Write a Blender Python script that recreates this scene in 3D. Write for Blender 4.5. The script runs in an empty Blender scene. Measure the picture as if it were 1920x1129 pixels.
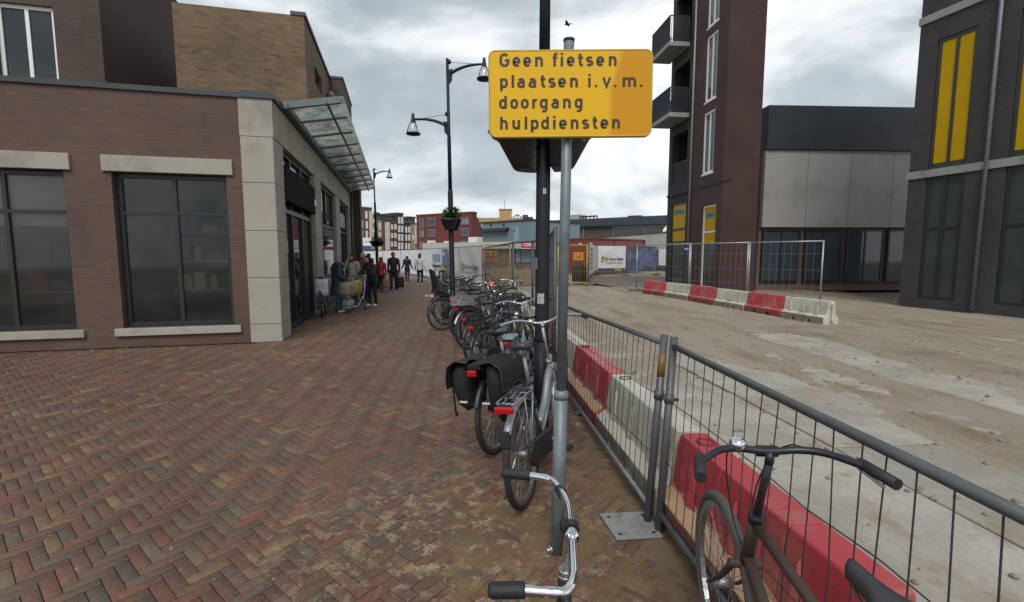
import bpy, math, random
import numpy as np
from mathutils import Vector, Matrix, noise
random.seed(7)
R = math.radians
PI = math.pi
scene = bpy.context.scene
COL = scene.collection

# ------------------------------------------------------------------ camera, sky, sun, exposure
CAM_H = 1.67
FPX = 886.0
PITCH = math.atan(87.5 / FPX)
cam_data = bpy.data.cameras.new('camera')
cam = bpy.data.objects.new('camera', cam_data)
COL.objects.link(cam)
cam.location = (0, 0, CAM_H)
cam.rotation_euler = (R(90) - PITCH, 0, 0)
cam_data.sensor_width = 36.0
cam_data.lens = FPX / 1920 * 36
cam_data.clip_start = 0.02
cam_data.clip_end = 2000
scene.camera = cam

SUN_EL, SUN_AZ = R(50), R(184)
world = bpy.data.worlds.new('World')
scene.world = world
world.use_nodes = True
def build_world():
    nt = world.node_tree
    N, L = nt.nodes, nt.links
    N.clear()
    out = N.new('ShaderNodeOutputWorld')
    sky = N.new('ShaderNodeTexSky'); sky.sky_type = 'NISHITA'; sky.sun_disc = False
    sky.sun_elevation = SUN_EL; sky.sun_rotation = SUN_AZ
    bg1 = N.new('ShaderNodeBackground'); bg1.inputs[1].default_value = 0.10
    L.new(sky.outputs[0], bg1.inputs[0])
    tc = N.new('ShaderNodeTexCoord')
    sep = N.new('ShaderNodeSeparateXYZ'); L.new(tc.outputs['Generated'], sep.inputs[0])
    def math_(op, a, b, clamp=False):
        m = N.new('ShaderNodeMath'); m.operation = op; m.use_clamp = clamp
        for i, v in enumerate((a, b)):
            if hasattr(v, 'links'): L.new(v, m.inputs[i])
            elif v is not None: m.inputs[i].default_value = v
        return m.outputs[0]
    zc = math_('MAXIMUM', sep.outputs[2], 0.0)
    zs = math_('MULTIPLY', zc, 2.3)
    cmb = N.new('ShaderNodeCombineXYZ'); L.new(sep.outputs[0], cmb.inputs[0]); L.new(sep.outputs[1], cmb.inputs[1]); L.new(zs, cmb.inputs[2])
    mp = N.new('ShaderNodeMapping'); mp.inputs['Location'].default_value = SKY_OFF
    L.new(cmb.outputs[0], mp.inputs[0])
    n1 = N.new('ShaderNodeTexNoise'); n1.inputs['Scale'].default_value = 2.1
    n1.inputs['Detail'].default_value = 9; n1.inputs['Roughness'].default_value = 0.55
    n1.inputs['Distortion'].default_value = 0.35
    L.new(mp.outputs[0], n1.inputs[0])
    # thinner cloud low over the skyline, thicker overhead
    el = math_('MULTIPLY', zc, 0.42)
    v = math_('MULTIPLY', math_('SUBTRACT', n1.outputs[0], 0.5), 1.7)
    v = math_('ADD', v, 0.615)
    v = math_('SUBTRACT', v, el)
    ramp = N.new('ShaderNodeValToRGB')
    cr = ramp.color_ramp
    cr.elements[0].position = 0.12; cr.elements[0].color = (0.20, 0.23, 0.255, 1)
    cr.elements[1].position = 0.66; cr.elements[1].color = (0.69, 0.695, 0.70, 1)
    e = cr.elements.new(0.40); e.color = (0.345, 0.385, 0.41, 1)
    e = cr.elements.new(0.54); e.color = (0.55, 0.575, 0.59, 1)
    L.new(v, ramp.inputs[0])
    bg2 = N.new('ShaderNodeBackground'); bg2.inputs[1].default_value = 1.0
    L.new(ramp.outputs[0], bg2.inputs[0])
    mix = N.new('ShaderNodeMixShader'); mix.inputs[0].default_value = 0.94
    L.new(bg1.outputs[0], mix.inputs[1]); L.new(bg2.outputs[0], mix.inputs[2])
    L.new(mix.outputs[0], out.inputs[0])
SKY_OFF = (19.36, 0.32, 0.0)
build_world()

sun_data = bpy.data.lights.new('sun', 'SUN')
sun_data.energy = 1.5
sun_data.angle = R(30)
sun_data.color = (1.0, 0.96, 0.9)
sun = bpy.data.objects.new('sun', sun_data)
COL.objects.link(sun)
sun.rotation_euler = (R(90) - SUN_EL, 0, R(180) - SUN_AZ)   # light travels away from the viewer

scene.view_settings.view_transform = 'Standard'
scene.view_settings.look = 'None'
scene.view_settings.exposure = 0.68
scene.view_settings.gamma = 1.0
scene.view_settings.use_curve_mapping = False

# ------------------------------------------------------------------ pixel -> place
def ray(u, v):
    x = (u - 960) / FPX
    y = (564.5 - v) / FPX
    return Vector((x, math.cos(PITCH) + y * math.sin(PITCH), -math.sin(PITCH) + y * math.cos(PITCH)))
CAMP = Vector((0, 0, CAM_H))
def G(u, v, z=0.0):
    d = ray(u, v); t = (z - CAM_H) / d.z
    return CAMP + d * t
def at(u, v, Y):
    d = ray(u, v)
    return CAMP + d * (Y / d.y)
def proj(p):
    r = Vector(p) - CAMP
    zc = r.y * math.cos(PITCH) - r.z * math.sin(PITCH)
    yc = r.y * math.sin(PITCH) + r.z * math.cos(PITCH)
    if zc < 0.05: return (-9999, -9999, zc)
    return (960 + FPX * r.x / zc, 564.5 - FPX * yc / zc, zc)

# ------------------------------------------------------------------ mesh builder
def perp(a):
    a = a.normalized()
    h = Vector((0, 0, 1)) if abs(a.z) < 0.9 else Vector((1, 0, 0))
    u = a.cross(h).normalized()
    return u, a.cross(u).normalized()

class MB:
    def __init__(s): s.v = []; s.f = []; s.m = []; s.s = []
    def add(s, verts, faces, mi=0, smooth=False):
        o = len(s.v)
        s.v += [tuple(p) for p in verts]
        for f in faces:
            s.f.append(tuple(o + i for i in f)); s.m.append(mi); s.s.append(smooth)
        return s
    def box(s, x0, x1, y0, y1, z0, z1, mi=0):
        v = [(x0,y0,z0),(x1,y0,z0),(x1,y1,z0),(x0,y1,z0),(x0,y0,z1),(x1,y0,z1),(x1,y1,z1),(x0,y1,z1)]
        return s.add(v, [(3,2,1,0),(4,5,6,7),(0,1,5,4),(1,2,6,5),(2,3,7,6),(3,0,4,7)], mi)
    def bar(s, p0, p1, w, h, mi=0, up=(0,0,1)):
        p0 = Vector(p0); p1 = Vector(p1); a = (p1 - p0).normalized()
        u = a.cross(Vector(up))
        if u.length < 1e-4: u, w_ = perp(a)
        u.normalize(); n = u.cross(a).normalized()
        v = []
        for p in (p0, p1):
            for i, j in ((-1,-1),(1,-1),(1,1),(-1,1)): v.append(p + u*(i*w/2) + n*(j*h/2))
        return s.add(v, [(3,2,1,0),(4,5,6,7),(0,1,5,4),(1,2,6,5),(2,3,7,6),(3,0,4,7)], mi)
    def tube(s, pts, r, n=8, closed=False, caps=True, mi=0, smooth=True, flat=1.0):
        pts = [Vector(p) for p in pts]; k = len(pts)
        rs = r if isinstance(r, (list, tuple)) else [r]*k
        t0 = (pts[1]-pts[0]).normalized(); u, w = perp(t0); verts = []
        for i, p in enumerate(pts):
            if closed: t = pts[(i+1)%k]-pts[i-1]
            elif i == 0: t = pts[1]-pts[0]
            elif i == k-1: t = pts[-1]-pts[-2]
            else: t = (pts[i+1]-p).normalized()+(p-pts[i-1]).normalized()
            t = t.normalized()
            u = (u - t*u.dot(t))
            if u.length < 1e-5: u, _ = perp(t)
            u.normalize(); w = t.cross(u)
            for j in range(n):
                a = 2*PI*j/n
                verts.append(p + u*(math.cos(a)*rs[i]) + w*(math.sin(a)*rs[i]*flat))
        faces = []
        for i in range(k if closed else k-1):
            i2 = (i+1)%k
            for j in range(n):
                faces.append((i*n+j, i*n+(j+1)%n, i2*n+(j+1)%n, i2*n+j))
        s.add(verts, faces, mi, smooth)
        if caps and not closed:
            o = len(s.v)-len(verts)
            s.f.append(tuple(o+j for j in reversed(range(n)))); s.m.append(mi); s.s.append(False)
            s.f.append(tuple(o+(k-1)*n+j for j in range(n))); s.m.append(mi); s.s.append(False)
        return s
    def lathe(s, prof, n=16, M=None, mi=0, smooth=True, a0=0.0, a1=2*PI, close_ends=False):
        full = abs(a1-a0-2*PI) < 1e-6
        nn = n if full else n+1
        verts = []
        for (r, z) in prof:
            for j in range(nn):
                a = a0+(a1-a0)*j/n
                p = Vector((r*math.cos(a), r*math.sin(a), z))
                verts.append(M @ p if M else p)
        faces = []
        for i in range(len(prof)-1):
            for j in range(n):
                j2 = (j+1)%nn
                faces.append((i*nn+j, i*nn+j2, (i+1)*nn+j2, (i+1)*nn+j))
        return s.add(verts, faces, mi, smooth)
    def ell(s, c, r, n=12, M=None, mi=0):
        prof = [(max(1e-4, math.sin(PI*i/n)), -math.cos(PI*i/n)) for i in range(n+1)]
        T = Matrix.Translation(Vector(c)) @ (M or Matrix()) @ Matrix.Diagonal((*r, 1))
        return s.lathe(prof, max(8, n), T, mi)
    def prism(s, poly, O, U, V, W, mi=0):
        """poly (a,b) in plane U,V at O, extruded by vector W"""
        O, U, V, W = Vector(O), Vector(U), Vector(V), Vector(W); n = len(poly)
        b = [O+U*a+V*c for a, c in poly]; t = [p+W for p in b]
        fs = [tuple(range(n-1, -1, -1)), tuple(range(n, 2*n))]
        fs += [(i, (i+1)%n, n+(i+1)%n, n+i) for i in range(n)]
        return s.add(b+t, fs, mi)
    def mesh(s, name, mats):
        me = bpy.data.meshes.new(name)
        me.from_pydata(s.v, [], s.f)
        for m in (mats if isinstance(mats, (list, tuple)) else [mats]): me.materials.append(m)
        if s.f:
            me.polygons.foreach_set('material_index', s.m)
            me.polygons.foreach_set('use_smooth', s.s)
        me.update()
        return me
    def build(s, name, mats, parent=None, bevel=0):
        return obj(name, s.mesh(name, mats), parent, bevel)

def obj(name, me, parent=None, bevel=0):
    o = bpy.data.objects.new(name, me); COL.objects.link(o)
    if parent is not None: o.parent = parent
    if bevel:
        b = o.modifiers.new('bevel', 'BEVEL'); b.width = bevel; b.segments = 2; b.limit_method = 'ANGLE'
    return o
def tag(o, label=None, cat=None, group=None, kind=None):
    if label: o['label'] = label
    if cat: o['category'] = cat
    if group: o['group'] = group
    if kind: o['kind'] = kind
    return o
def thing(name, label, cat, loc=(0,0,0), rz=0.0, group=None, rot=None):
    o = bpy.data.objects.new(name, None); COL.objects.link(o)
    o.location = loc; o.rotation_euler = rot or (0, 0, rz); o.empty_display_size = 0.1
    return tag(o, label, cat, group)

def bez(p0, p1, p2, p3, n=8):
    p0, p1, p2, p3 = map(Vector, (p0, p1, p2, p3)); out = []
    for i in range(n+1):
        t = i/n; q = 1-t
        out.append(p0*q**3 + p1*3*q*q*t + p2*3*q*t*t + p3*t**3)
    return out
def smooth_path(pts, rad=0.05, n=5):
    pts = [Vector(p) for p in pts]; out = [pts[0]]
    for i in range(1, len(pts)-1):
        a, b, c = pts[i-1], pts[i], pts[i+1]
        r = min(rad, (a-b).length*0.48, (c-b).length*0.48)
        s_, e_ = b+(a-b).normalized()*r, b+(c-b).normalized()*r
        for k in range(n+1):
            t = k/n; out.append(s_*(1-t)**2 + b*2*t*(1-t) + e_*t*t)
    out.append(pts[-1]); return out

# ------------------------------------------------------------------ materials
MATS = {}
def new_mat(name):
    m = bpy.data.materials.new(name); m.use_nodes = True
    return m, m.node_tree.nodes, m.node_tree.links, m.node_tree.nodes['Principled BSDF']
def mixrgb(N, L, fac, a, b, mode='MIX'):
    x = N.new('ShaderNodeMix'); x.data_type = 'RGBA'; x.blend_type = mode
    for sock, v in ((x.inputs[0], fac), (x.inputs[6], a), (x.inputs[7], b)):
        if hasattr(v, 'links'): L.new(v, sock)
        elif isinstance(v, (int, float)): sock.default_value = v
        else: sock.default_value = (*v[:3], 1)
    return x.outputs[2]
def noise_out(N, L, vec, scale, detail=4, rough=0.55):
    n = N.new('ShaderNodeTexNoise'); n.inputs['Scale'].default_value = scale
    n.inputs['Detail'].default_value = detail; n.inputs['Roughness'].default_value = rough
    if vec is not None: L.new(vec, n.inputs['Vector'])
    return n.outputs[0]
def ramp_out(N, L, fac, p0, p1, c0=(0,0,0), c1=(1,1,1)):
    r = N.new('ShaderNodeValToRGB')
    r.color_ramp.elements[0].position = p0; r.color_ramp.elements[0].color = (*c0, 1)
    r.color_ramp.elements[1].position = p1; r.color_ramp.elements[1].color = (*c1, 1)
    L.new(fac, r.inputs[0]); return r.outputs[0]
def bump_to(N, L, bsdf, h, dist=0.01, strength=0.6):
    b = N.new('ShaderNodeBump'); b.inputs['Distance'].default_value = dist; b.inputs['Strength'].default_value = strength
    L.new(h, b.inputs['Height']); L.new(b.outputs[0], bsdf.inputs['Normal'])
def mat(name, col, rough=0.6, metal=0.0, var=0.15, vs=6.0, bump=0.0, bs=60.0, dirt=None, dirt_amt=0.4, ds=3.0, spec=0.5, coord='Object'):
    if name in MATS: return MATS[name]
    m, N, L, B = new_mat(name)
    tc = N.new('ShaderNodeTexCoord').outputs[coord]
    n1 = noise_out(N, L, tc, vs, 5)
    c = mixrgb(N, L, n1, tuple(x*(1-var) for x in col), tuple(min(1, x*(1+var)) for x in col))
    if dirt:
        n2 = noise_out(N, L, tc, ds, 7, 0.65)
        f = ramp_out(N, L, n2, 0.62-dirt_amt*0.35, 0.78-dirt_amt*0.1)
        c = mixrgb(N, L, f, c, dirt)
    L.new(c, B.inputs['Base Color'])
    r2 = N.new('ShaderNodeMapRange'); r2.inputs['To Min'].default_value = max(0.02, rough-0.1); r2.inputs['To Max'].default_value = min(1, rough+0.12)
    L.new(n1, r2.inputs[0]); L.new(r2.outputs[0], B.inputs['Roughness'])
    B.inputs['Metallic'].default_value = metal
    B.inputs['Specular IOR Level'].default_value = spec
    if bump: bump_to(N, L, B, noise_out(N, L, tc, bs, 5, 0.6), bump)
    MATS[name] = m
    return m
def brick_mat(name, c1, c2, mortar, bw=0.21, bh=0.06, c3=None, mortar_w=0.011, bump=0.004):
    m, N, L, B = new_mat(name)
    tc = N.new('ShaderNodeTexCoord').outputs['Object']
    sp = N.new('ShaderNodeSeparateXYZ'); L.new(tc, sp.inputs[0])
    ad = N.new('ShaderNodeMath'); ad.operation = 'ADD'; L.new(sp.outputs[0], ad.inputs[0]); L.new(sp.outputs[1], ad.inputs[1])
    cb = N.new('ShaderNodeCombineXYZ'); L.new(ad.outputs[0], cb.inputs[0]); L.new(sp.outputs[2], cb.inputs[1])
    bt = N.new('ShaderNodeTexBrick'); L.new(cb.outputs[0], bt.inputs['Vector'])
    bt.inputs['Scale'].default_value = 1.0; bt.inputs['Brick Width'].default_value = bw; bt.inputs['Row Height'].default_value = bh
    bt.inputs['Mortar Size'].default_value = mortar_w*0.5; bt.inputs['Mortar Smooth'].default_value = 0.1
    bt.inputs['Color1'].default_value = (*c1, 1); bt.inputs['Color2'].default_value = (*c2, 1); bt.inputs['Mortar'].default_value = (*mortar, 1)
    bt.inputs['Bias'].default_value = 0.0
    c = bt.outputs[0]
    if c3:
        b2 = N.new('ShaderNodeTexBrick'); L.new(cb.outputs[0], b2.inputs['Vector'])
        for k_, v_ in (('Scale', 1.0), ('Brick Width', bw), ('Row Height', bh), ('Mortar Size', mortar_w*0.5), ('Bias', -0.35)): b2.inputs[k_].default_value = v_
        b2.offset_frequency = 2; b2.squash_frequency = 1
        b2.inputs['Color1'].default_value = (0,0,0,1); b2.inputs['Color2'].default_value = (1,1,1,1); b2.inputs['Mortar'].default_value = (0,0,0,1)
        n0 = noise_out(N, L, cb.outputs[0], 2.2, 4, 0.6)
        c = mixrgb(N, L, ramp_out(N, L, n0, 0.42, 0.75), c, mixrgb(N, L, b2.outputs[0], c, c3))
    n1 = noise_out(N, L, tc, 0.7, 6, 0.6)
    c = mixrgb(N, L, 1.0, c, ramp_out(N, L, n1, 0.25, 0.8, (0.72,)*3, (1.2,)*3), 'MULTIPLY')
    L.new(c, B.inputs['Base Color']); B.inputs['Roughness'].default_value = 0.85
    inv = N.new('ShaderNodeMath'); inv.operation = 'SUBTRACT'; inv.inputs[0].default_value = 1; L.new(bt.outputs[1], inv.inputs[1])
    bump_to(N, L, B, inv.outputs[0], bump)
    MATS[name] = m
    return m
def glass_mat(name, col=(0.02, 0.025, 0.03), rough=0.05, var=0.3):
    if name in MATS: return MATS[name]
    m, N, L, B = new_mat(name)
    tc = N.new('ShaderNodeTexCoord').outputs['Object']
    n1 = noise_out(N, L, tc, 1.7, 3)
    L.new(mixrgb(N, L, n1, tuple(x*(1-var) for x in col), tuple(x*(1+var) for x in col)), B.inputs['Base Color'])
    B.inputs['Roughness'].default_value = rough
    B.inputs['Specular IOR Level'].default_value = 0.6
    MATS[name] = m
    return m
def clear_mat(name, tint=(0.78, 0.86, 0.82), dirt=0.12, dirt_col=(0.5, 0.55, 0.5), trans=0.0):
    m = bpy.data.materials.new(name); m.use_nodes = True
    N, L = m.node_tree.nodes, m.node_tree.links; N.clear()
    out = N.new('ShaderNodeOutputMaterial')
    tr = N.new('ShaderNodeBsdfTransparent'); tr.inputs[0].default_value = (*tint, 1)
    gl = N.new('ShaderNodeBsdfGlossy'); gl.inputs['Roughness'].default_value = 0.05
    df = N.new('ShaderNodeBsdfDiffuse'); df.inputs[0].default_value = (*dirt_col, 1)
    fr = N.new('ShaderNodeFresnel'); fr.inputs[0].default_value = 1.5
    m1 = N.new('ShaderNodeMixShader'); L.new(fr.outputs[0], m1.inputs[0]); L.new(tr.outputs[0], m1.inputs[1]); L.new(gl.outputs[0], m1.inputs[2])
    tc = N.new('ShaderNodeTexCoord')
    n1 = noise_out(N, L, tc.outputs['Object'], 2.5, 6, 0.65)
    f = ramp_out(N, L, n1, 0.35, 0.8, (dirt*0.4,)*3, (dirt*2.2,)*3)
    m2 = N.new('ShaderNodeMixShader'); L.new(f, m2.inputs[0]); L.new(m1.outputs[0], m2.inputs[1]); L.new(df.outputs[0], m2.inputs[2])
    if trans:
        tl = N.new('ShaderNodeBsdfTranslucent'); tl.inputs[0].default_value = (*dirt_col, 1)
        m3 = N.new('ShaderNodeMixShader'); m3.inputs[0].default_value = trans; L.new(df.outputs[0], m3.inputs[1]); L.new(tl.outputs[0], m3.inputs[2]); L.new(m3.outputs[0], m2.inputs[2])
    L.new(m2.outputs[0], out.inputs[0])
    MATS[name] = m
    return m

black_paint = mat('black_paint', (0.012, 0.014, 0.018), 0.38, 0, 0.2, 4, 0.0006, 120, (0.05, 0.048, 0.045), 0.15)
post_paint = mat('dark_post_paint', (0.008, 0.010, 0.016), 0.5, 0, 0.25, 3, 0.0008, 40, (0.025, 0.025, 0.028), 0.25, spec=0.3)
galv = mat('galvanised_steel', (0.17, 0.205, 0.22), 0.5, 0.35, 0.3, 9, 0.0006, 60, (0.11, 0.125, 0.13), 0.45, 7)
galv_dark = mat('weathered_tube_steel', (0.10, 0.11, 0.117), 0.48, 0.4, 0.3, 8, 0.0005, 70, (0.12, 0.09, 0.06), 0.25, 6)
chrome = mat('chrome', (0.82, 0.83, 0.85), 0.08, 1.0, 0.04, 10)
alu = mat('aluminium', (0.45, 0.46, 0.48), 0.35, 0.8, 0.12, 10)
silver_paint = mat('silver_bike_paint', (0.30, 0.31, 0.33), 0.32, 0.5, 0.1, 8)
rubber = mat('rubber', (0.018, 0.018, 0.019), 0.8, 0, 0.3, 14, 0.0015, 220, (0.06, 0.05, 0.04), 0.2)
grip_rubber = mat('grip_rubber', (0.014, 0.015, 0.019), 0.62, 0, 0.2, 20, 0.0012, 160)
plastic_black = mat('black_plastic', (0.016, 0.017, 0.019), 0.45, 0, 0.2, 8)
leather_black = mat('black_saddle_cover', (0.035, 0.037, 0.04), 0.42, 0, 0.15, 8, 0.0006, 200)
cloth_black = mat('black_canvas', (0.010, 0.010, 0.011), 0.8, 0, 0.35, 10, 0.02, 9)
def reflector(name, col, emit=0.0):
    m = mat(name, col, 0.18, 0, 0.15, 30)
    b = m.node_tree.nodes['Principled BSDF']
    return m
red_lens = reflector('red_lens', (0.42, 0.006, 0.012))
white_lens = mat('clear_lens', (0.6, 0.62, 0.62), 0.1, 0, 0.1, 20)
dark_glass = glass_mat('dark_window_glass')
mid_glass = glass_mat('grey_window_glass', (0.05, 0.065, 0.08))
light_glass = glass_mat('pale_window_glass', (0.16, 0.20, 0.23), 0.12)
white_frame = mat('white_window_paint', (0.72, 0.72, 0.70), 0.5, 0, 0.06, 4)
dark_frame = mat('dark_frame_paint', (0.02, 0.022, 0.026), 0.4, 0, 0.15, 4)

def text_mesh(body, size, mats, align='LEFT', bold=0.0, space=1.0, extr=0.0):
    c = bpy.data.curves.new('lettering', 'FONT'); c.body = body; c.size = size; c.align_x = align
    c.offset = bold; c.space_character = space; c.extrude = extr; c.resolution_u = 3
    o = bpy.data.objects.new('lettering', c); COL.objects.link(o)
    dg = bpy.context.evaluated_depsgraph_get()
    me = bpy.data.meshes.new_from_object(o.evaluated_get(dg))
    bpy.data.objects.remove(o); bpy.data.curves.remove(c)
    me.materials.clear(); me.materials.append(mats); me.name = 'lettering'
    return me
def place_text(body, size, m, parent, loc, rot=(R(90), 0, 0), align='LEFT', bold=0.0, space=1.0, scale=(1,1,1), name='lettering'):
    o = obj(name, text_mesh(body, size, m, align, bold, space), parent)
    o.location = loc; o.rotation_euler = rot; o.scale = scale
    return o

class Fac:
    """A vertical facade: seen from in front, local x runs left to right, local y goes into the building."""
    def __init__(s, p0, d):
        s.O = Vector((p0[0], p0[1], 0)); s.d = Vector((d[0], d[1], 0)).normalized()
        s.n = Vector((-s.d.y, s.d.x, 0)); s.ang = math.atan2(s.d.y, s.d.x)
    def hit(s, u, v, yo=0.0):
        r = ray(u, v); c = s.O + s.n*yo
        t = (c-CAMP).dot(s.n)/r.dot(s.n); p = CAMP + r*t
        return (p-s.O).dot(s.d), p.z
    def u_at(s, px, py=477, yo=0.0): return s.hit(px, py, yo)[0]
    def world(s, x, y, z=0): return s.O + s.d*x + s.n*y + Vector((0,0,z))

def window(parent, x0, x1, z0, z1, frame_m, glass_m, fw=0.06, rec=0.06, mull=(), trans=(), sill=False, yo=0.0, proud=0.02):
    """framed window: frame > pane, mullions; front face at local y = yo"""
    f = MB()
    y0, y1 = yo-proud, yo+rec
    f.box(x0, x1, y0, y1, z0, z0+fw); f.box(x0, x1, y0, y1, z1-fw, z1)
    f.box(x0, x0+fw, y0, y1, z0+fw, z1-fw); f.box(x1-fw, x1, y0, y1, z0+fw, z1-fw)
    for a in mull:
        xm = x0+(x1-x0)*a; f.box(xm-fw*0.45, xm+fw*0.45, y0+0.004, y1-0.004, z0+fw, z1-fw)
    for a in trans:
        zm = z0+(z1-z0)*a; f.box(x0+fw, x1-fw, y0+0.006, y1-0.006, zm-fw*0.4, zm+fw*0.4)
    fo = f.build('window', frame_m, parent)
    MB().box(x0+fw*0.5, x1-fw*0.5, yo+0.015, yo+0.03, z0+fw*0.5, z1-fw*0.5).build('pane', glass_m, fo)
    if sill: MB().box(x0-0.05, x1+0.05, yo-0.07, yo+0.02, z0-0.06, z0-0.003).build('sill', white_frame, fo)
    return fo

def wall_with_openings(mb, x0, x1, z0, z1, y0, y1, holes, mi=0):
    """slab of wall between y0 and y1 with rectangular holes, made of butted boxes"""
    xs = sorted(set([x0, x1] + [h[0] for h in holes] + [h[1] for h in holes]))
    xs = [x for x in xs if x0 <= x <= x1]
    for a, b in zip(xs, xs[1:]):
        mid = (a+b)/2
        cuts = sorted([(max(z0, h[2]), min(z1, h[3])) for h in holes if h[0] < mid < h[1]])
        z = z0
        for c0, c1 in cuts:
            if c0 > z: mb.box(a, b, y0, y1, z, c0, mi)
            z = max(z, c1)
        if z < z1: mb.box(a, b, y0, y1, z, z1, mi)
    return mb
# ------------------------------------------------------------------ ground, pavement, road
FL = Fac((-4.423, 9.0), (-0.231, 0.973))          # shop facade along the street
FR = Fac((7.99, 24.66), (0.105, -1.0))             # brick apartment block
def fence_x(y): return 0.847 - 0.09*(y-2.95)
SDIR = FL.d

ground_m = mat('site_sand', (0.25, 0.205, 0.15), 0.95, 0, 0.25, 0.4, 0.03, 9, (0.14, 0.105, 0.075), 0.5, 0.25, coord='Object')
g = MB(); g.add([(-900,-60,-0.12),(900,-60,-0.12),(900,1500,-0.12),(-900,1500,-0.12)], [(0,1,2,3)])
tag(g.build('ground', ground_m), kind='structure')

BR_COLS = [((0.128,0.054,0.046),7),((0.102,0.056,0.048),7),((0.090,0.058,0.054),6),((0.084,0.064,0.060),4),((0.070,0.064,0.062),4),
           ((0.108,0.068,0.048),4),((0.104,0.088,0.062),2.6),((0.165,0.112,0.060),2.4),((0.140,0.098,0.060),1.6)]
def paver_material(name, use_attr):
    m, N, L, B = new_mat(name)
    geo = N.new('ShaderNodeNewGeometry')
    if use_attr:
        a = N.new('ShaderNodeAttribute'); a.attribute_name = 'brick_colour'; base = a.outputs['Color']
    else:
        base = N.new('ShaderNodeObjectInfo').outputs['Color']
    P = geo.outputs['Position']
    n1 = noise_out(N, L, P, 38, 6, 0.65)
    c = mixrgb(N, L, 1.0, base, ramp_out(N, L, n1, 0.25, 0.78, (0.66,)*3, (1.32,)*3), 'MULTIPLY')
    # pale mortar smears and ochre sand trodden into the bricks round the sign post
    sp = N.new('ShaderNodeSeparateXYZ'); L.new(P, sp.inputs[0])
    def dist_mask(cx, cy, r0, r1, sx=1.0):
        v = N.new('ShaderNodeVectorMath'); v.operation = 'SUBTRACT'; L.new(P, v.inputs[0]); v.inputs[1].default_value = (cx, cy, 0)
        v2 = N.new('ShaderNodeVectorMath'); v2.operation = 'MULTIPLY'; L.new(v.outputs[0], v2.inputs[0]); v2.inputs[1].default_value = (1/sx, 1, 0)
        ln = N.new('ShaderNodeVectorMath'); ln.operation = 'LENGTH'; L.new(v2.outputs[0], ln.inputs[0])
        mr = N.new('ShaderNodeMapRange'); mr.inputs[1].default_value = r0; mr.inputs[2].default_value = r1
        mr.inputs[3].default_value = 1; mr.inputs[4].default_value = 0
        L.new(ln.outputs['Value'], mr.inputs[0]); return mr.outputs[0]
    def mul(a, b):
        x = N.new('ShaderNodeMath'); x.operation = 'MULTIPLY'; L.new(a, x.inputs[0])
        if hasattr(b, 'links'): L.new(b, x.inputs[1])
        else: x.inputs[1].default_value = b
        return x.outputs[0]
    def add(a, b):
        x = N.new('ShaderNodeMath'); x.operation = 'ADD'; x.use_clamp = True; L.new(a, x.inputs[0]); L.new(b, x.inputs[1]); return x.outputs[0]
    smear = ramp_out(N, L, noise_out(N, L, P, 9.5, 9, 0.72), 0.515, 0.585)
    area = dist_mask(-0.25, 2.7, 0.35, 1.15, 1.25)
    c = mixrgb(N, L, mul(mul(smear, area), 0.95), c, (0.30, 0.22, 0.14))
    sand = ramp_out(N, L, noise_out(N, L, P, 5.5, 10, 0.74), 0.47, 0.54)
    area2 = add(dist_mask(0.18, 2.5, 0.35, 1.0, 1.0), dist_mask(0.75, 3.6, 0.1, 0.75, 0.6))
    area2 = add(area2, dist_mask(0.1, 1.9, 0.2, 0.8, 1.2))
    c = mixrgb(N, L, mul(mul(sand, area2), 0.72), c, (0.16, 0.105, 0.048))
    # broad unevenness of old paving, rain-darkened and dusty patches
    n3 = noise_out(N, L, P, 0.8, 6, 0.6)
    c = mixrgb(N, L, 1.0, c, ramp_out(N, L, n3, 0.3, 0.7, (0.82,)*3, (1.2, 1.18, 1.14)), 'MULTIPLY')
    spot = ramp_out(N, L, noise_out(N, L, P, 23, 2, 0.4), 0.735, 0.755)
    c = mixrgb(N, L, mul(spot, 0.6), c, (0.30, 0.26, 0.22))
    L.new(c, B.inputs['Base Color'])
    rr = N.new('ShaderNodeMapRange'); rr.inputs[3].default_value = 0.5; rr.inputs[4].default_value = 0.85; L.new(n3, rr.inputs[0]); L.new(rr.outputs[0], B.inputs['Roughness'])
    B.inputs['Specular IOR Level'].default_value = 0.35
    bump_to(N, L, B, n1, 0.004, 0.7)
    return m
paver_single = paver_material('clay_paver', False)
paver_many = paver_material('clay_pavers', True)
joint_m = mat('joint_sand', (0.062, 0.048, 0.036), 0.95, 0, 0.3, 30, 0.004, 200, (0.085, 0.062, 0.04), 0.4, 1.5)

pavement = MB()
cn = FL.world(0, 0)
def in_front_of_corner(p): return (p-FL.O).dot(FL.d) < 0.02
pavement.add([(-22,-2,-0.016),(2.0,-2,-0.016),(fence_x(3)+0.35,3,-0.016),(fence_x(13)+0.3,13,-0.016),(-1.2,21,-0.016),(-17,56,-0.016),(-21,56,-0.016),(-22,12,-0.016)], [(0,1,2,3,4,5,6,7)])
pav = tag(pavement.build('pavement', joint_m), kind='structure')

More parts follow.
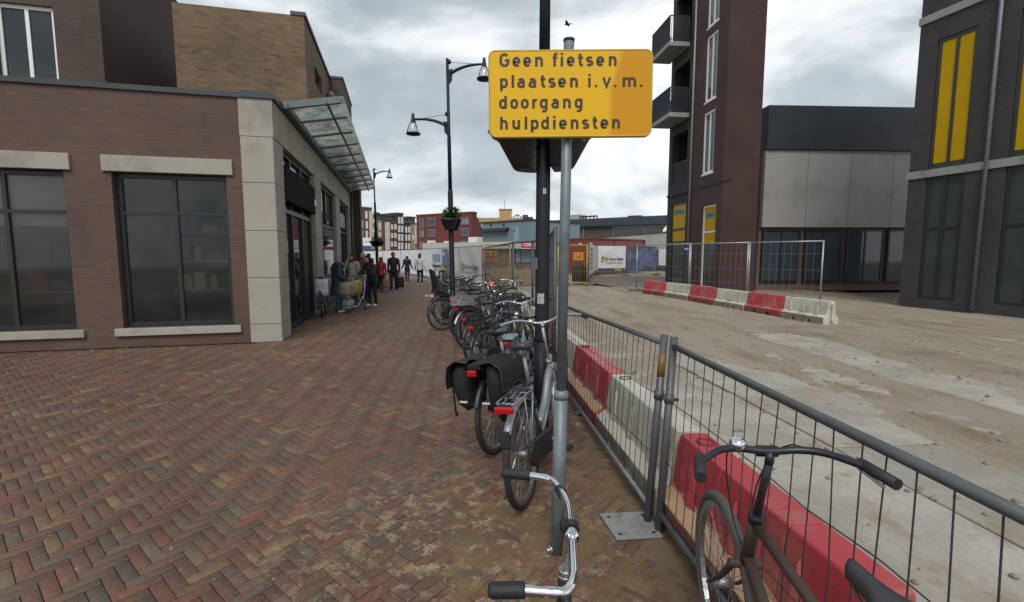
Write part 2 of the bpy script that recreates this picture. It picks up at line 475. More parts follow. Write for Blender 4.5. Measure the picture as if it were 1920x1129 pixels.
def brick_field():
    w = 0.0690; n = 3; th = R(51)
    c, s_ = math.cos(th), math.sin(th)
    near, rest = [], []
    rnd = random.Random(3)
    I = 460
    cols = [k[0] for k in BR_COLS]; wts = [k[1] for k in BR_COLS]
    for i in range(-I, I):
        for j in range(-I, I):
            t = (i-j) % (2*n)
            if t == 0: cx, cy, rot = i+n/2, j+0.5, 0
            elif t == 2*n-1: cx, cy, rot = i+0.5, j+n/2, 1
            else: continue
            gx, gy = cx*w, cy*w
            x, y = gx*c-gy*s_, gx*s_+gy*c + 9.0
            if y < 0.75 or y > 17.5 or abs(x) > 1.13*y+0.35: continue
            if x > fence_x(y)+0.16: continue
            if y > 12 and x > -1.3-(y-13)*0.2: continue
            p = Vector((x, y, 0))
            u = (p-FL.O).dot(FL.d); q = (p-FL.O).dot(FL.n)
            if u > -0.12 and q > 0.42: continue
            col = rnd.choices(cols, wts)[0]
            k = rnd.uniform(0.9, 1.12)*1.16
            mu = (0.106, 0.072, 0.056)
            col = tuple(c_*0.64+m_*0.36 for c_, m_ in zip(col, mu))
            col = (col[0]*1.05, col[1]*1.0, col[2]*0.90)
            rec = (x, y, rot, tuple(v*k for v in col), rnd.uniform(-0.0022, 0.0015), rnd.uniform(-0.006, 0.006), rnd.uniform(-0.005, 0.005))
            a = proj((x, y, 0))
            if 590 < a[0] < 1330 and a[1] < 1122 and y < 5: near.append((a[2], rec))
            else: rest.append(rec)
    near.sort(key=lambda r: r[0])
    rest += [r for _, r in near[300:]]
    return [r for _, r in near[:300]], rest, th, w, n
near_b, rest_b, TH, BW, BN = brick_field()
def brick_verts(lx, ly, zt, ch=0.004, zb=-0.03):
    v = [(-lx,-ly,zb),(lx,-ly,zb),(lx,ly,zb),(-lx,ly,zb)]
    v += [(-lx,-ly,zt-ch),(lx,-ly,zt-ch),(lx,ly,zt-ch),(-lx,ly,zt-ch)]
    v += [(-lx+ch,-ly+ch,zt),(lx-ch,-ly+ch,zt),(lx-ch,ly-ch,zt),(-lx+ch,ly-ch,zt)]
    f = [(0,1,5,4),(1,2,6,5),(2,3,7,6),(3,0,4,7),(4,5,9,8),(5,6,10,9),(6,7,11,10),(7,4,8,11),(8,9,10,11)]
    return v, f
bv, bf = brick_verts(0.1015, 0.0325, 0.0, 0.003)
bm_ = MB().add(bv, bf).mesh('brick', paver_single)
for (x, y, rot, col, dz, tx, ty) in near_b:
    o = obj('brick', bm_, pav); o.location = (x, y, dz); o.rotation_euler = (tx, ty, TH+rot*PI/2); o.color = (*col, 1)
def build_rest():
    V0 = np.array(bv); F0 = np.array([f for f in bf]); k = len(rest_b)
    arr = np.array([(r[0], r[1], TH+r[2]*PI/2, r[4], r[5], r[6]) for r in rest_b])
    ca, sa = np.cos(arr[:,2])[:,None], np.sin(arr[:,2])[:,None]
    lx, ly, lz = V0[None,:,0], V0[None,:,1], V0[None,:,2]
    zz = lz + arr[:,3][:,None] + lx*arr[:,5][:,None]*-1 + ly*arr[:,4][:,None]
    V = np.stack([lx*ca-ly*sa+arr[:,0][:,None], lx*sa+ly*ca+arr[:,1][:,None], zz], -1).reshape(-1, 3)
    F = (F0[None]+(np.arange(k)*len(V0))[:,None,None]).reshape(-1, 4)
    me = bpy.data.meshes.new('brick_paving')
    me.vertices.add(len(V)); me.vertices.foreach_set('co', V.ravel())
    me.loops.add(F.size); me.loops.foreach_set('vertex_index', F.ravel().astype(np.int32))
    me.polygons.add(len(F)); me.polygons.foreach_set('loop_start', np.arange(0, F.size, 4, dtype=np.int32))
    at_ = me.attributes.new('brick_colour', 'FLOAT_COLOR', 'FACE')
    cl = np.ones((k, len(bf), 4)); cl[:,:,:3] = np.array([r[3] for r in rest_b])[:,None,:]
    at_.data.foreach_set('color', cl.ravel())
    me.materials.append(paver_many); me.update(calc_edges=True); me.validate()
    return obj('brick_paving', me, pav)
tag(build_rest(), kind='stuff')
far_pav_m = brick_mat('far_clay_paving', (0.155,0.100,0.078), (0.138,0.097,0.08), (0.095,0.072,0.058), 0.207, 0.069, (0.17,0.125,0.085))
def far_paving():
    nt = far_pav_m.node_tree
    for n_ in nt.nodes:
        if n_.bl_idname == 'ShaderNodeCombineXYZ':
            sp = [q for q in nt.nodes if q.bl_idname == 'ShaderNodeSeparateXYZ'][0]
            nt.links.new(sp.outputs[0], n_.inputs[0]); nt.links.new(sp.outputs[1], n_.inputs[1])
    m = MB(); m.add([(-22,17.2,-0.004),(-0.9,17.2,-0.004),(-1.2,21,-0.004),(-17,56,-0.004),(-22,56,-0.004)], [(0,1,2,3,4)])
    tag(m.build('distant_pavement', far_pav_m), kind='structure')
far_paving()

# sand washed over the bricks along the fence: an uneven sheet that only stands proud where it is thick
def height_sheet(name, x0, x1, y0, y1, step, fn, m, parent=None, kind='structure'):
    nx, ny = int((x1-x0)/step)+1, int((y1-y0)/step)+1
    v = []
    for j in range(ny):
        for i in range(nx):
            x, y = x0+i*step, y0+j*step
            v.append((x, y, fn(x, y)))
    f = [(j*nx+i, j*nx+i+1, (j+1)*nx+i+1, (j+1)*nx+i) for j in range(ny-1) for i in range(nx-1)
         if max(v[j*nx+i][2], v[j*nx+i+1][2], v[(j+1)*nx+i][2], v[(j+1)*nx+i+1][2]) > -0.0105]
    me = bpy.data.meshes.new(name); me.from_pydata(v, [], f); me.materials.append(m)
    me.polygons.foreach_set('use_smooth', [True]*len(f)); me.update()
    return tag(obj(name, me, parent), kind=kind)
def fb(x, y, sc, o=4):
    return noise.fractal(Vector((x*sc, y*sc, 3.7)), 1.0, 2.0, o)
def sstep(a, b, x):
    t = max(0, min(1, (x-a)/(b-a))); return t*t*(3-2*t)
def sand_h(x, y):
    d = fence_x(y)+0.05-x
    m = sstep(0.42, 0.0, d)*sstep(8.5, 5.5, y)
    m = max(m, 0.72*sstep(0.85, 0.1, math.hypot((x-0.05)/1.15, y-2.65)), 0.6*sstep(0.6, 0.1, math.hypot((x-0.45)/1.1, y-2.3)), 0.45*sstep(0.5, 0.1, math.hypot((x-0.02)/1.3, y-1.75)))
    if x > fence_x(y)+0.05: m = max(m, 0.8)
    return -0.013 + m*0.016 + (fb(x, y, 5)*0.55+fb(x, y, 22, 3)*0.25)*0.009*(0.35+m)
sand_m = mat('damp_sand', (0.145, 0.103, 0.058), 0.95, 0, 0.35, 9, 0.006, 260, (0.085, 0.06, 0.038), 0.45, 4)
height_sheet('sand_drift', -0.75, 1.35, 1.3, 7.5, 0.016, sand_h, sand_m, kind='stuff')

# haul road of concrete slabs beyond the barriers
def slab_mat():
    m, N, L, B = new_mat('road_slab_concrete')
    P = N.new('ShaderNodeNewGeometry').outputs['Position']
    oi = N.new('ShaderNodeObjectInfo').outputs['Random']
    n1 = noise_out(N, L, P, 1.3, 8, 0.62); n2 = noise_out(N, L, P, 26, 5, 0.7)
    c = mixrgb(N, L, ramp_out(N, L, n1, 0.35, 0.68), (0.27, 0.25, 0.215), (0.385, 0.365, 0.32))
    c = mixrgb(N, L, 1.0, c, ramp_out(N, L, n2, 0.2, 0.8, (0.8,)*3, (1.15,)*3), 'MULTIPLY')
    c = mixrgb(N, L, 1.0, c, ramp_out(N, L, oi, 0, 1, (0.86,)*3, (1.1,)*3), 'MULTIPLY')
    dirt = ramp_out(N, L, noise_out(N, L, P, 2.4, 9, 0.7), 0.52, 0.7)
    c = mixrgb(N, L, dirt, c, (0.235, 0.18, 0.125))
    L.new(c, B.inputs['Base Color']); B.inputs['Roughness'].default_value = 0.9
    bump_to(N, L, B, n2, 0.006)
    return m
slab_m = slab_mat()
road = MB(); road.add([(fence_x(0)+0.05,-2,-0.055),(16,-2,-0.055),(15,26,-0.055),(fence_x(13)+0.2,26,-0.055)], [(0,1,2,3)])
road = tag(road.build('road', ground_m), kind='structure')
sl = MB(); sv, sf = brick_verts(0.992, 0.992, 0.0, 0.008, -0.05); sl.add(sv, sf)
slab_mesh = sl.mesh('concrete_slab', slab_m)
rd = Vector((-0.09, 1, 0)).normalized(); rn = Vector((rd.y, -rd.x, 0))
rs = random.Random(11)
for i in range(7):
    for j in range(-1, 11):
        p = Vector((1.15, 0, 0)) + rn*(1.0+i*2.0) + rd*(0.45+j*2.0+(0.35 if i % 2 else 0))
        if p.y < 0.3 or p.y > 21 or p.x > 1.1*p.y+2: continue
        if p.x > 6.3 and p.y > 15.5: continue
        o = obj('concrete_slab', slab_mesh, road)
        o.location = (p.x, p.y, rs.uniform(-0.012, 0.006)); o.rotation_euler = (rs.uniform(-.004,.004), rs.uniform(-.004,.004), math.atan2(rd.y, rd.x)+rs.uniform(-.004,.004))
def road_h(x, y):
    q = (Vector((x, y, 0))-Vector((1.15, 0, 0))).dot(rn)
    u = fb(x*0.9, y*0.22, 0.9, 4)
    bare = max(0.9*sstep(1.5, 0.3, abs(q-1.9+0.5*u))*sstep(9.5, 5.0, y), 0.7*sstep(0.8, 0.2, abs(q-5.2+0.4*u))*sstep(13.0, 8.0, y))
    rut = 0.012*math.sin(q*4.6+u*1.5)*sstep(0.0, 2.5, q)
    return 0.013 - 0.046*bare + rut*0.6 + 0.012*fb(x, y, 1.7, 6) + 0.005*fb(x, y, 7, 3)
def road_h_cut(x, y):
    return road_h(x, y) if x > fence_x(y)+0.45 else -0.1
def road_sand():
    m, N, L, B = new_mat('road_sand')
    P = N.new('ShaderNodeNewGeometry').outputs['Position']
    mp = N.new('ShaderNodeMapping'); mp.inputs['Rotation'].default_value = (0, 0, math.atan2(0.09, 1)*-1); mp.inputs['Scale'].default_value = (1.0, 0.10, 1.0); L.new(P, mp.inputs[0])
    st = noise_out(N, L, mp.outputs[0], 1.5, 8, 0.62); n2 = noise_out(N, L, P, 1.1, 8, 0.65); n3 = noise_out(N, L, P, 48, 4, 0.7)
    c = mixrgb(N, L, ramp_out(N, L, st, 0.36, 0.64), (0.20,0.145,0.095), (0.335,0.285,0.22))
    c = mixrgb(N, L, ramp_out(N, L, n2, 0.40, 0.66), c, (0.30,0.265,0.21))
    c = mixrgb(N, L, 1.0, c, ramp_out(N, L, n3, 0.2, 0.8, (0.74,)*3, (1.22,)*3), 'MULTIPLY')
    L.new(c, B.inputs['Base Color']); B.inputs['Roughness'].default_value = 0.95
    ad = N.new('ShaderNodeMath'); L.new(n3, ad.inputs[0]); L.new(n2, ad.inputs[1]); bump_to(N, L, B, ad.outputs[0], 0.02, 0.9)
    return m
road_sand_m = road_sand()
height_sheet('road_sand', 0.8, 14.0, 1.0, 24.0, 0.07, road_h_cut, road_sand_m, kind='stuff')
yard_m = brick_mat('yard_paving', (0.17,0.14,0.12), (0.14,0.12,0.105), (0.1,0.085,0.075), 0.21, 0.1)
def yard():
    nt = yard_m.node_tree
    sp = [q for q in nt.nodes if q.bl_idname == 'ShaderNodeSeparateXYZ'][0]
    cb = [q for q in nt.nodes if q.bl_idname == 'ShaderNodeCombineXYZ'][0]
    nt.links.new(sp.outputs[0], cb.inputs[0]); nt.links.new(sp.outputs[1], cb.inputs[1])
    pts = [G(1100, 520), G(1108, 531), G(1190, 545), G(1212, 549), G(1290, 549), G(1290, 519), ]
    m = MB(); m.add([(p.x, p.y, 0.012) for p in reversed(pts)], [tuple(range(len(pts)))])
    tag(m.build('yard_paving', yard_m), kind='structure')
yard()

def pebbles():
    rnd = random.Random(21); m = MB()
    for i in range(900):
        y = rnd.uniform(1.5, 15); x = fence_x(y)+0.6+rnd.uniform(0, 8)
        s_ = rnd.uniform(0.008, 0.026); z = max(0.0, road_h(x, y))
        m.ell((x, y, z+s_*0.3), (s_, s_*rnd.uniform(.7,1.3), s_*.6), 4)
    tag(m.build('pebbles', mat('pebble_grey', (0.22,0.19,0.15), 0.9, 0, 0.4, 3)), kind='stuff')
pebbles()
# ------------------------------------------------------------------ shop building on the street
stone = mat('grey_stone', (0.33, 0.31, 0.265), 0.8, 0, 0.14, 1.5, 0.002, 60, (0.16, 0.15, 0.13), 0.35, 0.8)
shop_brick = brick_mat('mottled_brick', (0.19,0.125,0.062), (0.105,0.062,0.042), (0.13,0.115,0.09), 0.21, 0.062, (0.25,0.17,0.08))
dark_brick = brick_mat('brown_brick', (0.085,0.052,0.042), (0.062,0.042,0.036), (0.075,0.066,0.058), 0.21, 0.062)
coping_m = mat('zinc_coping', (0.05, 0.052, 0.055), 0.5, 0.3, 0.2, 3)
canopy_glass = clear_mat('canopy_glass', (0.84, 0.90, 0.87), 0.40, (0.66, 0.71, 0.67), 0.8)
canopy_metal = mat('canopy_steel', (0.12, 0.145, 0.14), 0.5, 0.3, 0.2, 3)
def shop():
    b = thing('shop_building', 'grey stone shop front with mottled brick upper storey and glass canopy over the pavement', 'building', FL.world(0,0), FL.ang)
    U = lambda px: FL.u_at(px)
    c1a, c1b, c2a, c2b, c3a, c3b = U(594), U(606), U(632.7), U(640.5), U(656), U(662)
    pit = (c3a-c1a)/2
    cw = 1.2
    cols = [(-0.02, 0.75), (c1a, c1a+cw), (c2a, c2a+cw), (c3a, c3a+cw)]
    END = c3a+cw
    BZ0, BZ1 = 3.82, 4.50
    for a, e in cols:
        z = 0.0
        for h in (0.35, 0.88, 0.88, 0.88, 0.83):
            MB().box(a, e, 0, 0.55, z+0.004, z+h-0.004).build('stone_block', stone, b, 0.006)
            z += h
    x = -0.02
    k = 0
    while x < END-0.05:
        e = min(END, x+1.45)
        MB().box(x+0.004, e-0.004, -0.01, 0.56, BZ0+0.004, BZ1).build('stone_block', stone, b, 0.006)
        x = e
    MB().box(-0.05, END+0.02, -0.06, 0.5, BZ1+0.002, BZ1+0.12).build('gutter', coping_m, b)
    # glazing in the three openings
    for k, ((a0, a1), (b0, b1)) in enumerate(zip(cols, cols[1:])):
        x0, x1 = a1, b0
        rec = MB(); rec.box(x0, x1, 0.17, 0.23, 0.02, BZ0)
        gl = rec.build('shop_window', dark_glass, b)
        f = MB()
        W = 0.07
        n = 2 if k == 1 else 3
        for q in range(n+1):
            xx = x0+(x1-x0)*q/n
            f.box(max(x0, xx-W/2), min(x1, xx+W/2), 0.115, 0.168, 0.02, BZ0)
        for zz in (0.05, 2.55, 3.75):
            f.box(x0, x1, 0.11, 0.166, zz, zz+0.09)
        f.build('window_frame', dark_frame, gl)
        if k == 1:
            d = MB()
            d.box(x0+0.5, x0+1.5, 0.06, 0.11, 0.03, 2.5); d.box(x0+1.53, x1-0.35, 0.07, 0.109, 0.03, 2.5)
            dd = d.build('door', dark_glass, b)
            MB().tube([(x0+1.42, 0.03, 0.9), (x0+1.42, 0.03, 1.5)], 0.015).build('handle', alu, dd)
            MB().ell((x0+1.5, 0.07, 2.7), (0.07, 0.05, 0.05)).build('door_sensor', alu, b)
            r = MB().box(x0+0.1, x0+0.8, 0.155, 0.1695, 2.66, 3.74).build('pane', light_glass, b)
    # upper storey
    m = MB(); u0 = FL.u_at(574, 100)
    (wa, wz1), (wb, wz0) = FL.hit(591, 118), FL.hit(606, 183)
    TOP = 7.75
    holes = [(wa, wb, wz0, 7.1), (wb+2.3, wb+3.3, 5.3, 7.0)]
    wall_with_openings(m, u0, 14.2, BZ1+0.125, TOP, 0.02, 0.30, holes)
    m.box(u0, u0+0.28, 0.302, 3.0, BZ1+0.125, TOP)
    m.box(u0+0.28, 14.2, 2.7, 3.0, BZ1+0.125, TOP)
    m.build('upper_wall', shop_brick, b)
    for h in holes:
        window(b, h[0]+.01, h[1]-.01, h[2]+.01, h[3]-.01, dark_frame, dark_glass, 0.06, 0.05, (0.5,), (), False, 0.2)
    MB().box(u0-0.03, 14.2, -0.03, 0.34, TOP+0.002, TOP+0.09).build('coping', coping_m, b)
    MB().box(u0+0.3, 14.2, 0.35, 2.69, TOP-0.4, TOP-0.3).build('roof', coping_m, b)
    # projecting brown brick volume beyond
    xa, xb = FL.u_at(631, 200)-0.2, 12.6
    MB().box(8.45, 11.6, -0.42, 2.6, BZ1+0.45, 7.80).build('bay_wall', dark_brick, b)
    MB().box(8.42, 11.63, -0.45, 2.63, 7.802, 7.88).build('coping', coping_m, b)
    MB().box(14.22, 15.3, -0.45, 3.0, 0.0, 4.9).build('pilaster', dark_brick, b)
    MB().box(14.22, 19.5, 0.1, 3.0, 0.0, 6.6).build('side_wall', dark_brick, b)
    MB().tube([(14.12, -0.09, 0.05), (14.12, -0.09, 4.5)], 0.045).build('downpipe', galv, b)
    MB().ell((FL.u_at(614, 180), -0.1, FL.hit(615, 180)[1]), (0.12, 0.12, 0.12)).build('wall_lamp', galv, b)
    # canopy: rafters, glass panes, edge tube
    cb = MB(); x0, dx, n = 0.75, 1.355, 11
    YO, ZI, ZO = -1.12, 4.62, 4.80
    c = MB().bar((x0-0.1, -0.10, ZI-0.02), (x0+dx*(n-1)+0.1, -0.10, ZI-0.02), 0.08, 0.12).build('canopy', canopy_metal, b)
    MB().tube([(x0-0.05, YO+0.25, ZO-0.085), (x0+dx*(n-1)+0.05, YO+0.25, ZO-0.085)], 0.028).build('edge_tube', canopy_metal, c)
    def pz(y): return ZI+(ZO-ZI)*(-y-0.1)/(-YO-0.1)
    for i in range(n):
        x = x0+dx*i; w = 0.05 if i else 0.10
        r = MB(); r.bar((x, -0.06, pz(-0.06)+(0.025 if i else 0)), (x, YO, pz(YO)+(0.025 if i else 0)), w*0.8 if i else w, 0.05 if i else 0.13)
        r.build('rafter', canopy_metal, c)
        if i < n-1:
            p = MB(); yA, yB = -0.05, YO-0.06
            q = [(x+0.012, yA, pz(yA)+0.06), (x+dx-0.012, yA, pz(yA)+0.06), (x+dx-0.012, yB, pz(yB)+0.06), (x+0.012, yB, pz(yB)+0.06)]
            p.add(q+[(a, b_, z+0.012) for a, b_, z in q], [(3,2,1,0),(4,5,6,7),(0,1,5,4),(1,2,6,5),(2,3,7,6),(3,0,4,7)])
            p.build('glass_pane', canopy_glass, c)
    # lettering and lightbox
    lz = FL.hit(588, 384, -0.03)[1]
    lx = FL.hit(592.6, 373, -0.03)[0]
    o = place_text('et', 0.34, mat('white_letter', (0.8,0.8,0.78), 0.5, 0, 0.03), b, (lx, -0.032, lz), align='RIGHT', bold=0.012)
    MB().box(0.8, c1a-0.02, -0.024, 0.10, lz-0.22, lz+0.48).build('sign_panel', mat('matt_sign_panel', (0.02,0.021,0.024), 0.95, 0, 0.1, 4, spec=0.05), b, 0.01)
    (sa, sz1), (sb, sz0) = FL.hit(640.5, 408), FL.hit(652.5, 430)
    s = thing('shop_sign', 'pale blue and white lightbox sign fixed across the farther shop window', 'sign', FL.world(sa+0.3, 0.25, sz0), FL.ang)
    w, h = 2.0, 0.62
    MB().box(0, w, -0.12, 0.12, 0, h).build('sign_box', mat('sign_box_grey', (0.25,0.28,0.33), 0.4, 0.2, 0.1), s, 0.01)
    MB().box(0.04, w-0.04, -0.126, -0.121, 0.04, h-0.04).build('sign_face', mat('sign_face_pale', (0.42,0.47,0.58), 0.35, 0, 0.12, 2), s)
    MB().box(0.5, 0.9, -0.131, -0.1265, 0.2, 0.42).build('emblem', mat('sign_emblem', (0.3,0.36,0.52), 0.4), s)
shop()

shop_clear = clear_mat('clear_shop_glass', (0.75,0.78,0.78), 0.03, (0.4,0.4,0.4))
# low wing at the side of the shop, closing the street on that side
def wing():
    W = Fac(FL.world(0.0, 0.02), (0.973, 0.231))    # end wall plane; local x runs to the street corner
    b = thing('side_wing', 'low red brown brick wing with stone piers and dark shop windows beside the open paving', 'building', W.world(0, 0), W.ang)
    red = brick_mat('wing_brick', (0.13,0.068,0.052), (0.098,0.058,0.048), (0.09,0.08,0.07), 0.21, 0.062)
    m = MB()
    L0 = -9.0
    holes = [(-8.2,-5.9,0.35,3.1), (-5.2,-3.3,0.35,3.1), (-2.6,-0.8,0.35,3.1)]
    wall_with_openings(m, L0, -0.03, 0, 4.49, 0.0, 0.3, holes)
    m.build('wall', red, b)
    for h in holes:
        wo = window(b, h[0]+.01, h[1]-.01, h[2]+.01, h[3]-.01, dark_frame, shop_clear, 0.07, 0.05, (0.5,), (0.75,), False, 0.15)
        q = MB(); q.box(h[0]-.2,h[1]+.2,2.2,2.3,0,3.6); q.box(h[0]-.2,h[0]-.1,0.31,2.2,0,3.6); q.box(h[1]+.1,h[1]+.2,0.31,2.2,0,3.6); q.box(h[0]-.2,h[1]+.2,0.31,2.2,0,0.05); q.box(h[0]-.2,h[1]+.2,0.31,2.2,3.4,3.6)
        q.build('room', mat('room_wall', (0.16,0.15,0.14), 0.9, 0, 0.15, 1), b)
        rb = random.Random(int(h[0]*10)); sh_ = MB(); it = [MB() for _ in range(4)]
        for z in (0.9, 1.5, 2.1):
            sh_.box(h[0]+.2,h[1]-.2,1.5,1.9,z,z+.04); x = h[0]+.3
            while x < h[1]-.5:
                w_ = rb.uniform(.1,.3); rb.choice(it).box(x,x+w_,1.52,1.8,z+.041,z+rb.uniform(.15,.45)); x += w_+rb.uniform(.02,.12)
        sh_.build('shelf', mat('shelf_board', (0.3,0.28,0.25), 0.6), b)
        for k_, m_ in enumerate(it): m_.build('shop_goods', mat('goods_%s' % ('red','cream','blue','green')[k_], ((0.3,0.06,0.05),(0.4,0.36,0.28),(0.06,0.1,0.2),(0.09,0.16,0.08))[k_], 0.6), b)
        if h[0] < -4: MB().box(h[0]+.09,h[1]-.09,0.26,0.27,h[3]-1.1+0.3*rb.random(),h[3]-.09).build('blind', mat('roller_blind', (0.42,0.40,0.36), 0.8, 0, 0.08, 2), b)
        MB().box(h[0]-0.12, h[1]+0.12, -0.05, 0.12, h[3]+0.005, h[3]+0.28).build('lintel', stone, b, 0.008)
        MB().box(h[0]-0.12, h[1]+0.12, -0.06, 0.13, h[2]-0.14, h[2]-0.004).build('sill', stone, b, 0.008)
    MB().box(L0, -0.03, -0.04, 0.34, 4.492, 4.58).build('coping', coping_m, b)
    MB().box(L0, -0.03, 0.34, 4, 4.3, 4.4).build('roof', coping_m, b)
    # taller dark block behind it
    t = thing('corner_block', 'tall dark brick block rising behind the low wing', 'building', W.world(-9.3, 3.5), W.ang)
    m = MB(); holes = [(0.8,1.9,5.4,7.2),(3.0,4.1,5.4,7.2)]
    wall_with_openings(m, -6, 5.0, 0, 9.5, 0, 0.3, holes); m.box(4.7, 5.0, 0.302, 6, 0, 9.5)
    m.build('wall', dark_brick, t)
    for h in holes: window(t, h[0], h[1], h[2], h[3], white_frame, dark_glass, 0.08, 0.05, (0.5,), (), True, 0.1)
    MB().box(-6, 5.03, -0.03, 0.35, 9.502, 9.6).build('coping', coping_m, t)
wing()

# ------------------------------------------------------------------ brick apartment block across the road
black_brick = brick_mat('black_brick', (0.030,0.029,0.032), (0.022,0.022,0.025), (0.028,0.027,0.028), 0.21, 0.06)
maroon_brick = brick_mat('maroon_brick', (0.070,0.030,0.028), (0.050,0.026,0.026), (0.045,0.034,0.032), 0.21, 0.06)
slab_conc = mat('balcony_concrete', (0.26,0.26,0.255), 0.8, 0, 0.1, 2, 0.002, 60, (0.16,0.15,0.14), 0.3)
rail_m = mat('railing_paint', (0.045,0.052,0.062), 0.4, 0.3, 0.1, 5)
yellow_film = mat('yellow_window_film', (0.45,0.28,0.0), 0.5, 0, 0.15, 2, spec=0.15)
cyan_film = mat('cyan_print', (0.02,0.17,0.27), 0.5, 0, 0.1, spec=0.15)
def apartment():
    b = thing('apartment_block', 'black and maroon brick apartment corner with balconies and yellow film on its ground floor windows', 'building', FR.world(0,0), FR.ang)
    UX = lambda px, py=300: FR.u_at(px, py)
    xs = UX(1299, 300); LEN = 5.25; TOP = 16.5
    xl0, xl1 = UX(1260), UX(1288)
    lev = [5.05, 8.18, 11.40, 14.6]
    holes1 = [(xl0, xl1, z, z+2.45) for z in lev]
    g1 = (UX(1257,450), UX(1284,450), 0.15, FR.hit(1270, 381)[1]); holes1.append(g1)
    m = MB(); wall_with_openings(m, 0, xs, 0, TOP, 0, 0.35, holes1)
    m.box(0, 0.3, 0.352, 1.5, 0, TOP)
    m.box(0.31, LEN-0.31, 1.52, 1.7, 0, TOP)
    m.build('dark_wall', black_brick, b)
    w0 = UX(1325, 130); w1 = w0+0.92
    wz = [(5.12, 7.72), (8.15, 10.85), (11.2, 13.9)]
    holes2 = [(w0, w1, a, c) for a, c in wz]
    g2x = UX(1315, 450); g2 = (g2x, g2x+1.2, 0.2, FR.hit(1320, 386)[1]); holes2.append(g2)
    m = MB(); wall_with_openings(m, xs+0.003, LEN, 0, TOP, -0.04, 0.35, holes2)
    m.box(LEN-0.3, LEN, 0.352, 1.5, 0, TOP)
    m.build('maroon_wall', maroon_brick, b)
    for a, c in wz:
        window(b, w0+.005, w1-.005, a+.005, c-.005, white_frame, mid_glass, 0.09, 0.12, (0.52,), (), True, 0.02)
    # loggia interiors
    for z in lev:
        m = MB()
        m.box(xl0-0.3, xl1+0.3, 1.4, 1.5, z-0.2, z+2.6); m.box(xl0-0.3, xl1+0.3, 0.36, 1.4, z-0.2, z-0.02); m.box(xl0-0.3, xl1+0.3, 0.36, 1.4, z+2.47, z+2.6)
        m.box(xl0-0.3, xl0-0.2, 0.36, 1.4, z-0.02, z+2.47); m.box(xl1+0.2, xl1+0.3, 0.36, 1.4, z-0.02, z+2.47)
        m.build('loggia', black_brick, b)
        window(b, xl0+0.3, xl1-0.3, z+0.05, z+2.2, dark_frame, dark_glass, 0.07, 0.04, (0.5,), (), False, 1.36)
    def railing(x0, x1, y0, y1, z, h, parent, sides):
        rl = MB(); bl = MB()
        segs = [((x0, y0), (x1, y0)), ((x1, y0), (x1, y1)), ((x0, y0), (x0, y1))]
        for k in sides:
            (ax, ay), (bx, by) = segs[k]
            rl.bar((ax, ay, z+h), (bx, by, z+h), 0.05, 0.03); rl.bar((ax, ay, z+0.09), (bx, by, z+0.09), 0.04, 0.02)
            L = math.hypot(bx-ax, by-ay); n = int(L/0.075)
            for i in range(n+1):
                t = i/n; px, py = ax+(bx-ax)*t, ay+(by-ay)*t
                w = 0.035 if i in (0, n) else 0.026
                bl.bar((px, py, z), (px, py, z+h-0.016), w, 0.036, up=(bx-ax, by-ay, 0)) if False else bl.bar((px, py, z), (px, py, z+h-0.016), 0.014 if abs(bx-ax) > 0.1 else 0.036, 0.036 if abs(bx-ax) > 0.1 else 0.014, up=(0, 1, 0))
        r = rl.build('railing', rail_m, parent); bl.build('balusters', rail_m, r)
        return r
    for k, z in enumerate((8.18, 11.40)):
        x0, x1 = UX(1257, 220 if k == 0 else 100), UX(1293, 220 if k == 0 else 100)
        s = MB().box(x0, x1, -0.99, -0.003, z-0.20, z).build('balcony', slab_conc, b, 0.01)
        railing(x0+0.03, x1-0.03, -0.96, -0.03, z, 1.12, s, (0, 1, 2))
    railing(xl0+0.02, xl1-0.02, 0.06, 0.3, lev[0], 1.05, b, (0,))
    # ground floor windows with yellow film above and clear glass below
    for (a, c, z0, z1), fm in ((g1, dark_frame), (g2, white_frame)):
        wo = window(b, a+.005, c-.005, z0, z1-.005, fm, mat('shop_glass_green', (0.05,0.062,0.055), 0.08, 0, 0.3, 1.5), 0.09, 0.1, (), (0.68,), False, 0.06)
        MB().box(a+0.1, c-0.1, 0.068, 0.0735, z0+(z1-z0)*0.695, z1-0.1).build('window_film', yellow_film, wo)
        MB().box(a+0.1, c-0.1, 0.068, 0.0735, z0+(z1-z0)*0.54, z0+(z1-z0)*0.665).build('window_film', yellow_film, wo)
        st = MB(); zz = z1-0.55
        xx = a+0.22
        rs_ = random.Random(5)
        while xx < c-0.3:
            w = rs_.uniform(0.06, 0.13); st.box(xx, xx+w, 0.062, 0.0675, zz, zz+0.22); xx += w+0.03
        st.build('print', cyan_film, wo)
    MB().tube([(xs, -0.09, 0.1), (xs, -0.09, TOP)], 0.05).build('downpipe', mat('pipe_grey', (0.22,0.23,0.25), 0.45, 0.3, 0.1), b)
    MB().box(0, LEN, -0.06, 0.36, 4.55, 4.66).build('string_course', black_brick, b)
    MB().box(-0.04, LEN+0.04, -0.08, 1.6, TOP+0.002, TOP+0.1).build('coping', coping_m, b)
    # pot plant on the lower balcony
    x0 = UX(1257, 220)
    pl = thing('balcony_plant', 'leafy pot plant on the corner of the lower balcony', 'plant', FR.world(UX(1283, 190), -0.72, 8.18), FR.ang)
    MB().lathe([(0.001,0),(0.1,0),(0.13,0.25),(0.11,0.25),(0.1,0.2),(0.001,0.2)], 12).build('pot', mat('clay_pot', (0.2,0.1,0.06), 0.8), pl)
    foliage_ball('foliage', pl, (0,0,0.75), (0.28,0.26,0.6), 160, 0.09)
leaf_m = mat('leaf_green', (0.036,0.07,0.018), 0.6, 0, 0.5, 20)
leaf_m2 = mat('leaf_light_green', (0.065,0.105,0.024), 0.6, 0, 0.4, 20)
